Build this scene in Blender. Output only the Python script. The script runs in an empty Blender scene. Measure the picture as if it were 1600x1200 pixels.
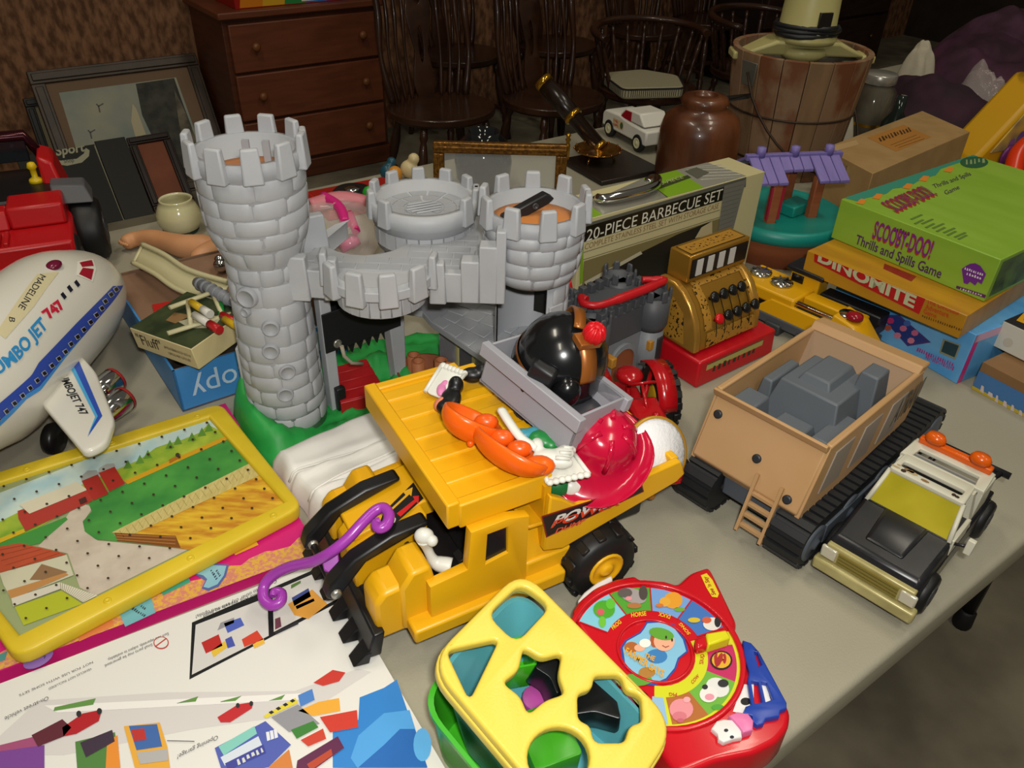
import bpy, bmesh, math, random
from mathutils import Vector, Matrix, Euler
from mathutils import noise as mnoise
random.seed(7)
PI = math.pi
sc = bpy.context.scene
col = sc.collection
TZ = 0.74            # height of the table tops above the floor
HC = 0.7014          # camera height above the table tops
FPX, CXP, CYP = 1255.0, 800.0, 600.0
# ---------------------------------------------------------------- camera
_d = Vector((740-800, 2400-600, FPX)).normalized()      # straight down, in camera axes (x right, y down, z forward)
_up = -_d
_fw = Vector((0, 0, 1)); _Y = (_fw-_up*_fw.dot(_up)).normalized(); _X = _Y.cross(_up)
RW = Matrix((_X, _Y, _up))                              # camera axes -> world axes
cam_d = bpy.data.cameras.new('camera'); cam = bpy.data.objects.new('camera', cam_d); col.objects.link(cam)
cam_d.sensor_width = 36; cam_d.lens = 36*FPX/1600; cam_d.clip_start = .01; cam_d.clip_end = 50
_c = RW.col
_m = Matrix((( _c[0][0], -_c[1][0], -_c[2][0]), (_c[0][1], -_c[1][1], -_c[2][1]), (_c[0][2], -_c[1][2], -_c[2][2])))
cam.matrix_world = Matrix.Translation((0, 0, TZ+HC)) @ _m.to_4x4()
sc.camera = cam
# ---------------------------------------------------------------- world, lights, exposure
sc.view_settings.view_transform = 'Standard'; sc.view_settings.look = 'None'
sc.view_settings.gamma = 1; sc.view_settings.use_curve_mapping = False
sc.view_settings.exposure = 0.0
w = bpy.data.worlds.new('hall'); sc.world = w; w.use_nodes = True
w.node_tree.nodes['Background'].inputs[0].default_value = (.9, .82, .66, 1)
w.node_tree.nodes['Background'].inputs[1].default_value = .10
def area(name, loc, size, power, colr, target=None, sy=None):
    l = bpy.data.lights.new(name, 'AREA'); l.energy = power; l.color = colr; l.size = size
    if sy: l.shape = 'RECTANGLE'; l.size_y = sy
    o = bpy.data.objects.new(name, l); col.objects.link(o); o.location = loc
    if target is not None:
        o.rotation_euler = (Vector(target)-Vector(loc)).to_track_quat('-Z', 'Y').to_euler()
    return o
# the camera's own flash, just beside the lens
area('camera_flash', (.035, -.02, TZ+HC+.075), .045, 7.6, (1, .985, .955), (0.02, .95, TZ+.05), .028)
# rows of hall lamps under the roof
for lx, ly in ((-1.0, 1.1), (1.3, 1.5), (-.6, -1.2), (1.6, -.6)):
    area('hall_lamp', (lx, ly, 3.9), .30, 21, (1, .92, .75), (lx, ly, 0), 1.1)
# ---------------------------------------------------------------- pixels to places
def ray(px, py):
    return RW @ Vector((px-CXP, py-CYP, FPX))
def P(px, py, z=0.0):
    """world point under a pixel of the photograph at height z above the table top"""
    r = ray(px, py); t = (z-HC)/r.z
    return Vector((r.x*t, r.y*t, TZ+z))
def PY(px, py, Y):
    """world point under a pixel on the upright plane y = Y"""
    r = ray(px, py); t = Y/r.y
    return Vector((r.x*t, Y, TZ+HC+r.z*t))
def ang(a, b): return math.atan2(b[1]-a[1], b[0]-a[0])
# ---------------------------------------------------------------- materials
def lin(c):
    if isinstance(c, str):
        c = [int(c[i:i+2], 16)/255 for i in (0, 2, 4)]
    return tuple(x/12.92 if x <= .04045 else ((x+.055)/1.055)**2.4 for x in c)+(1,)
MATS = {}
def mat(name, c='888888', rough=.42, metal=0, c2=None, ns=12, nd=3, bump=0, bs=90, coat=0, trans=0, alpha=1, stretch=None, emit=0, lo=.35, hi=.65, spec=.5, ior=1.45):
    if name in MATS: return MATS[name]
    m = bpy.data.materials.new(name); m.use_nodes = True; MATS[name] = m
    nt = m.node_tree; b = nt.nodes['Principled BSDF']; N = nt.nodes.new; L = nt.links.new
    b.inputs['Base Color'].default_value = lin(c); b.inputs['Roughness'].default_value = rough
    b.inputs['Metallic'].default_value = metal; b.inputs['IOR'].default_value = ior
    b.inputs['Specular IOR Level'].default_value = spec
    if coat: b.inputs['Coat Weight'].default_value = coat; b.inputs['Coat Roughness'].default_value = .08
    if trans: b.inputs['Transmission Weight'].default_value = trans
    if alpha < 1: b.inputs['Alpha'].default_value = alpha
    if emit: b.inputs['Emission Color'].default_value = lin(c); b.inputs['Emission Strength'].default_value = emit
    if c2 or bump:
        tc = N('ShaderNodeTexCoord'); mp = N('ShaderNodeMapping'); L(tc.outputs['Object'], mp.inputs[0])
        if stretch: mp.inputs['Scale'].default_value = stretch
    if c2:
        n = N('ShaderNodeTexNoise'); n.inputs['Scale'].default_value = ns; n.inputs['Detail'].default_value = nd
        L(mp.outputs[0], n.inputs['Vector'])
        r = N('ShaderNodeValToRGB'); r.color_ramp.elements[0].position = lo; r.color_ramp.elements[1].position = hi
        r.color_ramp.elements[0].color = lin(c); r.color_ramp.elements[1].color = lin(c2)
        L(n.outputs['Fac'], r.inputs[0]); L(r.outputs[0], b.inputs['Base Color'])
    if bump:
        n2 = N('ShaderNodeTexNoise'); n2.inputs['Scale'].default_value = bs; n2.inputs['Detail'].default_value = 4
        L(mp.outputs[0], n2.inputs['Vector'])
        bp = N('ShaderNodeBump'); bp.inputs['Strength'].default_value = bump; bp.inputs['Distance'].default_value = .002
        L(n2.outputs['Fac'], bp.inputs['Height']); L(bp.outputs[0], b.inputs['Normal'])
    return m
def ink(c, rough=.35):
    return mat('ink_'+c, c, rough)
def pl(c, rough=.38, **k):
    return mat('plastic_%s_%g' % (c, rough), c, rough, **k)
# ---------------------------------------------------------------- mesh builder
def rot3(rx=0, ry=0, rz=0): return Euler((rx, ry, rz)).to_matrix().to_4x4()
class MB:
    def __init__(s): s.v = []; s.f = []; s.mi = []; s.sm = []; s.M = Matrix()
    def at(s, loc=(0, 0, 0), rx=0, ry=0, rz=0, sc=(1, 1, 1)):
        s.M = Matrix.Translation(loc) @ rot3(rx, ry, rz) @ Matrix.Diagonal((*sc, 1)); return s
    def aim(s, loc, d, roll=0):
        q = Vector(d).to_track_quat('Z', 'Y').to_matrix().to_4x4()
        s.M = Matrix.Translation(loc) @ q @ Matrix.Rotation(roll, 4, 'Z'); return s
    def add(s, vs, fs, mi=0, sm=False):
        o = len(s.v); s.v += [s.M @ Vector(p) for p in vs]
        for f in fs: s.f.append([i+o for i in f]); s.mi.append(mi); s.sm.append(sm)
        return s
    def hexa(s, b, t, mi=0, sm=False):
        n = len(b)
        fs = [list(range(n))[::-1], list(range(n, 2*n))]+[[i, (i+1) % n, n+(i+1) % n, n+i] for i in range(n)]
        return s.add(list(b)+list(t), fs, mi, sm)
    def box(s, x0, x1, y0, y1, z0, z1, mi=0, tx=0, ty=0):
        return s.hexa([(x0, y0, z0), (x1, y0, z0), (x1, y1, z0), (x0, y1, z0)],
                      [(x0+tx, y0+ty, z1), (x1-tx, y0+ty, z1), (x1-tx, y1-ty, z1), (x0+tx, y1-ty, z1)], mi)
    def cube(s, c, d, mi=0, tx=0, ty=0):
        return s.box(c[0]-d[0]/2, c[0]+d[0]/2, c[1]-d[1]/2, c[1]+d[1]/2, c[2]-d[2]/2, c[2]+d[2]/2, mi, tx, ty)
    def prism(s, poly, z0, z1, mi=0, top=None, sm=False):
        return s.hexa([(x, y, z0) for x, y in poly], [(x, y, z1) for x, y in (top or poly)], mi, sm)
    def prism_y(s, poly, y0, y1, mi=0):          # poly in (x, z), pushed along y
        return s.hexa([(x, y1, z) for x, z in poly], [(x, y0, z) for x, z in poly], mi)
    def lathe(s, prof, n=24, mi=0, sm=True, a0=0.0, a1=2*PI, close=True):
        full = abs(a1-a0-2*PI) < 1e-6; k = n if full else n+1
        vs = []; fs = []
        for i in range(k):
            a = a0+(a1-a0)*i/n
            for r, z in prof: vs.append((r*math.cos(a), r*math.sin(a), z))
        m = len(prof)
        for i in range(n):
            j = (i+1) % k
            for q in range(m-1): fs.append([i*m+q, j*m+q, j*m+q+1, i*m+q+1])
        s.add(vs, fs, mi, sm)
        if close and full:
            if prof[0][0] > 1e-6: s.add([(prof[0][0]*math.cos(2*PI*i/n), prof[0][0]*math.sin(2*PI*i/n), prof[0][1]) for i in range(n)], [list(range(n))[::-1]], mi)
            if prof[-1][0] > 1e-6: s.add([(prof[-1][0]*math.cos(2*PI*i/n), prof[-1][0]*math.sin(2*PI*i/n), prof[-1][1]) for i in range(n)], [list(range(n))], mi)
        return s
    def tube(s, pts, r, n=8, mi=0, closed=False, flat=1.0):
        pts = [Vector(p) for p in pts]; k = len(pts); R = r if isinstance(r, (list, tuple)) else [r]*k
        ups = None; vs = []; fs = []
        for i, p in enumerate(pts):
            a = pts[i-1] if (i or closed) else p; b = pts[(i+1) % k] if (i < k-1 or closed) else p
            t = (b-a).normalized()
            if ups is None: ups = t.orthogonal().normalized() if abs(t.z) > .9 else Vector((0, 0, 1))
            x = t.cross(ups)
            x = x.normalized() if x.length > 1e-6 else t.orthogonal().normalized()
            ups = x.cross(t).normalized()
            for j in range(n):
                c = 2*PI*j/n; vs.append(p+x*math.cos(c)*R[i]+ups*math.sin(c)*R[i]*flat)
        for i in range(k if closed else k-1):
            for j in range(n):
                a, b = i*n+j, i*n+(j+1) % n; c, d = ((i+1) % k)*n+(j+1) % n, ((i+1) % k)*n+j
                fs.append([a, b, c, d])
        s.add(vs, fs, mi, True)
        if not closed:
            s.add(vs[:n], [list(range(n))[::-1]], mi); s.add(vs[-n:], [list(range(n))], mi)
        return s
    def ball(s, c, r, n=14, m=9, mi=0):
        r = r if isinstance(r, (list, tuple)) else (r, r, r)
        vs = [(c[0], c[1], c[2]-r[2])]; fs = []
        for i in range(1, m):
            p = -PI/2+PI*i/m
            for j in range(n):
                a = 2*PI*j/n; vs.append((c[0]+r[0]*math.cos(p)*math.cos(a), c[1]+r[1]*math.cos(p)*math.sin(a), c[2]+r[2]*math.sin(p)))
        vs.append((c[0], c[1], c[2]+r[2])); t = len(vs)-1
        for j in range(n):
            k = (j+1) % n; fs.append([0, 1+k, 1+j]); fs.append([t, t-n+j, t-n+k])
            for i in range(m-2): fs.append([1+i*n+j, 1+i*n+k, 1+(i+1)*n+k, 1+(i+1)*n+j])
        return s.add(vs, fs, mi, True)
    def grid(s, fn, nu, nv, mi=0, sm=True, wrap=False):
        vs = [fn(i/nu, j/nv) for i in range(nu+1) for j in range(nv+1)]
        fs = [[i*(nv+1)+j, (i+1)*(nv+1)+j, (i+1)*(nv+1)+j+1, i*(nv+1)+j+1] for i in range(nu) for j in range(nv)]
        return s.add(vs, fs, mi, sm)
    def go(s, name, mats, parent=None, bevel=0, seg=2, sub=0, solid=0, fix=True, auto=None):
        me = bpy.data.meshes.new(name); me.from_pydata([tuple(v) for v in s.v], [], s.f)
        if not isinstance(mats, (list, tuple)): mats = [mats]
        for m in mats: me.materials.append(m)
        me.polygons.foreach_set('material_index', s.mi); me.polygons.foreach_set('use_smooth', s.sm)
        if fix:
            bm = bmesh.new(); bm.from_mesh(me); bmesh.ops.remove_doubles(bm, verts=bm.verts, dist=1e-6)
            bmesh.ops.recalc_face_normals(bm, faces=bm.faces); bm.to_mesh(me); bm.free()
        me.update()
        o = bpy.data.objects.new(name, me); col.objects.link(o)
        if parent is not None: o.parent = parent
        if solid:
            md = o.modifiers.new('solid', 'SOLIDIFY'); md.thickness = solid; md.offset = 0
        if bevel:
            md = o.modifiers.new('bevel', 'BEVEL'); md.width = bevel; md.segments = seg; md.limit_method = 'ANGLE'; md.angle_limit = .6
            md.harden_normals = False
            for p in me.polygons: p.use_smooth = True
            try: me.set_sharp_from_angle(angle=.7)
            except Exception: pass
        if sub:
            md = o.modifiers.new('sub', 'SUBSURF'); md.levels = sub; md.render_levels = sub
            for p in me.polygons: p.use_smooth = True
        return o
MWD = {}
def thing(name, label, cat, loc, rz=0.0, group=None, rot=None):
    o = bpy.data.objects.new(name, None); col.objects.link(o); o.empty_display_size = .02
    o.location = loc; o.rotation_euler = rot or (0, 0, rz)
    o['label'] = label; o['category'] = cat
    if group: o['group'] = group
    o['_'] = 0; del o['_']
    MWD[o.name] = Matrix.Translation(loc) @ Euler(rot or (0, 0, rz)).to_matrix().to_4x4()
    return o
def tag(o, label, cat, group=None):
    o['label'] = label; o['category'] = cat
    if group: o['group'] = group
    return o
def struct(o): o['kind'] = 'structure'; return o
def place(o, loc, rz=0.0, rot=None):
    o.location = loc; o.rotation_euler = rot or (0, 0, rz)
    MWD[o.name] = Matrix.Translation(loc) @ Euler(rot or (0, 0, rz)).to_matrix().to_4x4(); return o
def LP(root, px, py, z=0.0):
    """pixel at height z above the table -> root-local point"""
    return MWD[root.name].inverted() @ P(px, py, z)
def copy_tree(o, parent=None):
    c = o.copy(); col.objects.link(c); c.parent = parent
    for ch in list(o.children): copy_tree(ch, c)
    return c
# ---------------------------------------------------------------- flat print: polygons and letters lying on a face
_tcache = {}
def text_geo(s, bold=0.0):
    k = (s, bold)
    if k not in _tcache:
        cu = bpy.data.curves.new('t', 'FONT'); cu.body = s; cu.size = 1; cu.resolution_u = 3; cu.offset = bold; cu.fill_mode = 'FRONT'
        ob = bpy.data.objects.new('t', cu); me = bpy.data.meshes.new_from_object(ob)
        vs = [tuple(v.co) for v in me.vertices]; fs = [list(p.vertices) for p in me.polygons]
        bpy.data.objects.remove(ob); bpy.data.curves.remove(cu); bpy.data.meshes.remove(me)
        if not vs: vs = [(0, 0, 0)]
        xs = [v[0] for v in vs]; ys = [v[1] for v in vs]
        _tcache[k] = (vs, fs, min(xs), max(xs), min(ys), max(ys))
    return _tcache[k]
LIFT = .00035
class Print:
    """root-local face: origin o, in-plane unit vectors u and v"""
    def __init__(s, root, o, u, v, fn=None, W=None, H=None):
        s.W = W; s.H = H; s.root = root; s.o = Vector(o); s.u = Vector(u).normalized(); s.v = Vector(v).normalized(); s.n = s.u.cross(s.v)
        s.mb = MB(); s.mats = []; s.fn = fn
    def px(s, x, y):
        Mi = MWD[s.root.name].inverted()
        o = Mi @ Vector((0, 0, TZ+HC)); d = Mi.to_3x3() @ ray(x, y)
        t = (s.o-o).dot(s.n)/d.dot(s.n); q = o+d*t-s.o
        return (q.dot(s.u), q.dot(s.v))
    def p3(s, a, b, layer):
        if s.fn: return s.fn(a, b, layer*LIFT)
        if s.W: a = min(max(a, .0004), s.W-.0004); b = min(max(b, .0004), s.H-.0004)
        return s.o+s.u*a+s.v*b+s.n*(layer*LIFT)
    def m(s, c):
        m = ink(c) if isinstance(c, str) else c
        if m not in s.mats: s.mats.append(m)
        return s.mats.index(m)
    def poly(s, pts, c, layer=1, px=True):
        q = [s.px(*p) for p in pts] if px else pts
        s.mb.add([s.p3(a, b, layer) for a, b in q], [list(range(len(q)))], s.m(c)); return s
    def quad(s, x0, y0, x1, y1, c, layer=1):       # in face metres
        return s.poly([(x0, y0), (x1, y0), (x1, y1), (x0, y1)], c, layer, False)
    def ell(s, cx, cy, rx, ry, c, layer=1, px=True, n=18, a=0):
        pts = [(cx+rx*math.cos(t)*math.cos(a)-ry*math.sin(t)*math.sin(a), cy+rx*math.cos(t)*math.sin(a)+ry*math.sin(t)*math.cos(a)) for t in [2*PI*i/n for i in range(n)]]
        return s.poly(pts, c, layer, px)
    def line(s, pts, wd, c, layer=1, px=True):     # wd in metres
        q = [Vector(s.px(*p)) if px else Vector(p) for p in pts]
        for a, b in zip(q, q[1:]):
            d = (b-a); 
            if d.length < 1e-9: continue
            d.normalize(); n = Vector((-d.y, d.x))*wd/2; e = d*wd*.3
            s.poly([a-n-e, b-n+e, b+n+e, a+n-e], c, layer, False)
        return s
    def text(s, t, p0, p1, p2, c, layer=2, px=True, bold=0.0, base=True):
        """p0 baseline start, p1 baseline end, p2 above the start"""
        a, b, d = [Vector(s.px(*p)) if px else Vector(p) for p in (p0, p1, p2)]
        vs, fs, x0, x1, y0, y1 = text_geo(t, bold)
        if base: y0, y1 = 0, max(y1, .3)
        X = b-a; Yv = d-a
        s.mb.add([s.p3(*(a+X*((v[0]-x0)/(x1-x0))+Yv*((v[1]-y0)/(y1-y0))), layer) for v in vs], fs, s.m(c)); return s
    def marks(s, p0, p1, p2, n, c, layer=2, px=True):
        """a line of small dark marks where print is too fine to read"""
        a, b, d = [Vector(s.px(*p)) if px else Vector(p) for p in (p0, p1, p2)]
        X = b-a; Yv = d-a; rn = random.Random(n*7+len(s.mb.v))
        for i in range(n):
            u0 = (i+.12)/n; u1 = (i+.5+.38*rn.random())/n; v0 = .25*rn.random()*(rn.random() < .4); v1 = .72+.28*rn.random()
            s.poly([a+X*u0+Yv*v0, a+X*u1+Yv*v0, a+X*(u1-.1/n)+Yv*v1, a+X*(u0+.08/n)+Yv*v1], c, layer, False)
        return s
    def go(s, name='print', parent=None, sub=0):
        if not s.mb.v: return None
        o = s.mb.go(name, s.mats, parent or s.root, fix=False)
        if sub:
            bm = bmesh.new(); bm.from_mesh(o.data); bmesh.ops.triangulate(bm, faces=bm.faces)
            bm.to_mesh(o.data); bm.free()
        return o
def plate(name, outlines, z0, z1, material, parent, bevel=0.0, res=2, M=None):
    """flat plate from closed 2-D outlines (holes are inner outlines)"""
    cu = bpy.data.curves.new(name, 'CURVE'); cu.dimensions = '2D'; cu.fill_mode = 'BOTH'
    cu.extrude = max((z1-z0)/2-bevel, 1e-5); cu.bevel_depth = bevel; cu.bevel_resolution = res
    if bevel: cu.offset = -bevel
    for pts in outlines:
        sp = cu.splines.new('POLY'); sp.points.add(len(pts)-1); sp.use_cyclic_u = True
        for p, q in zip(sp.points, pts): p.co = (q[0], q[1], 0, 1)
    ob = bpy.data.objects.new(name, cu); me = bpy.data.meshes.new_from_object(ob); bpy.data.objects.remove(ob); bpy.data.curves.remove(cu)
    T = Matrix.Translation((0, 0, (z0+z1)/2)); me.transform((M or Matrix()) @ T); me.name = name
    bm = bmesh.new(); bm.from_mesh(me); bmesh.ops.remove_doubles(bm, verts=bm.verts, dist=1e-6); bm.to_mesh(me); bm.free()
    me.materials.clear(); me.materials.append(material)
    for p in me.polygons: p.use_smooth = True
    try: me.set_sharp_from_angle(angle=.6)
    except Exception: pass
    o = bpy.data.objects.new(name, me); col.objects.link(o)
    if parent is not None: o.parent = parent
    return o
def rrect(x0, y0, x1, y1, r, n=5):
    out = []
    for cx, cy, a in ((x1-r, y1-r, 0), (x0+r, y1-r, PI/2), (x0+r, y0+r, PI), (x1-r, y0+r, 1.5*PI)):
        for i in range(n+1):
            t = a+PI/2*i/n; out.append((cx+r*math.cos(t), cy+r*math.sin(t)))
    return out
def circ(cx, cy, r, n=32, a0=0, a1=2*PI):
    full = abs(a1-a0-2*PI) < 1e-6
    return [(cx+r*math.cos(a0+(a1-a0)*i/(n if full else n-1)), cy+r*math.sin(a0+(a1-a0)*i/(n if full else n-1))) for i in range(n)]
def round_poly(pts, r, n=4):
    out = []; k = len(pts)
    for i in range(k):
        p, a, b = Vector(pts[i]), Vector(pts[i-1]), Vector(pts[(i+1) % k])
        d1, d2 = (a-p), (b-p); q = min(r, d1.length*.45, d2.length*.45)
        s, e = p+d1.normalized()*q, p+d2.normalized()*q
        for j in range(n+1):
            t = j/n; out.append(tuple(s*(1-t)**2+p*2*t*(1-t)+e*t*t))
    return out
def spline(pts, n=6):
    """Catmull-Rom through points"""
    pts = [Vector(p) for p in pts]; out = []
    for i in range(len(pts)-1):
        p0, p1, p2, p3 = pts[max(i-1, 0)], pts[i], pts[i+1], pts[min(i+2, len(pts)-1)]
        for j in range(n):
            t = j/n; out.append(.5*((2*p1)+(p2-p0)*t+(2*p0-5*p1+4*p2-p3)*t*t+(3*p1-p0-3*p2+p3)*t**3))
    return out+[pts[-1]]
# ================================================================ the hall
TA = math.radians(36.95)
def tf(s, t, z=0.0):
    return Vector((s*math.cos(TA)-t*math.sin(TA), s*math.sin(TA)+t*math.cos(TA), TZ+z))
# floor
m_floor = mat('concrete', '5f584a', .78, c2='8d8570', ns=3.2, nd=8, bump=.25, bs=45, lo=.36, hi=.66)
struct(MB().box(-5, 7.5, -3, 9, -.05, 0).go('floor', m_floor))
# oriented-strand-board back wall, parallel to the tables
m_osb = mat('osb', '5c3c26', .8, c2='94694a', ns=34, nd=6, bump=.3, bs=60, stretch=(1, 1, .45), lo=.38, hi=.62)
wl = struct(MB().box(-3.2, 7.4, 0, .08, 0, 3.4).go('wall_back', m_osb)); place(wl, tf(0, 4.12, -TZ), TA)
ws = struct(MB().box(-.08, 0, -7.5, 0, 0, 3.4).go('wall_right', mat('dark_panel', '2a2019', .8, c2='3a2d22', ns=8))); place(ws, tf(7.4, 4.12, -TZ), TA)
# ---------------------------------------------------------------- folding tables
m_tab = mat('table_plastic', '918c7a', .55, c2='a09b88', ns=2.4, nd=6, bump=.18, bs=420, lo=.3, hi=.7)
m_leg = mat('leg_steel', '2a2b2c', .45, metal=.6)
def folding_table(s0, s1, t0, t1, label):
    r = thing('folding_table', label, 'table', tf((s0+s1)/2, (t0+t1)/2, -TZ), TA, 'grey folding tables pushed together')
    a, b = (s1-s0)/2, (t1-t0)/2
    o = plate('tabletop', [rrect(-a, -b, a, b, .03)], TZ-.045, TZ, m_tab, r, bevel=.008, res=3)
    rim = MB()
    for y in (-b+.022, b-.022): rim.box(-a+.05, a-.05, y-.006, y+.006, TZ-.075, TZ-.044)
    rim.go('under_rail', m_leg, r)
    for sx in (-1, 1):
        for sy in (-1, 1):
            x = sx*(a-.27); y = sy*(b-.15)
            MB().tube([(x, y, TZ-.05), (x, y, .03)], .014, 10).go('leg', m_leg, r)
            f = MB().at((x, y, 0)); f.lathe([(.019, 0), (.021, .01), (.019, .045), (.0145, .05)], 12); f.go('foot', mat('foot_rubber', '141414', .6), r)
        MB().tube([(sx*(a-.27), -b+.15, .3), (sx*(a-.27), b-.15, .3)], .011, 8).go('leg_brace', m_leg, r)
        MB().tube([(sx*(a-.27), 0, TZ-.06), (sx*(a-.27)*.45, 0, TZ-.055)], .009, 8).go('folding_strut', m_leg, r)
    return r
folding_table(-.64, 1.80, .184, .942, 'grey plastic folding table under the yellow dump truck and the farm peg board')
folding_table(-.64, 1.80, .946, 1.704, 'grey plastic folding table under the gold picture frame and the cream bowl')
folding_table(1.804, 4.24, .184, .942, 'grey plastic folding table beyond the stacked game boxes')
folding_table(1.804, 4.24, .946, 1.704, 'grey plastic folding table under the wooden bucket and the purple fabric')
# ---------------------------------------------------------------- chest of drawers
m_ch = mat('chest_wood', '643420', .45, c2='743e26', ns=5, nd=5, stretch=(1, 1, 7), bump=.05, bs=30)
m_chd = mat('chest_wood_dark', '4a2413', .45, c2='5a2f1a', ns=5, nd=5, stretch=(1, 1, 7))
chest = thing('chest_of_drawers', 'reddish brown wooden chest of drawers with round knobs', 'chest', tf(1.53, 3.64, -TZ), TA)
W2, CH = .375, .765
b = MB(); b.box(-W2, W2, .012, .44, .07, CH-.03)
b.go('body', m_chd, chest, bevel=.003)
MB().box(-W2-.02, W2+.02, -.018, .455, CH-.03, CH).go('top', m_ch, chest, bevel=.006)
b = MB(); b.box(-W2-.012, W2+.012, -.004, .44, 0, .085); b.go('plinth', m_chd, chest, bevel=.006)
dz = (CH-.045-.095)/3
for i in range(3):
    z0 = .095+i*dz
    d = MB().box(-W2+.02, W2-.02, -.008, .02, z0+.006, z0+dz-.006).go('drawer', m_ch, chest, bevel=.005)
    for sx in (-1, 1):
        k = MB().at((sx*.255, -.008, z0+dz*.53), rx=PI/2); k.lathe([(.008, 0), (.008, .012), (.017, .02), (.019, .028), (.012, .036), (0, .038)], 16)
        k.go('knob', mat('knob_wood', '7a4a26', .35), d)
# the boxed toy on top of the chest
tb = thing('toy_box', 'red cardboard box with a rainbow side on top of the chest', 'box', tf(1.47, 3.80, CH-TZ), TA)
MB().box(-.24, .30, -.13, .12, 0, .16).go('carton', mat('red_card', 'a01a12', .4), tb, bevel=.002)
pr = Print(tb, (-.24, -.13, 0), (1, 0, 0), (0, 0, 1))
for i, c in enumerate(('d8801c', 'd9a828', '2f8a48', '2a6ec0', '3a4a9a')):
    pr.poly([(.02+i*.1, .004), (.12+i*.1, .004), (.15+i*.1, .155), (.05+i*.1, .155)], c, 1, False)
pr.quad(.30, .01, .38, .045, 'e6e2d8', 2)
pr.go('rainbow_print')
# ---------------------------------------------------------------- dark chairs along the wall
m_cw = mat('chair_wood', '2e1a10', .28, c2='3d2416', ns=9, nd=4, coat=.2)
def turned(mb, p0, p1, r, n=10):
    p0, p1 = Vector(p0), Vector(p1); L = (p1-p0).length
    mb.aim(p0, p1-p0)
    prof = [(.7, 0), (.75, .1), (1.0, .25), (.62, .32), (1.05, .38), (.62, .44), (1.0, .55), (1.08, .68), (.8, .8), (.6, .84), (.9, .88), (.7, 1)]
    mb.lathe([(r*a, L*z) for a, z in prof], n); mb.at()
def seat_pts(rx, ry, n=28): return [(rx*math.cos(2*PI*i/n), ry*math.sin(2*PI*i/n)*(1 if math.sin(2*PI*i/n) > 0 else .96)) for i in range(n)]
def base_chair(r):
    s = MB(); pts = seat_pts(.235, .225)
    s.prism(pts, .415, .445, top=[(x*1.0, y) for x, y in pts]); s.prism([(x*.93, y*.93) for x, y in pts], .405, .416)
    s.go('seat', m_cw, r, bevel=.008)
    for sx in (-1, 1):
        for sy in (-1, 1):
            l = MB(); turned(l, (sx*.20, sy*.19, 0), (sx*.14, sy*.13, .41), .02); l.go('leg', m_cw, r)
        l = MB(); turned(l, (sx*.175, -.165, .16), (sx*.175, .165, .16), .013); l.go('stretcher', m_cw, r)
    l = MB(); turned(l, (-.18, 0, .16), (.18, 0, .16), .013); l.go('stretcher', m_cw, r)
def cp(px, py):
    q = P(px, py, -.295); return Vector((q.x, q.y, 0))
def high_back_chair(label, loc, rz):
    r = thing('spindle_back_chair', label, 'chair', loc, rz, 'dark wooden chairs along the wall'); base_chair(r)
    for i, x in enumerate((-.20, -.16, -.12, -.08, .08, .12, .16, .20)):
        big = abs(x) > .19; m = MB()
        p = [(x*.86, .17-abs(x)*.25, .44), (x*1.02, .20-abs(x)*.25, .62), (x*.98, .235-abs(x)*.25, .82), (x*1.12, .28-abs(x)*.25, 1.02)]
        m.tube(spline(p, 5), [(.014 if big else .008)*(1+.25*math.sin(k*.9)) for k in range(16)], 8)
        m.go('back_post' if big else 'spindle', m_cw, r)
    # pierced fiddle splat
    zs = [.44, .50, .56, .63, .70, .78, .86, .94, 1.02]; ws_ = [.036, .05, .042, .03, .045, .058, .046, .036, .05]
    lo = [(-w, z) for w, z in zip(ws_, zs)]; out = lo+[(-x, z) for x, z in reversed(lo)]
    hole1 = [(.012*math.cos(t), .655+.075*math.sin(t)) for t in [2*PI*i/12 for i in range(12)]]
    hole2 = [(.018*math.cos(t), .86+.05*math.sin(t)) for t in [2*PI*i/12 for i in range(12)]]
    M = Matrix.Translation((0, .165, 0)) @ Matrix(((1, 0, 0, 0), (0, .985, .17, 0), (0, .17*0+.0, 1, 0), (0, 0, 0, 1)))
    M = Matrix.Translation((0, .165, .44)) @ rot3(PI/2-.18, 0, 0) @ Matrix.Translation((0, -.44, 0))
    plate('back_splat', [out, hole1, hole2], -.006, .006, m_cw, r, bevel=.002, res=1, M=M)
    c = MB(); n = 10
    c.tube([(.25*(i/n*2-1), .285-.05*(i/n*2-1)**2-.0, 1.03+.02*math.cos((i/n*2-1)*3)) for i in range(n+1)], .022, 8, flat=1.6); c.go('crest_rail', m_cw, r)
    return r
high_back_chair('dark wooden spindle-back chair beside the chest of drawers', cp(690, 165), TA-.12)
high_back_chair('dark wooden spindle-back chair between the bare chair by the chest and the cushioned chair', cp(866, 150), TA-.05)
high_back_chair('dark wooden spindle-back chair standing behind the cushioned captain chair', tf(3.02, 3.70, -TZ), TA+.1)
def captain_chair(label, loc, rz):
    r = thing('captain_chair', label, 'chair', loc, rz, 'dark wooden chairs along the wall'); base_chair(r)
    arc = [(.27*math.cos(a), .02+.235*math.sin(a), .675+.02*math.sin(a)) for a in [-.25+(PI+.5)*i/22 for i in range(23)]]
    MB().tube(arc, .021, 8, flat=.75).go('arm_rail', m_cw, r)
    for i in range(11):
        a = -.1+(PI+.2)*i/10; m = MB()
        turned(m, (.205*math.cos(a), .01+.195*math.sin(a), .44), (.265*math.cos(a), .02+.23*math.sin(a), .67), .012, 8); m.go('spindle', m_cw, r)
    return r
high_back_chair('dark wooden spindle-back chair against the wall behind the chair by the chest', tf(2.42, 3.78, -TZ), TA+.06)
high_back_chair('dark wooden spindle-back chair against the wall nearest the dark dresser', tf(4.35, 3.80, -TZ), TA)
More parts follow.
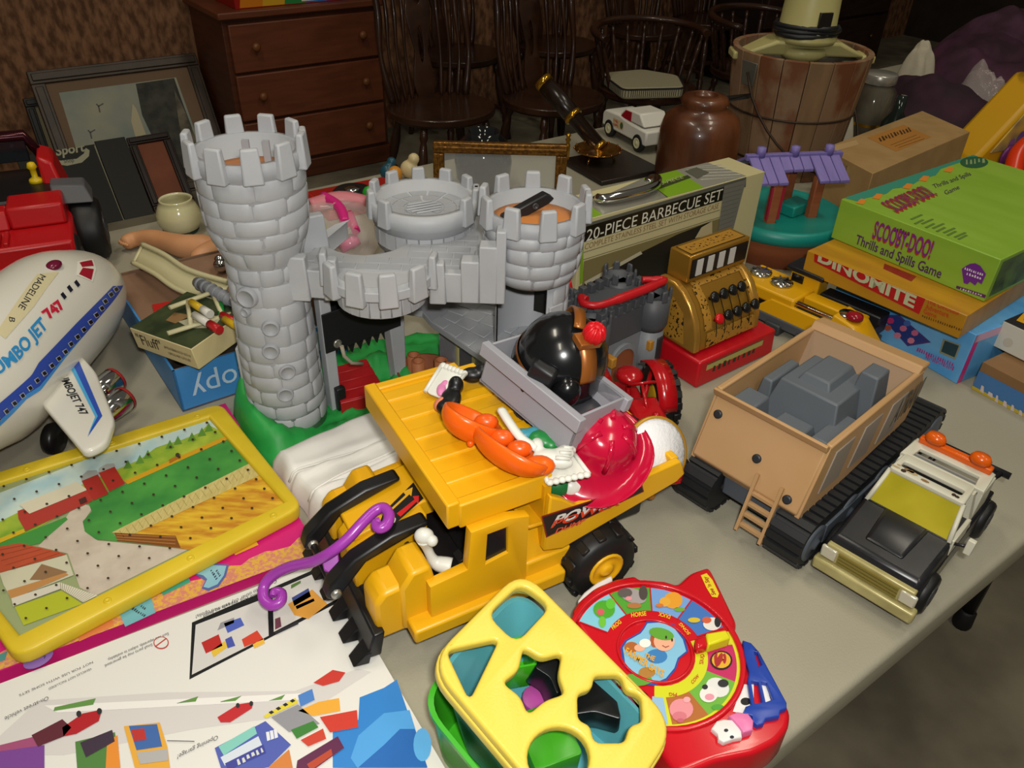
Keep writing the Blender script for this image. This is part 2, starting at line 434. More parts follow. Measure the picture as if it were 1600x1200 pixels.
captain_chair('dark wooden captain chair with a seat cushion on it', cp(1012, 134), TA-.25)
captain_chair('dark wooden captain chair with an empty seat nearest the wooden bucket', cp(1180, 105), TA+.15)
high_back_chair('dark wooden spindle-back chair standing behind the empty captain chair', tf(3.75, 3.76, -TZ), TA-.1)
# seat cushion
cz = .446
cu = MB(); pts = round_poly([(-.20, -.17), (.13, -.23), (.23, .0), (.10, .17), (-.16, .16)], .04)
cu.prism(pts, 0, .05); c_o = cu.go('seat_cushion', mat('cushion_cloth', 'b3ab8c', .85, c2='a39a7c', ns=160, bump=.3, bs=500), bevel=.012, seg=3)
tag(c_o, 'cream and grey ticking seat cushion on the captain chair', 'cushion'); place(c_o, cp(1000, 139)+Vector((0,0,cz)), TA-.25); c_o.scale = (.86, .86, 1)
stripe = MB(); L = []
k = len(pts)
for i in range(k):
    a, b2 = Vector(pts[i]), Vector(pts[(i+1) % k]); n = max(1, int((b2-a).length/.011))
    for j in range(n):
        q = a+(b2-a)*(j+.5)/n; d = (b2-a).normalized(); nn = Vector((d.y, -d.x))
        q2 = q+nn*.0006
        stripe.hexa([(q2.x-d.x*.002, q2.y-d.y*.002, .012), (q2.x+d.x*.002, q2.y+d.y*.002, .012), (q2.x+d.x*.002-nn.x*.002, q2.y+d.y*.002-nn.y*.002, .012), (q2.x-d.x*.002-nn.x*.002, q2.y-d.y*.002-nn.y*.002, .012)],
                    [(q2.x-d.x*.002, q2.y-d.y*.002, .039), (q2.x+d.x*.002, q2.y+d.y*.002, .039), (q2.x+d.x*.002-nn.x*.002, q2.y+d.y*.002-nn.y*.002, .039), (q2.x-d.x*.002-nn.x*.002, q2.y-d.y*.002-nn.y*.002, .039)])
stripe.go('ticking_stripes', mat('cushion_stripe', '3a3a3c', .9), c_o)
MB().tube([(x*1.0, y*1.0, .044) for x, y in pts], .004, 6, closed=True).go('piping', mat('cushion_pipe', '26262a', .8), c_o)
# ---------------------------------------------------------------- dark dresser further along the wall
m_dd = mat('dark_dresser', '1d1310', .5, c2='281b16', ns=6, stretch=(1, 1, 6))
dr = thing('dresser', 'very dark wooden dresser against the wall behind the purple fabric', 'dresser', tf(5.4, 3.62, -TZ), TA)
MB().box(-.75, .75, .01, .48, .0, .95).go('body', m_dd, dr, bevel=.004)
MB().box(-.78, .78, -.02, .49, .95, .985).go('top', m_dd, dr, bevel=.005)
for cx in (-.37, .37):
    for i in range(3):
        d = MB().box(cx-.34, cx+.34, -.012, .02, .09+i*.285, .09+i*.285+.265).go('drawer', mat('dark_drawer', '2a1a14', .45, c2='36221a', ns=6, stretch=(1, 1, 6)), dr, bevel=.006)
        for sx in (-.17, .17):
            kx = MB().at((cx+sx, -.012, .22+i*.285), rx=PI/2); kx.lathe([(.006, 0), (.013, .014), (.012, .022), (0, .026)], 12); kx.go('knob', mat('old_brass', '6a5528', .4, metal=.8), d)
# ---------------------------------------------------------------- pictures leaning on the wall behind the table
def framed(name, label, w, h, fw, loc, rz, lean, m_fr, m_mat, matw=0.0, depth=.03, glass=False):
    r = thing(name, label, 'picture', loc, rot=(lean, 0, rz))
    for i, (x0, x1, z0, z1) in enumerate(((-w/2, w/2, 0, fw), (-w/2, w/2, h-fw, h), (-w/2, -w/2+fw, fw, h-fw), (w/2-fw, w/2, fw, h-fw))):
        b = MB(); b.box(x0, x1, 0, depth, z0, z1)
        g = fw*.22
        b.box(x0+(g if x1-x0 > fw*1.5 else g), x1-g, -.007, .001, z0+g, z1-g)
        b.go('frame_rail', m_fr, r, bevel=.003)
    MB().box(-w/2+fw*.8, w/2-fw*.8, .012, .018, fw*.8, h-fw*.8).go('mount_board', m_mat, r)
    return r
m_fr1 = mat('frame_dark', '33271d', .4, c2='45352a', ns=14)
m_board = mat('mount_brown', '7a624c', .8)
# big seascape leaning on the wall
sea = framed('framed_painting', 'large dark-framed painting of birds over grey cliffs leaning on the wall', .71, .61, .055, tf(.782, 3.746, -TZ), TA, -.52, m_fr1, m_board)
pr = Print(sea, (-.30, .012, .06), (1, 0, 0), (0, 0, 1), W=.60, H=.49)
pr.poly([(92, 145), (275, 121), (335, 290), (290, 330), (150, 330)], mat('sea_sky', '8c958e', .7, c2='a9a792', ns=5, nd=3), 1)
pr.poly([(212, 131), (272, 122), (285, 160), (300, 200), (310, 300), (275, 320), (255, 250), (222, 180)], mat('sea_cliff', '2f302a', .7, c2='4a4a42', ns=20), 2)
pr.poly([(272, 140), (285, 165), (320, 250), (330, 300), (310, 310), (292, 240), (280, 195)], mat('sea_rock', '7d7460', .7, c2='4a463c', ns=18), 3)
pr.poly([(207, 162), (213, 170), (228, 210), (212, 215), (205, 190)], 'b0a57e', 3)
for bx, by in ((154, 166), (141, 207)):
    pr.line([(bx-3, by-3), (bx, by), (bx+2, by+9)], .006, '2c2a26', 4).line([(bx, by), (bx+7, by-4)], .005, '2c2a26', 4)
pr.go('painted_scene')
# narrow frame between the painting and the wall
f2 = framed('leaning_frame', 'dark narrow picture frame edge peeking out behind the large painting', .50, .44, .035, tf(.635, 3.93, -TZ), TA, -.30, mat('frame_black', '1c1712', .4), mat('mount_cream', '8d8468', .8))
# black board with a shop sign, standing on the floor behind the table
LN = -.71
def bt(sx): return tf(sx, 3.575, -TZ)
bb = thing('shop_board', 'black board with white shop lettering standing behind the red truck', 'board', bt(.44), rot=(LN, 0, TA))
MB().box(-.17, .135, 0, .010, 0, .350).go('panel', mat('board_black', '15140f', .6), bb, bevel=.002)
pr = Print(bb, (-.17, 0, 0), (1, 0, 0), (0, 0, 1), W=.305, H=.35)
cr = 'a9a78a'
pr.text('d Sport', (72, 246), (133, 236), (70, 231), cr, 3, bold=.03)
pr.poly([(74, 247), (95, 251), (120, 248), (131, 240), (134, 231), (140, 235), (139, 244), (128, 254), (105, 259), (84, 256)], cr, 1)
pr.text('Shop', (100, 255), (116, 253), (99, 249), '20201c', 2)
pr.line([(148, 228), (197, 352)], .005, '8d8a6c', 1)
pr.go('lettering')
bb2 = thing('display_board', 'plain black board between the shop sign and the small picture', 'board', bt(.64), rot=(LN, 0, TA))
MB().box(-.062, .062, 0, .010, 0, .362).go('panel', mat('board_black2', '191712', .55), bb2, bevel=.002)
f3 = framed('small_picture', 'dark framed picture with an orange-brown mount leaning behind the bowl', .18, .355, .034, bt(.796), TA, LN, mat('frame_brown', '241510', .4), mat('mount_orange', '8a4a2c', .6, c2='7a3e24', ns=8), depth=.02)
pr = Print(f3, (-.056, .012, .034), (1, 0, 0), (0, 0, 1), W=.112, H=.287); pr.poly([(203, 264), (220, 260), (252, 345), (236, 352)], 'a06a50', 1); pr.go('mount_panel')
# ================================================================ the grey toy castle
CO = P(600, 640, 0); CO.z = TZ
castle = thing('toy_castle', 'large light grey plastic toy castle with round towers on a green base', 'toy castle', CO)
m_cg = mat('castle_grey', 'a4a6a9', .5, c2='abadb0', ns=18, bump=.08, bs=260)
m_cg2 = mat('castle_grey_deep', '9b9da1', .55, bump=.08, bs=200)
m_green = mat('castle_green', '1f8a3a', .5, c2='2a9c46', ns=20, bump=.1, bs=120)
m_or = mat('castle_floor_orange', 'c27a3c', .6, bump=.2, bs=60)
m_blk = pl('1a1a1c', .42)
def cl(X, Y, z=0.0): return Vector((X-CO.x, Y-CO.y, z))
def stones(parent, c, prof, z0, z1, rows, per, gap=.0003, bul=.0015, mt=None, seed=1, a0=0.0, a1=2*PI):
    """each moulded stone: a puffed patch lying on a round wall of radius prof(z)"""
    rnd = random.Random(seed); mt = mt or m_cg
    zs = [z0]; 
    for i in range(rows): zs.append(zs[-1]+(z1-z0)/rows*rnd.uniform(.8, 1.2))
    k = (z1-z0)/(zs[-1]-z0); zs = [z0+(z-z0)*k for z in zs]
    for i in range(rows):
        th = a0+rnd.uniform(0, .6); cuts = [0]
        for j in range(per): cuts.append(cuts[-1]+rnd.uniform(.65, 1.4))
        tot = cuts[-1]
        for j in range(per):
            t0 = th+(a1-a0)*cuts[j]/tot; t1 = th+(a1-a0)*cuts[j+1]/tot
            zz0, zz1 = zs[i]+gap, zs[i+1]-gap; rr = prof((zz0+zz1)/2); g = gap/rr
            jz = [rnd.uniform(-.0018, .0018) for _ in range(4)]; vs = []; n = 4; US = (0, .07, .28, .5, .72, .93, 1); nu = 7
            for a in range(nu):
                for b in range(n):
                    u, v = US[a], (0, .12, .88, 1)[b]
                    if a in (0, nu-1) and b in (0, n-1): u = .5+(u-.5)*.86; v = .5+(v-.5)*.86
                    t = t0+g+(t1-t0-2*g)*u
                    z = zz0+(zz1-zz0)*v+(jz[0]*(1-u)+jz[1]*u)*(1-v)+(jz[2]*(1-u)+jz[3]*u)*v
                    edge = a in (0, nu-1) or b in (0, n-1)
                    r = prof(z)+(.0001 if edge else bul)
                    vs.append((c.x+r*math.cos(t), c.y+r*math.sin(t), c.z+z))
            fs = [[a*n+b, (a+1)*n+b, (a+1)*n+b+1, a*n+b+1] for a in range(nu-1) for b in range(n-1)]
            m = MB(); m.add(vs, fs, 0, True); m.go('stone', mt, parent, fix=False)
def merlons(parent, c, r, n, z0, z1, w, th, a0=0.0, a1=2*PI, mt=None, w2=.80, skip=()):
    full = abs(a1-a0-2*PI) < 1e-6
    for i in range(n):
        if i in skip: continue
        a = a0+(a1-a0)*(i/n if full else i/(n-1))
        m = MB(); m.at((c.x+r*math.cos(a), c.y+r*math.sin(a), c.z), rz=a)
        m.hexa([(-th/2, -w/2, z0), (th/2, -w/2, z0), (th/2, w/2, z0), (-th/2, w/2, z0)],
               [(-th*.3, -w*w2/2, z1), (th*.32, -w*w2/2, z1), (th*.32, w*w2/2, z1), (-th*.3, w*w2/2, z1)])
        m.go('merlon', mt or m_cg, parent, bevel=.0022, seg=2)
def socket(parent, p, d, r=.0095, mt=None):
    m = MB(); m.aim(p, d); m.lathe([(r*1.06, -.004), (r, .0014), (r*.88, .0026), (r*.8, .0022), (r*.74, .0006), (0, .0004)], 16, close=False); m.go('socket', mt or m_cg2, parent)
def lerp_prof(pts):
    def f(z):
        for (z0, r0), (z1, r1) in zip(pts, pts[1:]):
            if z <= z1: return r0+(r1-r0)*max(0, (z-z0))/(z1-z0)
        return pts[-1][1]
    return f
# ---- tall tower
tc = cl(-.310, .894)
tp = [(0, .0515), (.14, .049), (.245, .0455), (.265, .0455), (.295, .0575), (.315, .060), (.375, .0615)]
b = MB(); b.at(tc); b.lathe([(r, z) for z, r in tp]+[(.0625, .376), (.0625, .392), (.0545, .392), (.0545, .356), (0, .356)], 40)
tall = b.go('tall_tower', m_cg2, castle)
stones(tall, tc, lerp_prof(tp), .02, .372, 15, 8, seed=4)
merlons(tall, tc, .0635, 11, .372, .412, .0235, .0125, a0=.25)
MB().at(tc).lathe([(0, .3565), (.054, .3565), (.054, .364), (0, .364)], 28).go('tower_floor', m_or, tall)
for sx in (-.012, .012):
    MB().at(tc+Vector((sx, .035, 0))).box(-.004, .004, -.002, .002, .364, .390).go('floor_clip', m_cg2, tall)
for px, py, r in ((423, 514, .0105), (423, 550, .0105), (449, 582, .0105), (446, 617, .0105), (385, 466, .013), (383, 488, .006)):
    # the point where the pixel's ray meets the tower wall
    o = Vector((0, 0, HC)); d = ray(px, py); ax = Vector((-.310, .894, 0)); best = None
    for i in range(4000):
        q = o+d*(i*.0003)/1255*1255*.001 if False else o+d.normalized()*(.6+i*.0002)
        if (q-ax).xy.length < .052: best = q; break
    if best:
        n = (best-Vector((ax.x, ax.y, best.z))).normalized(); socket(tall, cl(best.x, best.y, best.z), n, r)
# side bracket with a slot on the far side of the tall tower
b = MB().at(cl(-.362, .905)); b.prism([(-.008, -.01), (.012, -.012), (.012, .015), (-.008, .012)], .06, .12); b.go('side_bracket', m_cg, tall, bevel=.002)
# ---- round bastion and walkway
wz0, wz1 = .213, .245
bc = cl(-.165, .880)
fr = .878
walk = [(-.285, fr), (-.06, fr), (-.018, fr), (-.018, 1.00), (-.06, 1.10), (-.19, 1.08), (-.21, 1.0)]
hole = [(-.1975+.052*math.cos(a), .985+.052*math.sin(a)) for a in [2*PI*i/28 for i in range(28)]]
wk = [(-.290, fr), (-.018, fr), (-.018, 1.0), (-.05, 1.09), (-.195, 1.09)]
wk += [(-.2+.058*math.cos(a), .99+.058*math.sin(a)) for a in [.75*PI*0+.2-i*(1.45*PI-.0)/14+.3 for i in range(15)]]
wk += [(-.265, .935), (-.292, .915)]
walkway = plate('walkway', [[tuple(cl(x, y).xy) for x, y in wk]], .222, wz1, m_cg, castle, bevel=.0015, res=1)
# paving slabs of the walkway
rs = random.Random(3)
y = fr+.012
while y < .99:
    x = -.275 if y < .92 else -.14
    while x < -.06:
        w_ = rs.uniform(.02, .034)
        if ((x+w_/2+.2)**2+(y+.01-.99)**2)**.5 > .075:
            MB().at(cl(x, y, wz1)).box(.001, w_-.001, .001, .0175, -.001, .0008).go('paving_slab', m_cg2, walkway, bevel=.0004, seg=1)
        x += w_
    y += .0185
# parapet wall: left piece, right piece, then the half-round bastion in front
b = MB()
b.hexa([cl(-.290, fr-.004, .214), cl(-.222, fr-.010, .214), cl(-.222, fr+.008, .214), cl(-.290, fr+.008, .214)],
       [cl(-.296, fr-.004, .252), cl(-.222, fr-.010, .252), cl(-.222, fr+.006, .252), cl(-.30, fr+.03, .252)])
par = b.go('parapet', m_cg, castle, bevel=.0015)
MB().box(cl(-.105, 0).x, cl(-.018, 0).x, cl(0, fr-.008).y, cl(0, fr+.006).y, .214, .254).go('parapet', m_cg, castle, bevel=.0015)
for x0, x1, z0, z1 in ((-.277, -.251, .212, .270), (-.234, -.214, .214, .268), (-.105, -.084, .214, .268)):
    MB().box(cl(x0, 0).x, cl(x1, 0).x, cl(0, fr-.014).y, cl(0, fr+.006).y, z0, z1, tx=.002, ty=.002).go('merlon', m_cg, par, bevel=.002)
for x0, x1, z1 in ((-.066, -.044, .272), (-.044, -.022, .292), (-.024, -.012, .312)):
    MB().box(cl(x0, 0).x, cl(x1, 0).x, cl(0, fr-.012).y, cl(0, fr+.010).y, .216, z1).go('stepped_wall', m_cg, par, bevel=.0018)
# inner steps up to the right tower
for i in range(3):
    MB().box(cl(-.052+i*.014, 0).x, cl(-.018, 0).x, cl(0, fr+.006).y, cl(0, fr+.05).y, wz1-.001, wz1+.014*(i+1)).go('step', m_cg2, walkway, bevel=.001)
# free-standing merlon between tall tower and bastion on the inner side
MB().at(cl(-.262, .955, 0), rz=.5).box(-.018, .018, -.007, .007, .238, .288, tx=.004).go('merlon', m_cg, walkway, bevel=.002)
b = MB(); b.at(bc)
b.lathe([(.052, .212), (.0535, .236), (.056, .238), (.066, .242), (.066, .254), (.054, .256), (.054, .246), (0, .246)], 28, a0=PI*.98, a1=2.02*PI, close=False)
b.add([(.052*math.cos(a), .052*math.sin(a), .213) for a in [PI+PI*i/16 for i in range(17)]], [list(range(17))])
bast = b.go('bastion', m_cg, castle, bevel=.001)
for i in range(13):
    a = PI*1.04+PI*.92*i/12
    m = MB(); m.at(bc+Vector((.0535*math.cos(a), .0535*math.sin(a), 0)), rz=a); m.box(-.002, .0015, -.0062, .0062, .2135, .2365); m.go('wall_block', m_cg, bast, bevel=.0008, seg=1)
merlons(bast, bc, .0665, 6, .236, .279, .024, .013, a0=PI*1.04, a1=PI*1.96)
# ---- middle round platform
mc = cl(-.128, 1.035)
b = MB(); b.at(mc)
b.lathe([(.066, .222), (.0665, .252), (.070, .254), (.0715, .262), (.0735, .264), (.0735, .284), (.063, .284), (.063, .268), (0, .268)], 40)
mid = b.go('round_platform', m_cg, castle)
merlons(mid, mc, .071, 12, .262, .300, .021, .014, a0=.1, skip=(8, 9))
# flagstones and ribs on the platform floor
rs = random.Random(9)
for ring in range(3):
    r0, r1 = .012+ring*.0165, .012+(ring+1)*.0165; n = (5, 9, 13)[ring]; o_ = rs.random()
    for i in range(n):
        a0, a1 = o_+2*PI*i/n+.02/r1*.1, o_+2*PI*(i+1)/n-.02/r1*.1
        pts = [(r0*math.cos(a0), r0*math.sin(a0)), ((r0)*math.cos((a0+a1)/2), (r0)*math.sin((a0+a1)/2)), (r0*math.cos(a1), r0*math.sin(a1)), ((r1-.001)*math.cos(a1), (r1-.001)*math.sin(a1)), ((r1-.001)*math.cos((a0+a1)/2), (r1-.001)*math.sin((a0+a1)/2)), ((r1-.001)*math.cos(a0), (r1-.001)*math.sin(a0))]
        MB().at(mc+Vector((0, 0, .268))).prism(pts[::1], -.001, .0009).go('flagstone', m_cg2, mid)
for i in range(5):
    MB().at(mc+Vector((0, 0, .269)), rz=.5).box(-.026+abs(i-2)*.004, .026-abs(i-2)*.004, -.018+i*.008, -.015+i*.008, 0, .002).go('floor_rib', m_cg, mid, bevel=.0006, seg=1)
# radial stones round the drum
for i in range(26):
    a = 2*PI*i/26
    m = MB(); m.at(mc+Vector((.0665*math.cos(a), .0665*math.sin(a), 0)), rz=a); m.box(-.001, .0016, -.0072, .0072, .230, .2515); m.go('wall_block', m_cg, mid)
# ---- right tower
rc = cl(.021, .935)
rp = [(.0, .0475), (.222, .0475), (.2221, .030), (.2225, .044), (.232, .055), (.250, .060), (.300, .0625)]
b = MB(); b.at(rc)
b.lathe([(.030, .2222), (.044, .2225), (.055, .232), (.060, .25), (.0625, .300), (.0635, .302), (.0635, .318), (.056, .318), (.056, .285), (0, .285)], 40)
rt = b.go('round_tower', m_cg2, castle)
stones(rt, rc, lerp_prof([(.222, .044), (.232, .055), (.25, .060), (.30, .0625)]), .227, .300, 4, 10, seed=12, bul=.0022)
merlons(rt, rc, .0645, 10, .300, .338, .0225, .013, a0=.28)
MB().at(rc).lathe([(0, .2855), (.0555, .2855), (.0555, .300), (.030, .3025), (0, .303)], 30).go('tower_floor', m_or, rt)
b = MB().at(rc)          # lower shaft, open to the front-left
b.lathe([(.0475, .01), (.0475, .224), (.0455, .224), (.0455, .01)], 30, a0=-1.15, a1=3.5, close=False)
sh = b.go('tower_shaft', m_cg2, castle)
stones(sh, rc, lambda z: .0478, .03, .222, 8, 4, seed=21, a0=-1.1, a1=1.5)
b = MB(); b.at(rc+Vector((.018, .038, .165)), rz=1.1); b.box(-.0, .012, -.014, .014, -.02, .02); b.go('window_opening', pl('15150f', .7), sh)
b = MB(); b.at(rc+Vector((.030, -.035, 0)), rz=-.85); b.box(-.002, .004, -.011, .011, .14, .20); b.go('window_frame', m_cg, sh, bevel=.001)
# ---- gate: posts, dark lintel plate, portcullis, red bridge
gl = P(533, 642, 0)-CO; gr = P(624, 603, 0)-CO; gdir = (gr-gl).normalized(); gn = Vector((-gdir.y, gdir.x, 0)); ga = math.atan2(gdir.y, gdir.x); GW = (gr-gl).length
gate = MB().at(gl, rz=ga)
gate.box(-.016, .0, -.006, .010, .005, .215); g = gate.go('gate_post', m_cg, castle, bevel=.0015)
MB().at(gl, rz=ga).hexa([(GW-.008, -.006, .005), (GW+.010, -.006, .005), (GW+.010, .012, .005), (GW-.008, .012, .005)], [(GW-.018, -.006, .21), (GW+.014, -.006, .21), (GW+.014, .014, .21), (GW-.018, .014, .21)]).go('gate_post', m_cg, castle, bevel=.0015)
MB().at(gl, rz=ga).box(-.02, GW+.012, -.004, .02, .190, .2145).go('gate_lintel', m_cg2, castle, bevel=.001)
lp = MB().at(gl, rz=ga).box(-.016, GW+.004, -.0085, -.0062, .108, .168).go('lintel_plate', m_blk, castle, bevel=.0006)
for x, z in ((.002, .118), (.05, .156), (GW-.004, .156)):
    s_ = MB().aim(gl+gdir*x-gn*.0085+Vector((0, 0, z)), -gn); s_.lathe([(.0062, 0), (.0062, .0015), (.004, .0022), (.0022, .001), (0, .001)], 14, close=False); s_.go('screw', mat('zinc', 'a9a79f', .35, metal=.8), lp)
pc = MB().at(gl+gn*.014, rz=ga); n = 7; wt = (GW-.004)/n
pc.box(0, GW-.004, -.002, .002, .097, .19)
for i in range(n): pc.prism_y([(i*wt, .098), ((i+.5)*wt, .080), ((i+1)*wt, .098)], -.002, .002)
pc.go('portcullis', m_blk, castle)
MB().tube([gl+gdir*x-gn*.012+Vector((0, 0, z)) for x, z in ((.006, .114), (.008, .098), (.018, .082), (.035, .074))], .0028, 8).go('portcullis_cord', mat('cord_tan', 'a39a84', .8), castle)
MB().at(gl, rz=ga).box(-.011, .003, -.016, -.006, .012, .05).go('black_latch', m_blk, castle, bevel=.002)
br = [P(x, y, .030)-CO for x, y in ((532, 630), (603, 612), (572, 560), (523, 573))]
for q in br: q.z = 0
bm_ = MB(); bm_.hexa([q+Vector((0, 0, .006)) for q in br], [q+Vector((0, 0, .030)) for q in br]); bd = bm_.go('drawbridge', pl('a3151a', .45), castle, bevel=.0015)
for t in (.02, .27, .52, .77):
    a, c2_ = br[0].lerp(br[3], t), br[1].lerp(br[2], t); a2, c3 = br[0].lerp(br[3], t+.21), br[1].lerp(br[2], t+.21)
    MB().hexa([v+Vector((0, 0, .0295)) for v in (a, c2_, c3, a2)], [v+Vector((0, 0, .0312)) for v in (a, c2_, c3, a2)]).go('bridge_plank', pl('ad171c', .45), bd, bevel=.0006, seg=1)
# ---- inner floor on brackets, house wall below it
sl = [P(x, y, .118)-CO for x, y in ((674, 503), (775, 572), (885, 560), (890, 480), (735, 462), (648, 462), (634, 483), (660, 487))]
f_ = MB(); f_.hexa([Vector((q.x, q.y, .108)) for q in sl], [Vector((q.x, q.y, .118)) for q in sl]); fl = f_.go('inner_floor', m_cg2, castle, bevel=.001)
a_, b_, c_ = sl[0], sl[1], sl[5]
for i in range(5):
    for j in range(5):
        u0, u1 = i/5, (i+.94)/5; v0, v1 = j/5+.01, (j+.94)/5
        def q_(u, v): 
            k = a_.lerp(b_, u).lerp(sl[4].lerp(sl[3], u), v); return Vector((k.x, k.y, 0))
        jj = (.03 if j % 2 else 0)
        qs = [q_(min(1, u0+jj), v0), q_(min(1, u1+jj), v0), q_(min(1, u1+jj), v1), q_(min(1, u0+jj), v1)]
        MB().hexa([v+Vector((0, 0, .117)) for v in qs], [v+Vector((0, 0, .1192)) for v in qs]).go('paving_slab', m_cg, fl, bevel=.0005, seg=1)
m_hw = mat('castle_sticker_wall', '8d8d90', .6, c2='77777c', ns=40, nd=5, lo=.45, hi=.55)
wdir = (sl[1]-sl[0]).normalized(); wn = Vector((-wdir.y, wdir.x, 0)); wa = math.atan2(wdir.y, wdir.x)
hw = MB().at(Vector((sl[0].x, sl[0].y, 0))+wn*.02, rz=wa).box(-.01, .16, 0, .006, .01, .108).go('house_wall', m_hw, castle)
for x in (.04, .105):
    MB().at(Vector((sl[0].x, sl[0].y, 0))+wn*.02, rz=wa).box(x, x+.028, -.0012, .001, .038, .085).go('window_opening', pl('4a4d50', .5), hw)
    for dx in (-.008, .029): MB().at(Vector((sl[0].x, sl[0].y, 0))+wn*.02, rz=wa).box(x+dx, x+dx+.006, -.0018, .001, .03, .095).go('window_quoin', pl('a8a06a', .6), hw, bevel=.0008)
    MB().at(Vector((sl[0].x, sl[0].y, 0))+wn*.02, rz=wa).box(x-.008, x+.036, -.0018, .001, .024, .032).go('window_sill', pl('a8a06a', .6), hw, bevel=.0008)
# rear wall behind the walkway hole and the upper room wall
bw = MB(); ra = [cl(-.112, 1.08), cl(.05, 1.05)]; d_ = (ra[1]-ra[0]).normalized(); bwa = math.atan2(d_.y, d_.x)
rw = bw.at(ra[0], rz=bwa).box(0, (ra[1]-ra[0]).length, 0, .006, .01, .235).go('rear_wall', m_hw, castle)
for x in (.035, .095):
    MB().at(ra[0], rz=bwa).box(x, x+.026, -.0015, .001, .135, .20).go('window_opening', pl('3a3d40', .5), rw)
    for dx in (-.007, .027): MB().at(ra[0], rz=bwa).box(x+dx, x+dx+.006, -.0022, .001, .128, .205).go('window_quoin', pl('a8a06a', .6), rw, bevel=.0008)
# ---- brown stockade pit with posts
pp_ = P(665, 592, .012)-CO
MB().at(Vector((pp_.x, pp_.y, 0))).lathe([(.034, .008), (.043, .030), (.040, .030), (.033, .014), (0, .014)], 28, close=False).go('pit_dish', mat('pit_brown', '8f5030', .6), castle)
for px, py in ((655, 600), (690, 598), (700, 606), (648, 590)):
    q = P(px, py, .014)-CO
    MB().at(Vector((q.x, q.y, 0))).lathe([(.0105, .012), (.0098, .055), (.0072, .055), (.0068, .045), (0, .044)], 14, close=False).go('pit_post', mat('pit_tan', 'a8653c', .6, bump=.3, bs=60), castle)
# ---- green ground
out = [LP(castle, x, y, .0) for x, y in ((500, 815), (440, 760), (385, 705), (364, 660), (370, 622), (440, 588), (510, 562), (580, 535), (700, 522), (840, 545), (852, 600), (800, 650), (740, 690), (640, 730), (560, 780))]
out = [Vector((q.x, q.y)) for q in out]; cen = Vector((0, .0))
def edge_r(a):
    d = Vector((math.cos(a), math.sin(a))); best = .02
    for p, q in zip(out, out[1:]+out[:1]):
        e = q-p; den = d.x*(-e.y)+d.y*e.x
        if abs(den) < 1e-9: continue
        w = p-cen; t = (w.x*(-e.y)+w.y*e.x)/den; s = (d.x*w.y-d.y*w.x)/den
        if t > 0 and 0 <= s <= 1: best = max(best, t)
    return best
NA, NR = 96, 26
vs = []; fs = []
for i in range(NA):
    a = 2*PI*i/NA; R_ = edge_r(a)
    for j in range(NR+1):
        q = cen+Vector((math.cos(a), math.sin(a)))*R_*j/NR
        dt = ((q-tc.xy).length); h = .011
        side = max(0, min(1, ((tc.x-q.x)*.9-(q.y-tc.y)*.25+.03)/.08))
        h += .062*side*math.exp(-((dt-.062)/.026)**2) if dt > .045 else .01
        fr_ = max(0, 1-abs((q-Vector((P(596, 585).x-CO.x, P(596, 585).y-CO.y))).length/.035)); h += .024*fr_**.5
        fr_ = max(0, 1-abs((q-Vector((P(634, 603).x-CO.x, P(634, 603).y-CO.y))).length/.022)); h += .022*fr_**.5
        lump = mnoise.noise(Vector((q.x*38, q.y*38, 0)))*.008+abs(mnoise.noise(Vector((q.x*70, q.y*70, 3))))*.013
        ed = min(1, (1-j/NR)*9); h = max(.002, (h+lump)*ed**.5)
        if j == NR: h = 0
        vs.append((q.x, q.y, h))
for i in range(NA):
    k = (i+1) % NA
    for j in range(NR): fs.append([i*(NR+1)+j, i*(NR+1)+j+1, k*(NR+1)+j+1, k*(NR+1)+j])
MB().add(vs, fs, 0, True).go('green_ground', m_green, castle, fix=True)
# black toy piece lying on the right tower floor
bs_ = thing('black_toy_part', 'black slotted plastic bar lying across the orange tower floor', 'toy part', P(822, 330, .306), rot=(0, -.42, .35))
b = MB(); b.prism_y([(-.038, 0), (-.03, .011), (.03, .011), (.038, 0), (.028, -.003), (-.028, -.003)], -.007, .007); b.go('bar', m_blk, bs_, bevel=.0015)
for x in (-.012, .012):
    s_ = MB().aim((x, -.007, .004), (0, -1, 0)); s_.lathe([(.004, 0), (.004, .002), (.0025, .002), (.0022, .0005), (0, .0005)], 12, close=False); s_.go('rivet', pl('3a3a3c', .3), bs_)
# ================================================================ left side of the tables
def board(name, label, cat, pix, z0, z1, material, bevel=.0, rnd_=0.0, part='board', inner=None):
    """a flat slab whose upper outline is read off the photograph at height z1"""
    w = [P(x, y, z1) for x, y in pix]; c = sum(w, Vector())/len(w); c.z = TZ+z0
    r = thing(name, label, cat, c)
    pts = [((q-c).x, (q-c).y) for q in w]
    if sum(a[0]*b[1]-b[0]*a[1] for a, b in zip(pts, pts[1:]+pts[:1])) < 0: pts = pts[::-1]
    if rnd_: pts = round_poly(pts, rnd_)
    o = plate(part, [pts]+([inner(r)] if inner else []), 0, z1-z0, material, r, bevel=bevel, res=2)
    return r, Print(r, (0, 0, z1-z0), (1, 0, 0), (0, 1, 0)), o
# ---- big white toy-car playset box, lying flat
wb, pr, _ = board('playset_box', 'flat white cardboard box printed with toy cars and a garage', 'box', [(507, 876), (704, 1215), (350, 1470), (-190, 1140)], 0, .014, mat('white_card', 'd9d7d0', .35), part='carton')
Wt = 'd9d7d0'
pr.poly([(620, 1062), (600, 1075), (562, 1090), (560, 1125), (520, 1140), (520, 1200), (668, 1203)], '2f7cc4', 1)
pr.poly([(668, 1203), (560, 1203), (548, 1185), (560, 1150), (600, 1115), (640, 1110)], '4d9ad8', 2)
pr.poly([(668, 1200), (560, 1200), (600, 1165), (625, 1140), (648, 1140)], '2464ae', 3)
pr.ell(660, 1165, 14, 26, '5aa6dc', 4)
blk = '17181a'
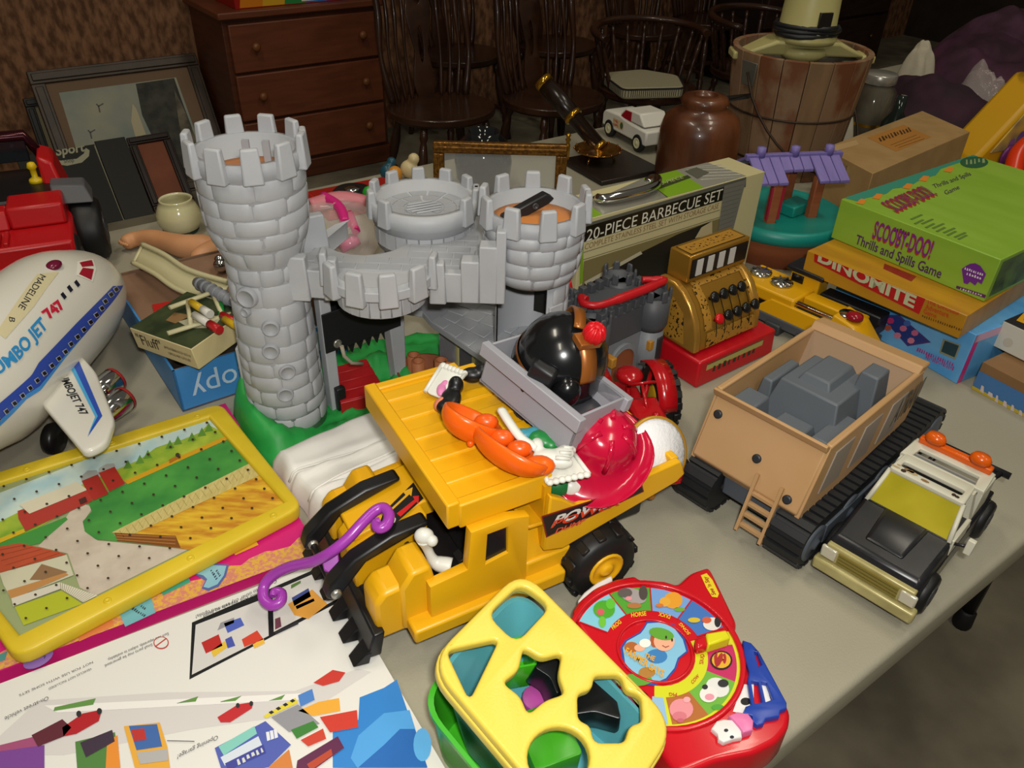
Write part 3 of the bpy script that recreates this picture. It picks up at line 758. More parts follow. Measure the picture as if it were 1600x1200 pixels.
# framed inset picture
pr.poly([(300, 973), (512, 881), (541, 935), (296, 1062)], blk, 1)
pr.poly([(306, 977), (418, 934), (420, 994), (300, 1055)], 'c9c6c2', 2)
pr.poly([(426, 925), (509, 889), (534, 933), (428, 988)], 'd2cfc8', 2)
for q, c in (([(315, 1005), (342, 992), (348, 1010), (322, 1022)], 'b02824'), ([(330, 1018), (352, 1002), (356, 1012), (334, 1028)], 'd7b23a'), ([(350, 975), (376, 966), (382, 978), (356, 990)], '4a5cb0'), ([(352, 1000), (362, 995), (368, 1010), (356, 1014)], '4450a0'), ([(378, 1000), (402, 986), (412, 1000), (382, 1012)], 'c8402c'), ([(395, 1008), (412, 998), (414, 1006), (398, 1014)], 'e0b040'), ([(340, 986), (366, 974), (366, 966), (345, 974)], '8a8a90')):
    pr.poly(q, c, 3)
for q, c in (([(450, 945), (488, 922), (512, 945), (482, 968), (460, 962)], 'd99a3e'), ([(456, 935), (482, 920), (486, 933), (460, 948)], '3b4a86'), ([(462, 948), (490, 936), (492, 940), (464, 953)], '8a4a30'), ([(455, 915), (470, 908), (470, 912), (455, 921)], '587a3c'), ([(512, 925), (520, 920), (522, 928), (513, 931)], 'c8362a'), ([(430, 985), (440, 980), (438, 965), (430, 968)], '70404c')):
    pr.poly(q, c, 3)
pr.line([(432, 990), (464, 975)], .004, '2c2c30', 4)
# lower scene: road, lawns, garage, cars
pr.poly([(60, 1095), (260, 1082), (460, 1080), (560, 1045), (580, 1050), (480, 1115), (300, 1140), (100, 1180), (0, 1180), (0, 1150)], 'cbc7c4', 1)
pr.poly([(70, 1103), (470, 1084), (470, 1094), (90, 1114)], 'e2dfda', 2)
for q in ([(86, 1106), (150, 1092), (146, 1102), (84, 1112)], [(278, 1100), (310, 1089), (306, 1097), (276, 1100)], [(345, 1097), (378, 1088), (368, 1096), (345, 1098)], [(420, 1096), (446, 1086), (440, 1094), (420, 1096)]): pr.poly(q, '5f8a44', 3)
pr.poly([(98, 1138), (130, 1116), (160, 1110), (155, 1128), (120, 1148), (100, 1152)], 'a81c24', 4)
pr.poly([(50, 1150), (98, 1125), (112, 1138), (100, 1152), (60, 1168)], '5a2430', 4)
pr.ell(124, 1117, 4, 5, '2a2a2c', 5).ell(156, 1113, 4, 5, '2a2a2c', 5)
pr.poly([(340, 1122), (372, 1102), (396, 1098), (394, 1108), (360, 1130), (345, 1130)], 'b8262c', 4)
pr.ell(372, 1104, 3, 4, '2a2a2c', 5).ell(393, 1101, 3, 4, '2a2a2c', 5)
pr.poly([(490, 1068), (520, 1048), (540, 1052), (530, 1066), (505, 1073)], 'c0392f', 4)
pr.poly([(194, 1136), (250, 1130), (262, 1168), (268, 1215), (215, 1215)], 'd9a13a', 4)
pr.poly([(202, 1136), (246, 1133), (254, 1168), (214, 1174)], '3a62a0', 5)
pr.poly([(206, 1142), (226, 1140), (230, 1158), (210, 1160)], 'b0302c', 6)
pr.poly([(214, 1178), (262, 1172), (264, 1190), (220, 1196)], 'a8a6a4', 6)
pr.poly([(118, 1160), (180, 1145), (190, 1215), (122, 1215)], '4c7a3c', 3).poly([(126, 1162), (176, 1142), (180, 1160), (135, 1185)], '3a2c3c', 5)
pr.poly([(168, 1160), (184, 1150), (190, 1215), (165, 1215)], 'd9862e', 4)
pr.poly([(0, 1175), (70, 1165), (70, 1215), (0, 1215)], '74408c', 3).poly([(0, 1165), (60, 1150), (70, 1180), (0, 1195)], '9a4a70', 2)
pr.poly([(336, 1170), (415, 1128), (455, 1165), (420, 1200), (350, 1215)], '4c5aa8', 4)
pr.poly([(342, 1168), (398, 1136), (402, 1148), (350, 1182)], '7ec0b4', 5)
pr.poly([(345, 1185), (404, 1152), (410, 1166), (352, 1198)], 'c9d2dc', 5).poly([(352, 1195), (412, 1165), (416, 1178), (358, 1205)], '3a3f90', 6)
pr.marks((372, 1199), (416, 1176), (369, 1190), 6, 'c8ccc4', 7)
for i in range(3): pr.poly([(416+i*6, 1146-i*2), (421+i*6, 1145-i*2), (423+i*6, 1158-i*2), (418+i*6, 1160-i*2)], 'd9dbe0', 6)
pr.poly([(412, 1120), (462, 1092), (466, 1100), (416, 1124)], 'd6c63a', 5)
for i in range(4): pr.poly([(420+i*11, 1115-i*6), (425+i*11, 1112-i*6), (429+i*11, 1115-i*6), (424+i*11, 1118-i*6)], '22221f', 6)
pr.poly([(424, 1122), (466, 1102), (500, 1132), (452, 1145)], '8c8c92', 4)
pr.poly([(455, 1142), (490, 1128), (498, 1138), (464, 1156)], '3a7a34', 5)
pr.poly([(500, 1122), (558, 1111), (560, 1138), (516, 1146)], 'c43a2c', 5).poly([(470, 1158), (505, 1140), (510, 1156), (482, 1168)], 'c2402e', 5)
pr.poly([(466, 1112), (498, 1098), (530, 1092), (532, 1112), (490, 1120)], 'e0a338', 4).poly([(466, 1088), (488, 1078), (492, 1095), (470, 1106)], '4a7cc0', 5)
pr.poly([(465, 1190), (528, 1152), (538, 1170), (480, 1212), (462, 1212)], '5c2448', 5).poly([(480, 1196), (518, 1172), (520, 1182), (486, 1206)], 'b0442c', 6)
pr.poly([(420, 1200), (452, 1172), (460, 1212), (424, 1212)], 'c87a3a', 4)
tx = '4c4c4e'
pr.text('Opening garage!', (341, 1150), (278, 1181), (341, 1157), tx, 5)
pr.text('On-street vehicle', (76, 1089), (8, 1122), (77, 1095), tx, 5)
pr.text('Connect to other city sets to build', (432, 906), (318, 962), (433, 911), tx, 3)
pr.text('Ultimate Hot Wheels metropolis!', (418, 922), (306, 962), (419, 927), tx, 3)
pr.text('Small parts may be generated.', (238, 1006), (163, 1040), (239, 1010), tx, 3)
pr.text('Each sold separately, subject to availability.', (263, 989), (168, 1030), (264, 993), tx, 3)
pr.text('VEHICLES NOT INCLUDED', (143, 1044), (76, 1076), (144, 1047), tx, 3)
pr.text('NOT FOR USE WITH SOME SETS', (145, 1034), (30, 1086), (146, 1037), tx, 3)
pr.ell(252, 1005, 12, 10, 'b8403c', 2).ell(252, 1005, 10.4, 8.4, Wt, 3); pr.line([(244, 1011), (260, 999)], .0016, 'b8403c', 4)
pr.line([(262, 1159), (304, 1160)], .0008, tx, 5)
pr.go('printed_artwork')
# ---- pink board with a lace border
pk, pr, _ = board('pink_board', 'bright pink board with gold lace border and paper hearts', 'board', [(499, 858), (352, 630), (-150, 790), (-130, 1098)], 0, .017, mat('pink_card', 'c4166e', .45), part='board')
m_lace = mat('gold_lace', 'd2a23c', .6, c2='c77a6a', ns=260, nd=2, lo=.42, hi=.6)
top = []
for i in range(27):
    t = i/26; x = 497-t*500; y = 861+t*186
    top.append((x-8+(-3 if i % 2 else 3), y-24-(4*math.sin(i*1.9))))
pr.poly([(498, 862)]+[top[0]]+top[1:]+[(0, 1047)], m_lace, 1)
def px_card(q, c, l=2): pr.poly(q, c, l)
px_card([(358, 855), (395, 838), (404, 852), (368, 868)], 'd9a52c')
pr.line([(373, 853), (385, 850), (388, 843)], .0012, 'b05a20', 3)
for x, y in ((298, 888), (312, 882), (326, 876), (340, 868), (353, 866)): pr.ell(x, y, 4.5, 3.6, 'dcd04a', 2)
px_card([(246, 912), (290, 893), (298, 910), (255, 931)], '3f9a80')
px_card([(185, 955), (236, 931), (243, 958), (196, 980)], '6aa8b4')
pr.marks((225, 966), (205, 953), (229, 962), 7, '2a3a3c', 3).marks((226, 955), (218, 949), (229, 951), 3, '2a3a3c', 3)
hp = [(308, 898), (318, 886), (334, 884), (354, 885), (350, 900), (340, 914), (326, 920), (318, 918), (324, 906), (318, 900)]
pr.poly([(305, 898), (316, 884), (334, 881), (358, 883), (353, 901), (342, 917), (326, 924), (315, 920), (321, 908), (314, 904)], '54609c', 2).poly(hp, '84b4c4', 3)
pr.marks((338, 908), (328, 892), (341, 905), 5, '2c3c50', 4).marks((343, 903), (337, 893), (346, 900), 4, '2c3c50', 4)
px_card([(122, 975), (174, 958), (178, 978), (124, 1003)], 'd07a44')
pr.ell(60, 1030, 26, 12, '7e5fa8', 2, a=-.5); pr.text('My', (70, 1030), (58, 1024), (72, 1026), '35284c', 3)
px_card([(-5, 1025), (12, 1018), (8, 1032), (-5, 1036)], '4c8a86')
pr.go('printed_artwork')
# ---- farm peg board with a yellow plastic frame
def hole_(r):
    ins = [(447, 778), (330, 655), (-120, 800), (28, 990)]
    q = [LP(r, x, y, .036) for x, y in ((444, 783), (326, 650), (-130, 792), (30, 990))]
    pts = [(a.x, a.y) for a in q]
    if sum(a[0]*b[1]-b[0]*a[1] for a, b in zip(pts, pts[1:]+pts[:1])) < 0: pts = pts[::-1]
    return pts
m_yf = mat('peg_frame_yellow', 'c9ad1e', .42, c2='d6ba2a', ns=14, bump=.05, bs=80)
fb, prf, _ = board('peg_board', 'farm picture peg board in a yellow plastic frame', 'board game', [(474, 790), (345, 628), (-152, 782), (22, 1028)], .017, .036, m_yf, bevel=.004, rnd_=.018, part='frame', inner=hole_)
q = [LP(fb, x, y, .032) for x, y in ((452, 786), (328, 641), (-140, 790), (24, 1004))]
g = MB(); base = [(a.x, a.y) for a in q]; g.prism(base, .001, .0115); g.go('picture_panel', ink('8f9a6c', .5), fb)
pr = Print(fb, (0, 0, .0115), (1, 0, 0), (0, 1, 0))
def z2(pts): return [(x*.3125, 600+y*.3125) for x, y in pts]          # coordinates read in the 500x350 zoom of the board
sky = mat('print_sky', '9fc0c8', .5, c2='c4d2c8', ns=24); grass = mat('print_grass', '2f7a34', .5, c2='4a963e', ns=18, stretch=(1, 1, 1)); grass2 = mat('print_scrub', '6f9a28', .5, c2='a9b83a', ns=30)
wheat = mat('print_wheat', 'b87a1c', .5, c2='d8b02c', ns=16, stretch=(2, 8, 1)); path = mat('print_path', 'b5a896', .55, c2='c4b8a6', ns=40)
pr.poly(z2([(-460, 660), (0, 545), (1062, 135), (1140, 250), (600, 470), (420, 540), (0, 760), (-300, 900)]), sky, 1)
pr.poly(z2([(-200, 850), (0, 690), (100, 640), (560, 440), (700, 380), (780, 320), (840, 300), (900, 285), (1000, 245), (1040, 205), (1070, 220), (1110, 240), (1140, 275), (620, 490), (440, 580), (0, 830)]), grass2, 2)
for x, y in ((1045, 215), (1010, 238), (890, 280), (850, 300), (740, 350), (700, 375), (640, 400), (960, 262)): pr.poly(z2([(x-22, y+28), (x, y-18), (x+22, y+22)]), '5c8a34', 3)
pr.poly(z2([(620, 490), (1142, 258), (1152, 275), (640, 505)]), 'c9981e', 4)
pr.poly(z2([(-60, 800), (120, 728), (128, 745), (-60, 825)]), 'c9a81e', 4)
pr.poly(z2([(440, 590), (640, 500), (1150, 278), (1262, 400), (560, 745), (600, 790), (480, 780), (425, 740), (415, 690), (460, 640)]), grass, 3)
pr.poly(z2([(-200, 930), (0, 800), (330, 668), (340, 680), (200, 800), (60, 830), (-60, 950)]), '3f8a3a', 3)
pr.poly(z2([(430, 605), (465, 620), (418, 690), (425, 740), (490, 785), (600, 795), (940, 830), (760, 920), (600, 1000), (480, 1060), (400, 1020), (340, 850), (190, 815), (330, 672), (350, 640)]), path, 2)
pr.poly(z2([(560, 748), (1262, 395), (1325, 450), (660, 760)]), mat('print_fence', 'c9b978', .5, c2='b7a763', ns=60, stretch=(8, 1, 1)), 5)
pr.poly(z2([(660, 760), (1310, 445), (1440, 590), (1000, 838), (940, 832), (640, 790)]), wheat, 4)
pr.poly(z2([(575, 750), (880, 765), (905, 825), (590, 790)]), '7a4a22', 6)
for i in range(3): pr.poly(z2([(585, 758+i*12), (880, 770+i*17), (880, 776+i*17), (585, 763+i*12)]), 'a06a34', 7)
for i in range(22):
    t = i/21; a = (600+t*660, 740-t*330); pr.line(z2([(a[0], a[1]), (a[0]+22, a[1]+32)]), .0005, '9a8a4c', 6)
pr.poly(z2([(90, 640), (450, 520), (465, 590), (130, 740), (95, 680)]), 'a8362c', 5)                # barn
pr.poly(z2([(100, 610), (385, 495), (440, 535), (150, 655)]), 'cfc8b0', 6)
pr.poly(z2([(410, 490), (490, 455), (545, 555), (470, 588), (425, 520)]), 'a32c26', 6).poly(z2([(495, 450), (575, 420), (628, 505), (550, 545)]), 'b03028', 7)
pr.poly(z2([(408, 470), (440, 440), (485, 438), (495, 458), (412, 492)]), '9a9c98', 7).poly(z2([(497, 430), (535, 408), (572, 405), (580, 420), (500, 452)]), 'a5a7a2', 8)
pr.poly(z2([(395, 585), (430, 570), (440, 595), (405, 610)]), '4a2420', 7)
pr.poly(z2([(845, 385), (905, 355), (905, 372), (850, 402)]), 'a86a20', 6).ell(*z2([(890, 362)])[0], 3.4, 3.4, '3a3a2c', 7)
pr.poly(z2([(-60, 830), (100, 800), (335, 855), (0, 950), (-60, 950)]), 'b04a2c', 5)                 # shed roof
for i in range(5): pr.line(z2([(-40+i*25, 845+i*22), (120+i*45, 812+i*10)]), .0005, '8a3820', 6)
pr.poly(z2([(0, 950), (335, 858), (370, 960), (60, 1080), (20, 1010)]), 'c2bea4', 4).poly(z2([(150, 985), (210, 905), (340, 945), (260, 985)]), '8a6a4a', 5)
pr.poly(z2([(40, 1040), (330, 950), (345, 960), (60, 1085)]), 'b5824a', 6)
pr.poly(z2([(60, 1080), (300, 1000), (310, 1030), (70, 1120)]), 'c9c4b4', 7).poly(z2([(300, 998), (490, 1065), (420, 1100), (310, 1035)]), 'd2ccb8', 7)
for i in range(16): pr.line(z2([(305+i*11.5, 1000+i*4), (309+i*7, 1035+i*4.4)]), .0005, '8c8468', 8)
pr.poly(z2([(75, 1118), (310, 1035), (415, 1102), (120, 1210)]), 'a9b02a', 3)
pegs = []
hn = 0
for j in range(9):
    for i in range(13):
        # a regular grid over the visible panel
        a = Vector((330, 652)).lerp(Vector((444, 783)), (j+.5)/9); b = Vector((-130, 792)).lerp(Vector((30, 990)), (j+.5)/9)
        x, y = a.lerp(b, (i+.35)/13)
        if x > 4 and y < 1000: pr.ell(x, y, 2.3, 1.9, '3c3020', 9, n=8)
pr.go('farm_picture')
for t in (.08, .38, .68):
    for a, b in (((462, 788), (30, 1010)), ((344, 640), (-100, 778))):
        x, y = Vector(a).lerp(Vector(b), t); w = LP(fb, x, y, .036)
        s_ = MB().at((w.x, w.y, .019)); s_.lathe([(.0042, 0), (.0038, .0012), (.002, .0012), (.0015, .0004), (0, .0004)], 14, close=False); s_.go('frame_stud', m_yf, fb)
# ---- toy jumbo jet
JO = Vector((-.662, .92, TZ))
jet = thing('toy_jet', 'white plastic toy jumbo jet with blue window stripe and red numbers', 'toy plane', JO)
m_jet = mat('jet_white', 'd5d2c6', .22, coat=.3)
ZC = .104
def jr(y):
    if y > .06: t = min(1, (y-.06)/.165); return .079*math.sqrt(max(0, 1-t**2.3))
    if y < -.12: return max(.022, .079+(y+.12)*.17)
    return .079
def hump(y):
    t = (y+.02)/.17; return max(0, 1-t*t)**1.0*.20 if abs(t) < 1 else 0
def jz(y): return ZC+(max(0, -.12-y)*.22)-(.012*((y-.06)/.165)**2 if y > .06 else 0)
def jR(y, th): return jr(y)*(1+hump(y)*max(0, math.sin(th))**2.2)
def jp(y, th, l=0.0): R_ = jR(y, th)+l; return Vector((R_*math.cos(th), y, jz(y)+R_*math.sin(th)))
b = MB(); ys = [-.42+.48*i/20 for i in range(20)]+[.06+.165*math.sin(PI/2*i/14) for i in range(15)]
vs = []; fs = []; n = 36
for y in ys:
    for j in range(n): vs.append(jp(y, 2*PI*j/n))
for i in range(len(ys)-1):
    for j in range(n): k = (j+1) % n; fs.append([i*n+j, i*n+k, (i+1)*n+k, (i+1)*n+j])
fs.append(list(range(n)))
b.add(vs, fs, 0, True); b.go('fuselage', m_jet, jet)
R0 = .079
class JetPrint(Print):
    def px(s, x, y):
        o = Vector((0, 0, TZ+HC))-JO; d = ray(x, y).normalized(); t = .5
        while t < 2.2:
            q = o+d*t
            if -.5 < q.y < .225:
                v = Vector((q.x, q.z-jz(q.y))); th = math.atan2(v.y, v.x)
                if v.length <= jR(q.y, th): return (q.y, th*R0)
            t += .0008
        return (.2, .1)
    def go(s, name):
        bm = bmesh.new(); bv = [bm.verts.new(v) for v in s.mb.v]
        for f, m in zip(s.mb.f, s.mb.mi):
            try: nf = bm.faces.new([bv[i] for i in f]); nf.material_index = m
            except ValueError: pass
        bmesh.ops.triangulate(bm, faces=bm.faces)
        for _ in range(4):
            lg = [e for e in bm.edges if e.calc_length() > .009]
            if not lg: break
            bmesh.ops.subdivide_edges(bm, edges=lg, cuts=1); bmesh.ops.triangulate(bm, faces=bm.faces)
        for v in bm.verts: v.co = jp(v.co.x, v.co.y/R0, v.co.z)
        me = bpy.data.meshes.new(name); bm.to_mesh(me); bm.free()
        for m in s.mats: me.materials.append(m)
        o = bpy.data.objects.new(name, me); col.objects.link(o); o.parent = s.root
JL = .0005
jp_ = JetPrint(jet, (0, 0, 0), (1, 0, 0), (0, 1, 0), fn=lambda a, b, l: Vector((a, b, l/LIFT*JL)))
jp_.poly([(-30, 661), (0, 629), (60, 567), (120, 504), (176, 447), (192, 446), (160, 490), (100, 560), (40, 622), (0, 663), (-30, 690)], '2f4aa8', 1)
jp_.poly([(-30, 684), (0, 655), (40, 616), (100, 556), (130, 524), (100, 560), (40, 624), (0, 664), (-30, 692)], '3f8ad0', 2)
for x, y in ((720, 210), (688, 242), (652, 285), (630, 328), (597, 370), (560, 415), (517, 462), (478, 507), (437, 552), (402, 600), (361, 643), (317, 687), (270, 735), (225, 780), (180, 827), (133, 874), (82, 922), (32, 972), (-20, 1020)):
    cx_, cy_ = x/4, 400+y/4
    jp_.poly([(cx_-5.2, cy_-1), (cx_+1, cy_-5.2), (cx_+5.2, cy_+1), (cx_-1, cy_+5.2)], 'b9bcc4', 3)
    jp_.poly([(cx_-4, cy_-.8), (cx_+.8, cy_-4), (cx_+4, cy_+.8), (cx_-.8, cy_+4)], '14161a', 4)
for x, y in ((480, 175), (435, 207), (395, 252)):
    cx_, cy_ = x/4, 400+y/4; jp_.poly([(cx_-5, cy_-2), (cx_-1, cy_-6), (cx_+5, cy_+2), (cx_+1, cy_+6)], '1b1d2c', 2)
jp_.text('747', (76, 499), (102, 479), (63, 488), 'c0203c', 2, bold=.05)
jp_.text('JUMBO JET', (-14, 593), (74, 511), (-25, 579), '2f86c0', 2, bold=.035)
jp_.poly([(-6, 520), (18, 484), (58, 429), (92, 425), (52, 480), (8, 530)], 'cdc39c', 1)
jp_.text('MADELINE', (63, 429), (28, 481), (72, 433), '23242c', 2).text('B', (14, 496), (14, 503), (23, 498), '23242c', 2)
jp_.poly([(124, 411), (143, 407), (146, 416), (128, 418)], 'a01c30', 2).poly([(129, 419), (146, 421), (142, 438), (123, 429)], 'a01c30', 2)
jp_.poly([(121, 409), (145, 405), (150, 421), (144, 441), (119, 430)], 'e2dfd2', 1)
jp_.go('markings')
dm = MB(); a_ = jp_.px(84, 415); c_ = jp(a_[0], a_[1]/R0); dm.ball(tuple(c_), (.010, .013, .006)); dm.go('roof_beacon', pl('6a1434', .2), jet)
MB().prism_y([(0, 0), (0, 0), (0, 0)], 0, 0) if False else None
fin = MB().hexa([(-.004, -.41, .19), (.004, -.41, .19), (.004, -.29, .19), (-.004, -.29, .19)], [(-.003, -.44, .30), (.003, -.44, .30), (.003, -.39, .30), (-.003, -.39, .30)]).go('tail_fin', m_jet, jet, bevel=.002)
for s_ in (-1, 1): MB().hexa([(s_*.01, -.40, .168), (s_*.13, -.44, .172), (s_*.13, -.40, .172), (s_*.01, -.32, .168)], [(s_*.01, -.40, .176), (s_*.13, -.44, .178), (s_*.13, -.40, .178), (s_*.01, -.32, .176)]).go('tailplane', m_jet, jet, bevel=.002)
# wing nearest the camera
wp = [LP(jet, x, y, .092) for x, y in ((118, 543), (150, 580), (179, 655), (166, 692), (132, 708), (52, 614), (60, 560))]
wq = [(q.x, q.y) for q in wp]
if sum(a[0]*c[1]-c[0]*a[1] for a, c in zip(wq, wq[1:]+wq[:1])) < 0: wq = wq[::-1]
wg = plate('wing', [round_poly(wq, .012)], .080, .092, m_jet, jet, bevel=.004, res=2)
pw = Print(jet, (0, 0, .092), (1, 0, 0), (0, 1, 0))
pw.poly([(106, 552), (116, 547), (160, 650), (137, 683), (151, 651)], '2d4fae', 1).poly([(103, 561), (106, 553), (153, 651), (137, 681), (149, 652)], '49a4d4', 2)
pw.text('JUMBOJET 747', (91, 585), (126, 650), (103, 582), '1a1b1e', 2, bold=.02)
pw.go('wing_markings', wg)
wl_ = MB(); wl_.prism([(-.20, -.16), (-.17, -.18), (-.055, -.06), (-.055, .05)], .080, .092); wl_.go('wing', m_jet, jet, bevel=.004)
m_chr = mat('chrome', 'c9c9c9', .12, metal=1)
for px, py in ((178, 598), (193, 628)):
    q = LP(jet, px, py, .052); e = MB().aim((q.x-.012, q.y-.022, .052), (.35, 1, 0))
    e.lathe([(.006, -.012), (.014, -.008), (.0165, .01), (.0175, .03), (.0165, .032), (.014, .026), (0, .024)], 20, close=False); eo = e.go('engine', m_chr, jet)
    e2 = MB().aim((q.x-.012, q.y-.022, .052), (.35, 1, 0)); e2.lathe([(.0178, .029), (.0178, .033), (.0162, .033), (.0162, .029)], 20, close=False); e2.go('intake_ring', pl('a02828', .3), eo)
for x, y in ((.062, -.105), (-.05, -.105), (.0, .10)):
    q = MB().aim((x-.009, y, .0215), (1, 0, 0)); q.lathe([(.008, 0), (.020, .002), (.0215, .006), (.0215, .012), (.020, .016), (.008, .018)], 20); q.go('wheel', pl('131313', .35), jet)
# ---- red toy truck behind the jet
RTo = P(60, 440, 0); RTo = Vector((-.912, 1.31, TZ)); rta = math.radians(26)
rt_ = thing('toy_truck', 'large red plastic toy truck with black cockpit and yellow pegs', 'toy truck', RTo, rta)
m_red = mat('toy_red', 'b51218', .35, bump=.05, bs=120)
b = MB(); b.box(-.20, .115, -.135, .10, .045, .105); b.go('body', m_red, rt_, bevel=.006)
b = MB(); b.box(-.20, .118, -.145, -.125, .028, .072); b.go('front_bumper', m_red, rt_, bevel=.005)
b = MB(); b.box(.02, .108, -.06, .02, .105, .142, ty=.006); b.go('seat_block', m_red, rt_, bevel=.005)
b = MB(); b.hexa([(-.20, -.06, .105), (.02, -.06, .105), (.02, .0, .105), (-.20, .0, .105)], [(-.2, -.045, .135), (.02, -.045, .135), (.02, -.01, .135), (-.2, -.01, .135)]); b.go('cowl', m_red, rt_, bevel=.004)
for i in range(7):
    MB().box(.0+i*.012-.06, .007+i*.012-.06, -.128, -.075, .104, .112).go('engine_rib', m_red, rt_, bevel=.0015)
for x0 in (-.115, -.17): MB().box(x0, x0+.04, -.118, -.07, .104, .118, tx=.004, ty=.004).go('hood_block', m_red, rt_, bevel=.003)
pt = Print(rt_, (-.20, -.145, 0), (1, 0, 0), (0, 0, 1)); pt.poly([(20, 432), (60, 425), (60, 435), (20, 440)], 'c2bcb2', 1).poly([(32, 431), (50, 427), (50, 434), (32, 438)], 'c8483c', 2); pt.go('sticker')
b = MB(); b.box(-.20, .10, .0, .17, .105, .135); b.go('cockpit_tub', pl('121214', .4), rt_, bevel=.004)
b = MB(); b.tube([(-.2, .13, .13), (-.2, .15, .205), (.06, .155, .20), (.095, .15, .13)], .012, 8); b.go('roll_bar', mat('maroon_chrome', '3a1018', .15, metal=.6), rt_)
MB().box(-.2, .06, .146, .158, .155, .195).go('windscreen', mat('dark_glass', '1c2024', .1), rt_, bevel=.002)
MB().box(-.075, -.045, .12, .17, .13, .212).go('centre_pillar', pl('0e0e10', .4), rt_, bevel=.003)
for x in (-.055, .065):
    y_ = MB().at((x, .085, .135)); y_.lathe([(.013, 0), (.011, .006), (.005, .01), (.0055, .024), (.009, .028), (.006, .036), (0, .038)], 14); y_.go('peg', pl('d8b812', .35), rt_)
b = MB(); b.hexa([(.075, .06, .10), (.115, .05, .10), (.115, .17, .10), (.075, .17, .10)], [(.075, .09, .18), (.10, .08, .17), (.10, .17, .17), (.075, .17, .18)]); b.go('side_panel', m_red, rt_, bevel=.006)
b = MB(); b.hexa([(.09, .0, .118), (.155, -.01, .118), (.155, .06, .118), (.09, .06, .118)], [(.09, .02, .148), (.145, .015, .143), (.145, .06, .143), (.09, .06, .148)]); b.go('mudguard', pl('55565a', .5), rt_, bevel=.003)
def tyre(root, c, ax, r, w, name='wheel', hub=None, lugs=16, hubm=None):
    m = MB().aim(c, ax); m.lathe([(r*.45, -w/2), (r*.86, -w/2), (r*.96, -w*.38), (r, -w*.2), (r, w*.2), (r*.96, w*.38), (r*.86, w/2), (r*.45, w/2)], 28)
    o = m.go(name, mat('tyre_black', '141414', .5), root)
    if lugs:
        for i in range(lugs):
            a = 2*PI*i/lugs
            for s_ in (-1, 1):
                l = MB().aim(c, ax); M0 = l.M.copy(); l.M = M0 @ Matrix.Rotation(a+(.5*PI/lugs if s_ > 0 else 0), 4, 'Z') @ Matrix.Translation((r*.99, 0, s_*w*.24))
                l.cube((0, 0, 0), (r*.1, r*.22, w*.36)); l.go('tread_block', mat('tyre_black', '141414', .5), o, bevel=r*.02, seg=1)
    if hub:
        h = MB().aim(c, ax); h.lathe([(r*hub, w*.48), (r*hub, w*.54), (r*hub*.88, w*.56), (r*hub*.8, w*.505), (r*hub*.4, w*.503), (r*hub*.36, w*.57), (r*hub*.2, w*.6), (0, w*.6)], 20, close=False); h.go('hub', hubm, o)
        h = MB().aim(c, ax); h.lathe([(r*hub, -w*.48), (r*hub*.9, -w*.53), (0, -w*.53)], 16, close=False); h.go('hub', hubm, o)
    return o
tyre(rt_, (.135, .02, .058), (1, 0, 0), .058, .05, lugs=0, hub=.5, hubm=pl('3a3a3e', .3))
tyre(rt_, (.10, -.10, .05), (1, 0, 0), .05, .04, lugs=0, hub=.5, hubm=pl('3a3a3e', .3))
tyre(rt_, (-.19, .045, .075), (1, 0, 0), .075, .05, lugs=0)
# ---- cream pot and dark saucer
pot = thing('ceramic_pot', 'small round glossy cream ceramic pot', 'pot', P(285, 361, 0))
MB().lathe([(.026, .004), (.036, .010), (.0435, .026), (.043, .042), (.036, .058), (.031, .066), (.0325, .070), (.030, .071), (.028, .066), (.033, .056), (.038, .04), (.03, .012), (0, .010)], 32, close=False).go('bowl', mat('pearl_cream', 'c9c494', .14, c2='d2cba4', ns=14, coat=.6), pot)
MB().lathe([(0, 0), (.03, 0), (.034, .004), (.034, .006), (0, .006)], 24).go('foot_ring', pl('20352a', .3), pot)
# ---- doll legs
sk = mat('doll_skin', 'c98f62', .5, c2='cf976c', ns=16)
dl = thing('doll', 'bare vinyl doll legs crossed, lying beside the cream pot', 'doll', P(270, 392, 0))
def skin_mesh(name, parent, pts, rad, edges, material, sub=2):
    me = bpy.data.meshes.new(name); me.from_pydata([tuple(p) for p in pts], edges, []); o = bpy.data.objects.new(name, me); col.objects.link(o); o.parent = parent
    sm = o.modifiers.new('skin', 'SKIN'); sm.use_smooth_shade = True
    if not me.skin_vertices: 
        pass
    for v, r in zip(me.skin_vertices[0].data, rad): v.radius = (r, r) if not isinstance(r, tuple) else r
    me.skin_vertices[0].data[0].use_root = True
    s = o.modifiers.new('sub', 'SUBSURF'); s.levels = sub; s.render_levels = sub
    me.materials.append(material); return o
def dlp(px, py, z): q = LP(dl, px, py, z); return Vector((q.x, q.y, z))
A = [dlp(345, 385, .036), dlp(318, 386, .036), dlp(288, 386, .032), dlp(262, 378, .028), dlp(236, 372, .024), dlp(216, 372, .02), dlp(202, 376, .018), dlp(192, 383, .016)]
ra_ = [.024, .026, .0245, .020, .0195, .0155, .0165, .0145]
B = [dlp(352, 392, .03), dlp(338, 388, .045), dlp(318, 400, .042), dlp(300, 412, .03)]
pts = A+B; ed = [(i, i+1) for i in range(7)]+[(0, 8)]+[(8, 9), (9, 10), (10, 11)]
body = skin_mesh('body', dl, pts, ra_+[.024, .021, .022, .018], ed, sk)
tb_ = A[-1]; ax_ = (A[-1]-A[-3]).normalized(); side = Vector((-ax_.y, ax_.x, 0)).normalized()
toes = MB()
for i in range(5):
    q = tb_+ax_*(-.001-.0008*abs(i-1))+side*(-.011+i*.0056)+Vector((0, 0, .002)); MB().ball(tuple(q), (.0046-.0004*i,)*3, 8, 6).go('toe', sk, body)
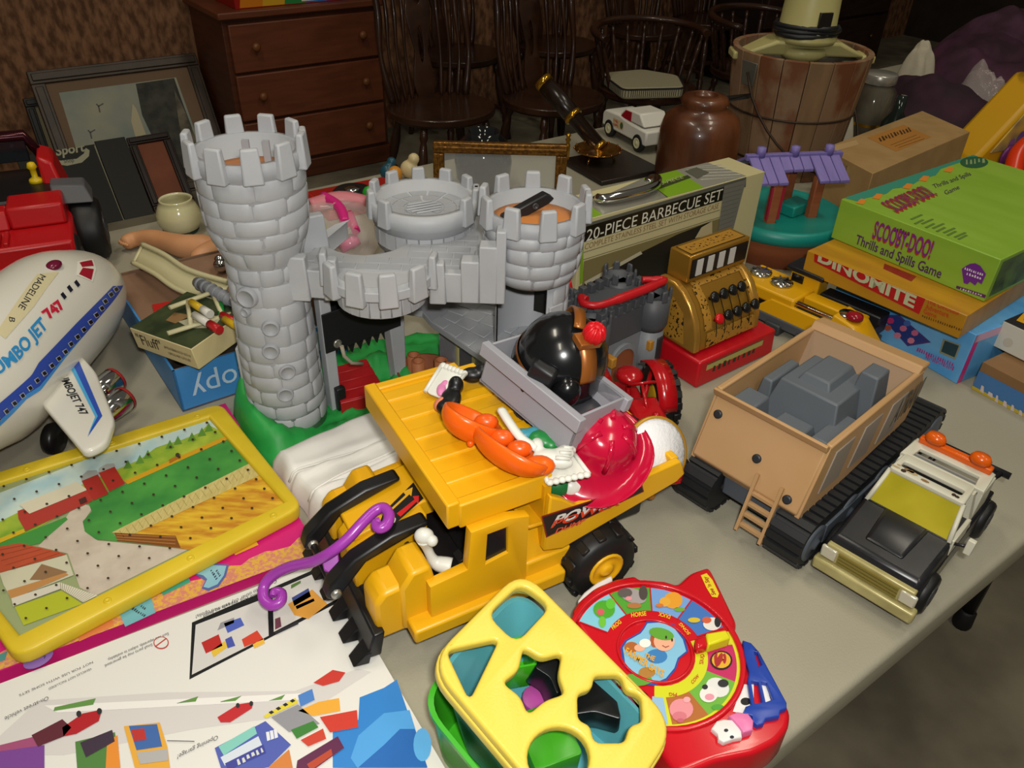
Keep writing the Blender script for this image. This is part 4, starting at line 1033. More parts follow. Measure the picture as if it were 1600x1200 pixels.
# ================================================================ yellow dump truck and what is heaped on it
m_ye = mat('truck_yellow', 'd9a00c', .38, c2='dfa814', ns=9, bump=.04, bs=90)
m_yd = mat('truck_yellow_deep', 'd0960a', .42)
m_bk = pl('131314', .38)
DT = thing('toy_dump_truck', 'yellow plastic toy dump truck with a raised canopy and black loader arms', 'toy truck', Vector((-.040, .644, TZ+.0022)), math.radians(30))
MB().box(-.140, .20, -.05, .06, .030, .052).go('chassis', m_bk, DT, bevel=.003)
# blade with teeth
MB().hexa([(-.158, -.085, .020), (-.142, -.085, .018), (-.142, .09, .018), (-.158, .09, .020)], [(-.148, -.085, .050), (-.136, -.085, .050), (-.136, .09, .050), (-.148, .09, .050)]).go('blade', m_bk, DT, bevel=.002)
for i in range(6):
    y0 = -.088+i*.031; MB().hexa([(-.172, y0+.003, .016), (-.156, y0, .016), (-.156, y0+.022, .016), (-.172, y0+.019, .016)], [(-.159, y0+.003, .028), (-.152, y0, .032), (-.152, y0+.022, .032), (-.159, y0+.019, .028)]).go('blade_tooth', m_bk, DT, bevel=.0012)
# central hood
MB().prism_y([(-.142, .045), (-.142, .088), (-.132, .098), (-.095, .110), (-.060, .118), (-.060, .045)], -.020, .032).go('hood', m_ye, DT, bevel=.003)
# fenders
for y0, y1 in ((-.078, -.042), (.054, .088)):
    MB().prism_y([(-.142, .030), (-.142, .082), (-.132, .094), (-.09, .098), (-.09, .030)], y0, y1).go('fender', m_ye, DT, bevel=.005)
    MB().prism_y([(-.116, .035), (-.116, .094), (-.104, .112), (-.084, .113), (-.079, .090), (-.079, .035)], y0-.004, y1+.001).go('cab_nose', m_ye, DT, bevel=.004)
# ledge along the near side and the far side
for s_, y0 in ((-1, -.102), (1, .078)):
    MB().box(-.112, .062, y0, y0+.028, .034, .052).go('side_step', m_ye, DT, bevel=.003)
# cab walls with windows
for y0, y1 in ((-.092, -.080), (.080, .091)):
    M = Matrix.Translation((0, y1, 0)) @ rot3(PI/2, 0, 0)
    out = [(-.090, .045), (.018, .045), (.018, .142), (-.005, .149), (-.046, .149), (-.050, .100), (-.090, .096)]
    hole = [(-.030, .098), (-.005, .102), (-.006, .138), (-.028, .138)]
    plate('cab_side', [out, hole], 0, y1-y0, m_ye, DT, bevel=.0015, res=1, M=M)
    MB().box(-.032, -.003, y0+.004, y0+.008, .095, .140).go('window_pane', pl('1c1c1e', .2), DT)
MB().box(-.088, .014, -.080, .080, .050, .066).go('cab_floor', m_bk, DT)
MB().box(-.070, -.035, -.068, .068, .064, .078).go('seat', m_bk, DT, bevel=.003)
MB().hexa([(-.012, -.075, .066), (.006, -.075, .066), (.006, .075, .066), (-.012, .075, .066)], [(.0, -.075, .115), (.012, -.075, .115), (.012, .075, .115), (.0, .075, .115)]).go('seat_back', m_bk, DT, bevel=.003)
sw = MB().aim((-.078, -.03, .082), (.6, 0, 1)); sw.lathe([(.013, 0), (.015, .002), (.013, .004), (.011, .002)], 18, close=False); sw.go('steering_wheel', m_bk, DT)
# arrow sticker panel on the sloped hood
pn = MB().prism_y([(-.135, .098), (-.135, .104), (-.058, .121), (-.045, .121), (-.045, .100)], -.004, .060).go('sticker_panel', m_ye, DT, bevel=.002)
slope = Vector((.077, 0, .017)).normalized()
ps = Print(DT, (-.135, 0, .1042), slope, (0, 1, 0))
ps.poly([(604, 831), (662, 779), (646, 754), (600, 800), (594, 815)], '151515', 1)
ps.poly([(606, 800), (634, 774), (630, 769), (645, 762), (643, 776), (640, 773), (614, 797)], 'd8a21c', 2)
ps.poly([(620, 803), (648, 781), (645, 776), (655, 775), (654, 788), (651, 785), (626, 808)], 'c81e1c', 2)
ps.ell(610, 797, 3.5, 4.5, 'cfcabc', 3).ell(615, 815, 3, 6, 'cfcabc', 3, a=.5); ps.poly([(606, 822), (612, 820), (609, 826)], 'c02420', 3)
ps.go('arrow_sticker')
# loader arms
for y in (-.031, .043):
    MB().prism_y([(-.178, .072), (-.168, .066), (-.156, .078), (-.134, .103), (-.086, .117), (-.066, .123), (-.068, .128), (-.106, .125), (-.146, .110), (-.172, .088)], y-.009, y+.009).go('loader_arm', m_bk, DT, bevel=.003)
    q = MB().aim((-.168, y-.009, .076), (0, -1, 0)); q.lathe([(.0055, 0), (.005, .003), (.003, .004), (0, .004)], 14, close=False); q.go('arm_pin', mat('zinc', 'a9a79f', .35, metal=.8), DT)
MB().tube([(-.168, -.035, .076), (-.168, .05, .076)], .004, 8).go('arm_crossbar', m_bk, DT)
# deck behind the cab
MB().box(.018, .075, -.090, .090, .045, .072).go('rear_deck', m_ye, DT, bevel=.003)
MB().hexa([(.018, -.086, .070), (.062, -.086, .070), (.062, .085, .070), (.018, .085, .070)], [(.018, -.074, .112), (.045, -.074, .112), (.045, .075, .112), (.018, .075, .112)]).go('hoist_housing', m_ye, DT, bevel=.003)
MB().hexa([(.020, -.088, .118), (.080, -.084, .108), (.080, .11, .108), (.020, .11, .118)], [(.020, -.088, .123), (.080, -.084, .113), (.080, .11, .113), (.020, .11, .123)]).go('hoist_shelf', m_yd, DT, bevel=.002)
MB().box(.062, .090, -.098, .098, .028, .062).go('rear_mudguard', m_bk, DT, bevel=.006)
# canopy: ribbed plate with raised rails
cz0 = .166
MB().box(-.058, .072, -.074, .138, cz0, cz0+.006).go('canopy', m_ye, DT, bevel=.0015)
MB().box(-.064, -.050, -.078, .142, cz0-.018, cz0+.013).go('canopy_front_rail', m_ye, DT, bevel=.002)
MB().box(-.052, .050, -.080, -.068, cz0-.020, cz0+.010).go('canopy_side_rail', m_ye, DT, bevel=.002)
MB().box(-.052, .050, .132, .144, cz0-.020, cz0+.010).go('canopy_side_rail', m_ye, DT, bevel=.002)
for i in range(5):
    y0 = -.046+i*.038; MB().box(-.050, .068, y0, y0+.020, cz0+.005, cz0+.0085, ty=.002).go('canopy_rib', m_ye, DT, bevel=.001)
# skip: floor, side walls, tail
sd = [(.040, .160), (.055, .150), (.074, .132), (.205, .142), (.215, .120), (.205, .112), (.060, .078), (.036, .086)]
nw = MB().prism_y(sd, -.094, -.085).go('skip_side', m_ye, DT, bevel=.002)
MB().prism_y(sd, .125, .134).go('skip_side', m_ye, DT, bevel=.002)
MB().hexa([(.045, -.085, .086), (.20, -.085, .113), (.20, .125, .113), (.045, .125, .086)], [(.045, -.085, .092), (.20, -.085, .119), (.20, .125, .119), (.045, .125, .092)]).go('skip_floor', m_yd, DT)
MB().box(.038, .046, -.085, .125, .086, .166).go('skip_front', m_yd, DT)
MB().box(.200, .210, -.085, .125, .113, .140).go('skip_tail', m_ye, DT, bevel=.002)
pn = Print(DT, (0, -.094, 0), (1, 0, 0), (0, 0, 1))
pn.poly([(846, 806), (1003, 756), (1006, 768), (853, 840)], '7a1c18', 1).poly([(848, 808), (1001, 758), (1004, 767), (855, 837)], '1a1214', 2)
pn.text('POWER', (861, 821), (968, 785), (871, 804), 'd8d4cc', 3, bold=.035)
pn.text('POWER', (859, 824), (967, 788), (866, 812), 'd8401c', 4, bold=.02)
pn.text('DUMP', (866, 833), (912, 816), (870, 825), 'd8563a', 3, bold=.02)
pn.go('side_sticker', nw)
for x, y in ((.105, -.092), (.105, .105), (-.020, -.066), (-.020, .075)):
    tyre(DT, (x, y, .0435), (0, -1 if y < 0 else 1, 0), .043, .044, lugs=12, hub=.5, hubm=m_ye)
def T(px, py, z): return LP(DT, px, py, z)
# ---- orange two-lobed lips piece
m_org = pl('e8600f', .28)
og = thing('orange_lips_piece', 'glossy orange plastic lips piece lying on the yellow canopy', 'toy part', P(775, 690, .178))
def gp(px, py, z): q = LP(og, px, py, z); return q
o1, o2 = gp(738, 658, .196), gp(797, 702, .194)
dz_ = Vector((.42, .42, .80)).normalized(); dx_ = (o2-o1); dx_ = (dx_-dz_*dx_.dot(dz_)).normalized(); dy_ = dz_.cross(dx_)
for nm, c_, sx, sy, sz in (('upper_lip', Vector((o1.x, o1.y, .020)), .031, .036, .032), ('lower_lip', Vector((o2.x, o2.y, .018)), .046, .031, .030)):
    m = MB(); m.M = Matrix.Translation(c_) @ Matrix((dx_, dy_, dz_)).transposed().to_4x4() @ Matrix.Diagonal((sx, sy, sz, 1))
    prof = [(0, -.72)]+[(math.sin(a), -.72*math.cos(a)) for a in [PI/2*i/8 for i in range(1, 9)]]+[(1.0, .12), (.93, .16), (.86, .06), (.80, -.18), (.5, -.34), (0, -.38)]
    m.lathe(prof, 30, close=False); m.go(nm, m_org, og)
q = gp(842, 737, .182); MB().ball((q.x, q.y, .012), (.016, .012, .009), 14, 8).go('lip_corner', m_org, og)
q1, q2 = gp(775, 640, .205), gp(815, 690, .20)
for q in (gp(760, 645, .205), gp(785, 672, .203), gp(812, 693, .20)):
    MB().ball((q.x, q.y, .015), (.013, .009, .009), 14, 9).go('tooth_ridge', pl('e0560e', .3), og)
q = gp(735, 688, .19); MB().ball((q.x, q.y, .008), .004, 8, 6).go('mounting_peg', m_org, og)
# ---- grey plastic tray standing on edge in the skip
m_gt = mat('tray_grey', '9a9aa0', .42, bump=.03)
tr = thing('grey_tray', 'grey plastic tray tipped up on the heap with the helmet in it', 'tray', Vector((.036, .698, TZ+.186)), rot=(-.16, .15, math.radians(-46)))
TL, TW, TD = .136, .072, .050
b = MB(); b.box(-TL/2, TL/2, -TW/2, TW/2, 0, .003); b.go('floor', m_gt, tr)
for nm, a in (('side', (-TL/2, TL/2, -TW/2, -TW/2+.003)), ('side', (-TL/2, TL/2, TW/2-.003, TW/2)), ('end', (-TL/2, -TL/2+.003, -TW/2, TW/2)), ('end', (TL/2-.003, TL/2, -TW/2, TW/2))):
    MB().box(*a, 0, TD).go('tray_'+nm, m_gt, tr, bevel=.001)
for s_ in (-1, 1):
    MB().box(-TL/2-.005, TL/2+.005, s_*(TW/2+.002)-.005, s_*(TW/2+.002)+.005, TD-.016, TD).go('tray_lip', m_gt, tr, bevel=.001)
b = MB().aim((-TL/2, .01, .030), (-1, 0, 0)); b.lathe([(.006, 0), (.005, .006), (.003, .007), (0, .007)], 14, close=False); b.go('stud', m_gt, tr)
# ---- black helmet with bronze bands
HM = thing('toy_helmet', 'shiny black toy helmet with bronze bands and a red pompom', 'toy helmet', Vector((.053, .722, TZ+.236)), rot=(.28, .20, .30))
m_br = mat('bronze_plastic', '9a5a24', .32, metal=.35); m_hb = mat('helmet_black', '101113', .22, coat=.4)
HR = .049
MB().lathe([(HR*1.04, -.020), (HR*1.06, -.008), (HR, .0)]+[(HR*math.cos(a), HR*math.sin(a)) for a in [PI/2*i/10 for i in range(1, 10)]]+[(0, HR)], 32).go('shell', m_hb, HM)
def band(a, w, r, t0, t1, n=16):
    m = MB(); vs = []; fs = []
    for i in range(n+1):
        t = t0+(t1-t0)*i/n
        for rr in (r, r+.0025):
            for s_ in (-w/2, w/2):
                v = Vector((rr*math.cos(t), s_, rr*math.sin(t))); vs.append(Matrix.Rotation(a, 3, 'Z') @ v)
    for i in range(n):
        o = i*4; p = o+4
        fs += [[o, o+1, p+1, p], [o+2, p+2, p+3, o+3], [o, p, p+2, o+2], [o+1, o+3, p+3, p+1]]
    fs += [[0, 2, 3, 1], [n*4, n*4+1, n*4+3, n*4+2]]; m.add(vs, fs, 0, True); return m
band(-1.35, .018, HR-.001, .25, 1.25).go('bronze_band', m_br, HM)
band(1.25, .012, HR+.004, .15, 1.75).go('crest_band', m_br, HM)
MB().lathe([(HR*1.03, -.006), (HR*1.045, -.004), (HR*1.03, -.001)], 32, a0=.7, a1=3.6, close=False).go('rim_band', m_br, HM, )
c = Vector((HR*math.cos(-1.35)*.95*.45, HR*math.sin(-1.35)*.95*.45, HR*.93))
MB().at(c, rz=-1.35).box(-.009, .009, -.013, .013, -.002, .006).go('crest_clip', m_br, HM, bevel=.001)
pm = MB().at(c+Vector((.004, .0, .013)), rz=.3); pm.ball((0, 0, 0), (.0115, .0115, .011), 16, 10)
pmo = pm.go('pompom', pl('c4141c', .35), HM)
for i in range(9):
    a = 2*PI*i/9; MB().at(c+Vector((.004, 0, .013)), rz=a).tube([(.0105*math.cos(t), 0, .0105*math.sin(t)) for t in [-1.2+2.4*k/6 for k in range(7)]], .0022, 6).go('pompom_rib', pl('c4141c', .35), pmo)
for a in (-1.75, .6):
    e = MB().at((HR*.98*math.cos(a), HR*.98*math.sin(a), -.002)); e.ball((0, 0, 0), (.016, .016, .020), 16, 10); e.go('ear_cup', m_hb, HM)
MB().at((0, 0, 0), rz=2.4).box(-.012, .016, HR-.004, HR+.010, -.022, .024).go('side_block', pl('18181a', .45), HM, bevel=.004)
# ---- crimson hat
HT = thing('toy_fire_hat', 'glossy crimson plastic toy hat with a curled brim', 'toy hat', P(938, 694, .168), rot=(.50, .15, .1))
b = MB(); n = 36; vs = []; fs = []
prof = [(.0, .040), (.016, .039), (.027, .033), (.033, .022), (.036, .008), (.040, .001), (.048, -.003), (.056, -.002), (.058, .000), (.055, -.005), (.045, -.006), (.033, .004), (.0, .006)]
for i in range(n):
    a = 2*PI*i/n; k = 1+.22*max(0, math.cos(a+PI*.62))**2
    for r, z in prof: vs.append((r*(k if r > .037 else 1)*math.cos(a), r*(k if r > .037 else 1)*math.sin(a), z+(.010*math.cos(2*a+1.2)*max(0, (r-.038)/.02))))
m_ = len(prof)
for i in range(n):
    k = (i+1) % n
    for j in range(m_-1): fs.append([i*m_+j, i*m_+j+1, k*m_+j+1, k*m_+j])
b.add(vs, fs, 0, True); hat = b.go('hat', pl('b80c34', .18, coat=.4), HT)
for a in (.3, 1.4, 2.5, 3.6, 4.7, 5.8):
    MB().at(rz=a).tube([(.012, 0, .0395), (.024, 0, .035), (.032, 0, .024), (.0355, 0, .010)], .003, 8).go('crown_ridge', pl('b80c34', .18, coat=.4), hat)
# ---- white round paddle with a gold rim
wd = thing('white_disc', 'white felt disc with a gold rim leaning on the crimson hat', 'toy part', P(1022, 706, .142)+Vector((0, 0, .0)), rot=(.95, .18, math.radians(22)))
b = MB(); b.lathe([(0, 0), (.037, 0), (.037, .005), (0, .005)], 32); b.M = Matrix(); b.go('felt', mat('felt_white', 'e4e4e6', .9, bump=.4, bs=300), wd)
MB().lathe([(.0365, -.001), (.0395, -.001), (.0395, .006), (.0365, .006)], 32, close=False).go('rim', mat('gold_rim', 'b98a2c', .35, metal=.3), wd)
# ---- small white and coloured pieces on the heap
m_wh = pl('d6d6cc', .35)
def scallop(name, label, px, py, z, w, h, rz, rx=0, ry=0):
    r = thing(name, label, 'toy part', P(px, py, z), rot=(rx, ry, rz))
    out = round_poly([(-w/2*.7, -h/2), (w/2*.8, -h/2), (w/2, h/2), (-w/2, h/2)], .006)
    plate('plate', [out], 0, .003, m_wh, r, bevel=.001, res=1)
    k = len(out)
    for i in range(7):
        x = -w/2+w*(i+.5)/7; MB().ball((x, h/2, .003), (.0042, .0042, .003), 8, 6).go('scallop', m_wh, r)
    for s_ in (-1, 1): MB().tube([(s_*w*.38, -h/2, .0035), (s_*w*.48, h/2, .0035)], .0025, 6).go('side_rib', m_wh, r)
    return r
scallop('white_shell_plate', 'white scalloped plastic piece standing on the back corner of the canopy', 695, 600, .186, .034, .040, math.radians(-30), rx=.35)
scallop('white_shell_plate', 'white scalloped plastic piece lying under the white glove', 878, 732, .172, .046, .034, math.radians(200), rx=-.1)
def blob(name, label, cat, balls, material, px, py, z, vox=.002, part='body', rot=None):
    r = thing(name, label, cat, P(px, py, z), rot=rot); b = MB()
    for c, s in balls: b.ball(c, s, 14, 9)
    o = b.go(part, material, r); md = o.modifiers.new('r', 'REMESH'); md.mode = 'VOXEL'; md.voxel_size = vox; md.use_smooth_shade = True
    md = o.modifiers.new('s', 'SMOOTH'); md.iterations = 5; md.factor = .6
    return r
gl_ = blob('white_glove', 'white plastic glove hand with a long bent arm on the heap', 'toy part', [((0, 0, .008), (.018, .012, .009)), ((.014, .006, .010), (.012, .007, .007)), ((.018, .013, .009), (.011, .005, .006)), ((-.012, .014, .014), (.007, .009, .006)), ((.012, -.006, .008), (.013, .006, .007))], m_wh, 857, 726, .176, .0018, 'hand')
MB().tube(spline([LP(gl_, 838, 700, .19), LP(gl_, 815, 685, .197), LP(gl_, 797, 662, .203), LP(gl_, 783, 640, .206)], 5), [.0055]*16, 8, flat=.7).go('arm', m_wh, gl_)
for i in range(3):
    MB().tube([(.006+i*.004, -.008+i*.008, .016), (.020+i*.002, -.007+i*.009, .014)], .0022, 6).go('finger', m_wh, gl_)
blob('black_boot', 'black plastic boot lying against the orange lips piece', 'toy part', [((0, 0, .008), (.012, .018, .008)), ((.004, .018, .013), (.009, .009, .012)), ((-.004, -.014, .007), (.012, .011, .007))], m_bk, 705, 632, .1795)
blob('black_shoe', 'black plastic shoe behind the orange lips piece', 'toy part', [((0, 0, .009), (.014, .010, .009)), ((.012, .003, .012), (.010, .009, .011))], m_bk, 738, 596, .179)
q = blob('pink_toy_piece', 'small pink and white plastic piece beside the black boot', 'toy part', [((0, 0, .005), (.006, .012, .005)), ((.004, .010, .006), (.006, .006, .005))], pl('d880b0', .35), 690, 615, .1795, .0015)
blob('peach_ear_piece', 'small peach plastic ear beside the black boot', 'toy part', [((0, 0, .006), (.006, .009, .006)), ((.003, .004, .008), (.005, .005, .006))], pl('d0785a', .4), 686, 640, .1795, .0015)
blob('teal_piece', 'small teal plastic piece under the grey tray', 'toy part', [((0, 0, .008), (.012, .008, .008)), ((.010, .004, .009), (.008, .007, .007))], pl('3a8a9a', .35), 818, 690, .176)
blob('green_cap_piece', 'green rounded plastic piece under the grey tray', 'toy part', [((0, 0, .012), (.016, .012, .012)), ((.012, -.006, .010), (.010, .009, .010))], pl('1d7a38', .35), 842, 703, .168)
blob('white_nose_piece', 'white knobbly plastic piece down inside the skip', 'toy part', [((0, 0, .012), (.012, .010, .012)), ((.012, .003, .014), (.009, .009, .009)), ((-.010, .002, .010), (.008, .008, .008))], m_wh, 890, 775, .128)
blob('green_block_piece', 'dark green plastic piece down inside the skip', 'toy part', [((0, 0, .014), (.016, .012, .014)), ((.010, .008, .012), (.010, .010, .012))], pl('1f6a34', .4), 868, 775, .128)
blob('black_moustache_piece', 'large black plastic piece filling the bottom of the skip', 'toy part', [((0, 0, .018), (.05, .03, .020)), ((.05, .02, .022), (.03, .03, .02)), ((.03, -.03, .018), (.03, .02, .018))], pl('161618', .4), 900, 715, .118, .003)
blob('grey_heap_piece', 'dark grey plastic piece under the tray and hat', 'toy part', [((0, 0, .02), (.05, .04, .022)), ((.03, -.02, .03), (.03, .03, .022))], pl('303034', .45), 865, 665, .15, .003)
# white striped hand lying in the cab
hd = thing('white_hand', 'white plastic hand with a long stem lying in the truck cab', 'toy part', P(690, 880, .082))
p_ = [LP(hd, 705, 885, .090), LP(hd, 680, 878, .094), LP(hd, 668, 858, .112), LP(hd, 663, 842, .126)]
MB().tube(spline(p_, 5), [.009, .009, .009, .0085, .008, .007, .006, .0055, .005, .005, .005, .0052, .006, .007, .008, .0085], 10).go('stem', m_wh, hd)
b = MB(); e_ = p_[-1]; b.ball((e_.x, e_.y, e_.z+.004), (.010, .008, .009), 14, 9); b.ball((e_.x+.008, e_.y-.004, e_.z+.002), (.006, .006, .006), 12, 8); b.go('fist', m_wh, hd)
# ---- purple curled handle lying over the loader arm
pu = thing('purple_scroll', 'purple plastic scroll piece with curled ends across the loader arm', 'toy part', P(515, 880, .095))
def q3(px, py, z): return LP(pu, px, py, z)
path = [q3(595, 812, .136), q3(592, 806, .137), q3(600, 803, .137), q3(606, 810, .136), q3(602, 822, .134), q3(590, 825, .132), q3(583, 816, .133), q3(586, 802, .135), q3(594, 797, .136)]
path = [q3(594, 813, .133), q3(586, 818, .132), q3(592, 826, .132), q3(604, 820, .133), q3(608, 805, .134), q3(600, 794, .134), q3(586, 798, .132), q3(565, 818, .127), q3(543, 842, .118), q3(518, 862, .108), q3(490, 877, .090), q3(455, 885, .072), q3(428, 898, .056), q3(413, 915, .046), q3(412, 935, .040), q3(424, 946, .038), q3(438, 940, .040), q3(440, 927, .042), q3(429, 924, .043), q3(426, 932, .042)]
pa = spline(path, 5); k = len(pa)
MB().tube(pa, [.0058*(.62+.38*min(1, min(i, k-1-i)/14)) for i in range(k)], 10).go('scroll', pl('9a3aa4', .25), pu)
tabp = [q3(502, 872, .094), q3(528, 858, .098), q3(530, 880, .088), q3(516, 896, .082), q3(506, 890, .084)]
MB().hexa([v-Vector((0, 0, .004)) for v in tabp], tabp).go('mounting_tab', pl('9a3aa4', .25), pu, bevel=.001)
# ---- white vinyl bag folded behind the truck
m_vn = mat('white_vinyl', 'dedbd4', .45, bump=.12, bs=30)
bg = thing('white_vinyl_bag', 'folded white vinyl cover lying between the castle and the dump truck', 'cover', P(560, 720, 0))
cor = [LP(bg, *p, .036) for p in ((416, 706), (592, 632), (705, 722), (508, 812))]
def bagf(u, v):
    a = cor[0].lerp(cor[1], u).lerp(cor[3].lerp(cor[2], u), v)
    e = min(u, 1-u, v, 1-v)
    h = .038*min(1, (e/.08))**.55+.004*math.sin(v*9+u*2)+.003*mnoise.noise(Vector((u*5, v*9, 1)))
    f1 = .36+.10*u; h += -.008*math.exp(-((v-f1)/.022)**2)+.006*math.exp(-((v-f1-.05)/.03)**2)
    f2 = .66-.05*u+.08*math.sin(u*2.5); h += -.009*math.exp(-((v-f2)/.020)**2)*min(1, u*3)+.006*math.exp(-((v-f2-.045)/.03)**2)
    return (a.x+.002*math.sin(v*14), a.y, max(.001, h if e > 0 else .002))
MB().grid(bagf, 40, 40).go('cover', m_vn, bg, fix=True)
for f0, amp in ((.34, .11), (.64, .0)):
    MB().tube([Vector(bagf(.03+.94*i/24, f0+amp*(.03+.94*i/24)))+Vector((0, 0, .0012)) for i in range(25)], .0016, 6).go('welt', m_vn, bg)
# ---- red tractor behind the truck
m_tr = pl('a80f16', .2, coat=.4)
TRo = P(1000, 660, 0); TC = thing('toy_tractor', 'glossy red toy tractor with big black rear tyres', 'toy tractor', Vector((.172, .848, TZ+.0028)), math.radians(-77))
b = MB(); b.prism_y([(-.01, .055), (-.01, .088), (.09, .082), (.104, .074), (.106, .032), (.02, .036)], -.021, .021); b.go('bonnet', m_tr, TC, bevel=.005)
for i in range(7): MB().box(.1035, .1068, -.017, .017, .036+i*.005, .0385+i*.005).go('grille_bar', m_tr, TC, bevel=.0006, seg=1)
b = MB(); b.box(-.085, .0, -.018, .018, .034, .062); b.go('gearbox', m_tr, TC, bevel=.003)
for s_ in (-1, 1):
    f = MB(); vs = []; fs = []; n = 12
    for i in range(n+1):
        a = .15+2.2*i/n
        for y in (.030, .056): vs.append((-.062+.050*math.cos(a), s_*y, .047+.050*math.sin(a)))
    for i in range(n): fs.append([i*2, i*2+1, i*2+3, i*2+2])
    f.add(vs, fs, 0, True); f.go('mudguard', m_tr, TC, solid=.003)
    tyre(TC, (-.062, s_*.052, .047), (0, s_, 0), .047, .030, lugs=18, hub=.5, hubm=pl('b8901c', .4))
    tyre(TC, (.078, s_*.030, .024), (0, s_, 0), .024, .016, lugs=0, hub=.55, hubm=pl('b8901c', .4))
    MB().tube([(-.03, s_*.012, .06), (-.075, s_*.04, .085)], .0035, 8).go('fender_stay', m_tr, TC)
b = MB(); b.ball((-.058, 0, .090), (.020, .019, .010), 16, 8); b.go('seat', m_tr, TC)
b = MB(); b.tube([(-.052, 0, .060), (-.06, 0, .086)], .004, 8); b.go('seat_post', m_tr, TC)
b = MB().aim((-.012, 0, .105), (-.8, 0, 1)); b.lathe([(.0165, 0), (.019, .002), (.0165, .004), (.015, .002)], 22, close=False); b.go('steering_wheel', m_tr, TC)
MB().tube([(.02, 0, .08), (-.012, 0, .105)], .0025, 8).go('steering_column', m_tr, TC)
for x in (.035, .06): MB().at((x, .004, .082)).lathe([(.005, 0), (.005, .010), (.003, .012), (0, .012)], 12).go('bonnet_cap', m_tr, TC)
MB().tube([(.09, .045, .03), (.09, -.045, .03)], .004, 8).go('front_axle', m_tr, TC)
MB().ball((.106, -.02, .022), .006, 10, 8).go('brass_lamp', mat('brass_dull', 'b0762c', .4, metal=.4), TC)
# ================================================================ shape sorter with yellow lid
L3, T3, R3 = P(669, 1033, .128), P(816, 886, .128), P(1052, 1116, .092)
ux = (T3-L3).normalized(); vx = (R3-T3); nz = ux.cross(vx).normalized()
if nz.z < 0: nz = -nz
vy = nz.cross(ux).normalized()
eu = Matrix((ux, vy, nz)).transposed().to_euler()
SO = L3.copy()
lid = thing('sorter_lid', 'pale yellow plastic shape-sorter lid with five cut-out shapes', 'toy lid', SO, rot=tuple(eu))
lp_ = Print(lid, (0, 0, 0), (1, 0, 0), (0, 1, 0))
def zz(pts): return [lp_.px(660+x*.2833, 860+y*.2833) for x, y in pts]
a = lp_.px(669, 1033); b_ = lp_.px(816, 886); c_ = lp_.px(1060, 1132); d_ = (a[0]+c_[0]-b_[0], a[1]+c_[1]-b_[1])
def ccw(p): return p if sum(q[0]*r[1]-r[0]*q[1] for q, r in zip(p, p[1:]+p[:1])) > 0 else p[::-1]
outl = ccw(round_poly([a, b_, c_, d_], .030, 7))
h_sq = round_poly(zz([(545, 175), (712, 300), (520, 505), (362, 350)]), .012, 4)
h_tr = round_poly(zz([(132, 546), (428, 480), (262, 822)]), .008, 4)
h_st = round_poly(zz([(560, 530), (660, 592), (775, 560), (752, 680), (790, 785), (680, 820), (585, 900), (545, 800), (445, 725), (535, 655)]), .006, 4)
h_cl = round_poly(zz([(950, 685), (1100, 680), (1125, 770), (1210, 790), (1220, 940), (1145, 960), (1120, 1055), (950, 1055), (930, 960), (862, 930), (858, 785), (940, 760)]), .006, 4)
h_ci = zz([(755+172*math.cos(t), 1135+168*math.sin(t)) for t in [2*PI*i/28 for i in range(28)]])
m_ly = mat('lid_yellow', 'ddc44c', .35, bump=.12, bs=380)
plate('lid_plate', [outl]+[ccw(h) for h in (h_sq, h_tr, h_st, h_cl, h_ci)], -.012, 0, m_ly, lid, bevel=.0035, res=3)
cenl = Vector(((a[0]+c_[0])/2, (a[1]+c_[1])/2))
sk_ = [tuple(cenl+(Vector(p)-cenl)*1.022) for p in outl]; ins = [tuple(cenl+(Vector(p)-cenl)*.955) for p in outl]
plate('lid_skirt', [sk_, ins], -.020, -.0095, m_ly, lid, bevel=.002, res=2)
def toW(p, z=0): return MWD[lid.name] @ Vector((p[0], p[1], z))
def tub(name, label, top_pts, drop, inset, material, shift=(0, 0), zb=0.003, lip=.004):
    top = [toW(p, -drop) for p in top_pts]; c = sum(top, Vector())/len(top)+Vector((shift[0], shift[1], 0)); o = Vector((c.x, c.y, TZ))
    r = thing(name, label, 'toy tub', o); n = len(top)
    T_ = [t+Vector((shift[0], shift[1], 0))-o for t in top]
    B_ = [Vector((t.x*inset, t.y*inset, zb)) for t in T_]
    Ti = [Vector((t.x*.975, t.y*.975, t.z)) for t in T_]; Bi = [Vector((b.x*.97, b.y*.97, zb+.003)) for b in B_]
    To = [Vector((t.x*(1+lip*8), t.y*(1+lip*8), t.z-.001)) for t in T_]; Tu = [Vector((t.x*(1+lip*8), t.y*(1+lip*8), t.z-.006)) for t in T_]; Tn = [Vector((t.x*.995, t.y*.995, t.z-.008)) for t in T_]
    rings = [B_, Tn, Tu, To, Ti, Bi]; m = MB(); vs = [v for R_ in rings for v in R_]; fs = [list(range(n))[::-1], list(range(5*n, 6*n))]
    for k in range(5):
        for i in range(n): j = (i+1) % n; fs.append([k*n+i, k*n+j, (k+1)*n+j, (k+1)*n+i])
    m.add(vs, fs, 0, True); ob = m.go('tub', material, r)
    try: ob.data.set_sharp_from_angle(angle=.8)
    except Exception: pass
    return r
inner = [tuple(cenl+(Vector(p)-cenl)*.92) for p in outl]
m_tl = pl('5cabb6', .3)
teal = tub('teal_tub', 'teal plastic sorter tub under the yellow lid', inner, .021, .82, m_tl, zb=.012)
tub('green_tub', 'bright green plastic tub with the teal tub nested in it', [tuple(cenl+(Vector(p)-cenl)*.98) for p in outl], .055, .93, pl('3fae22', .3), shift=(-.002, -.006), zb=.0)
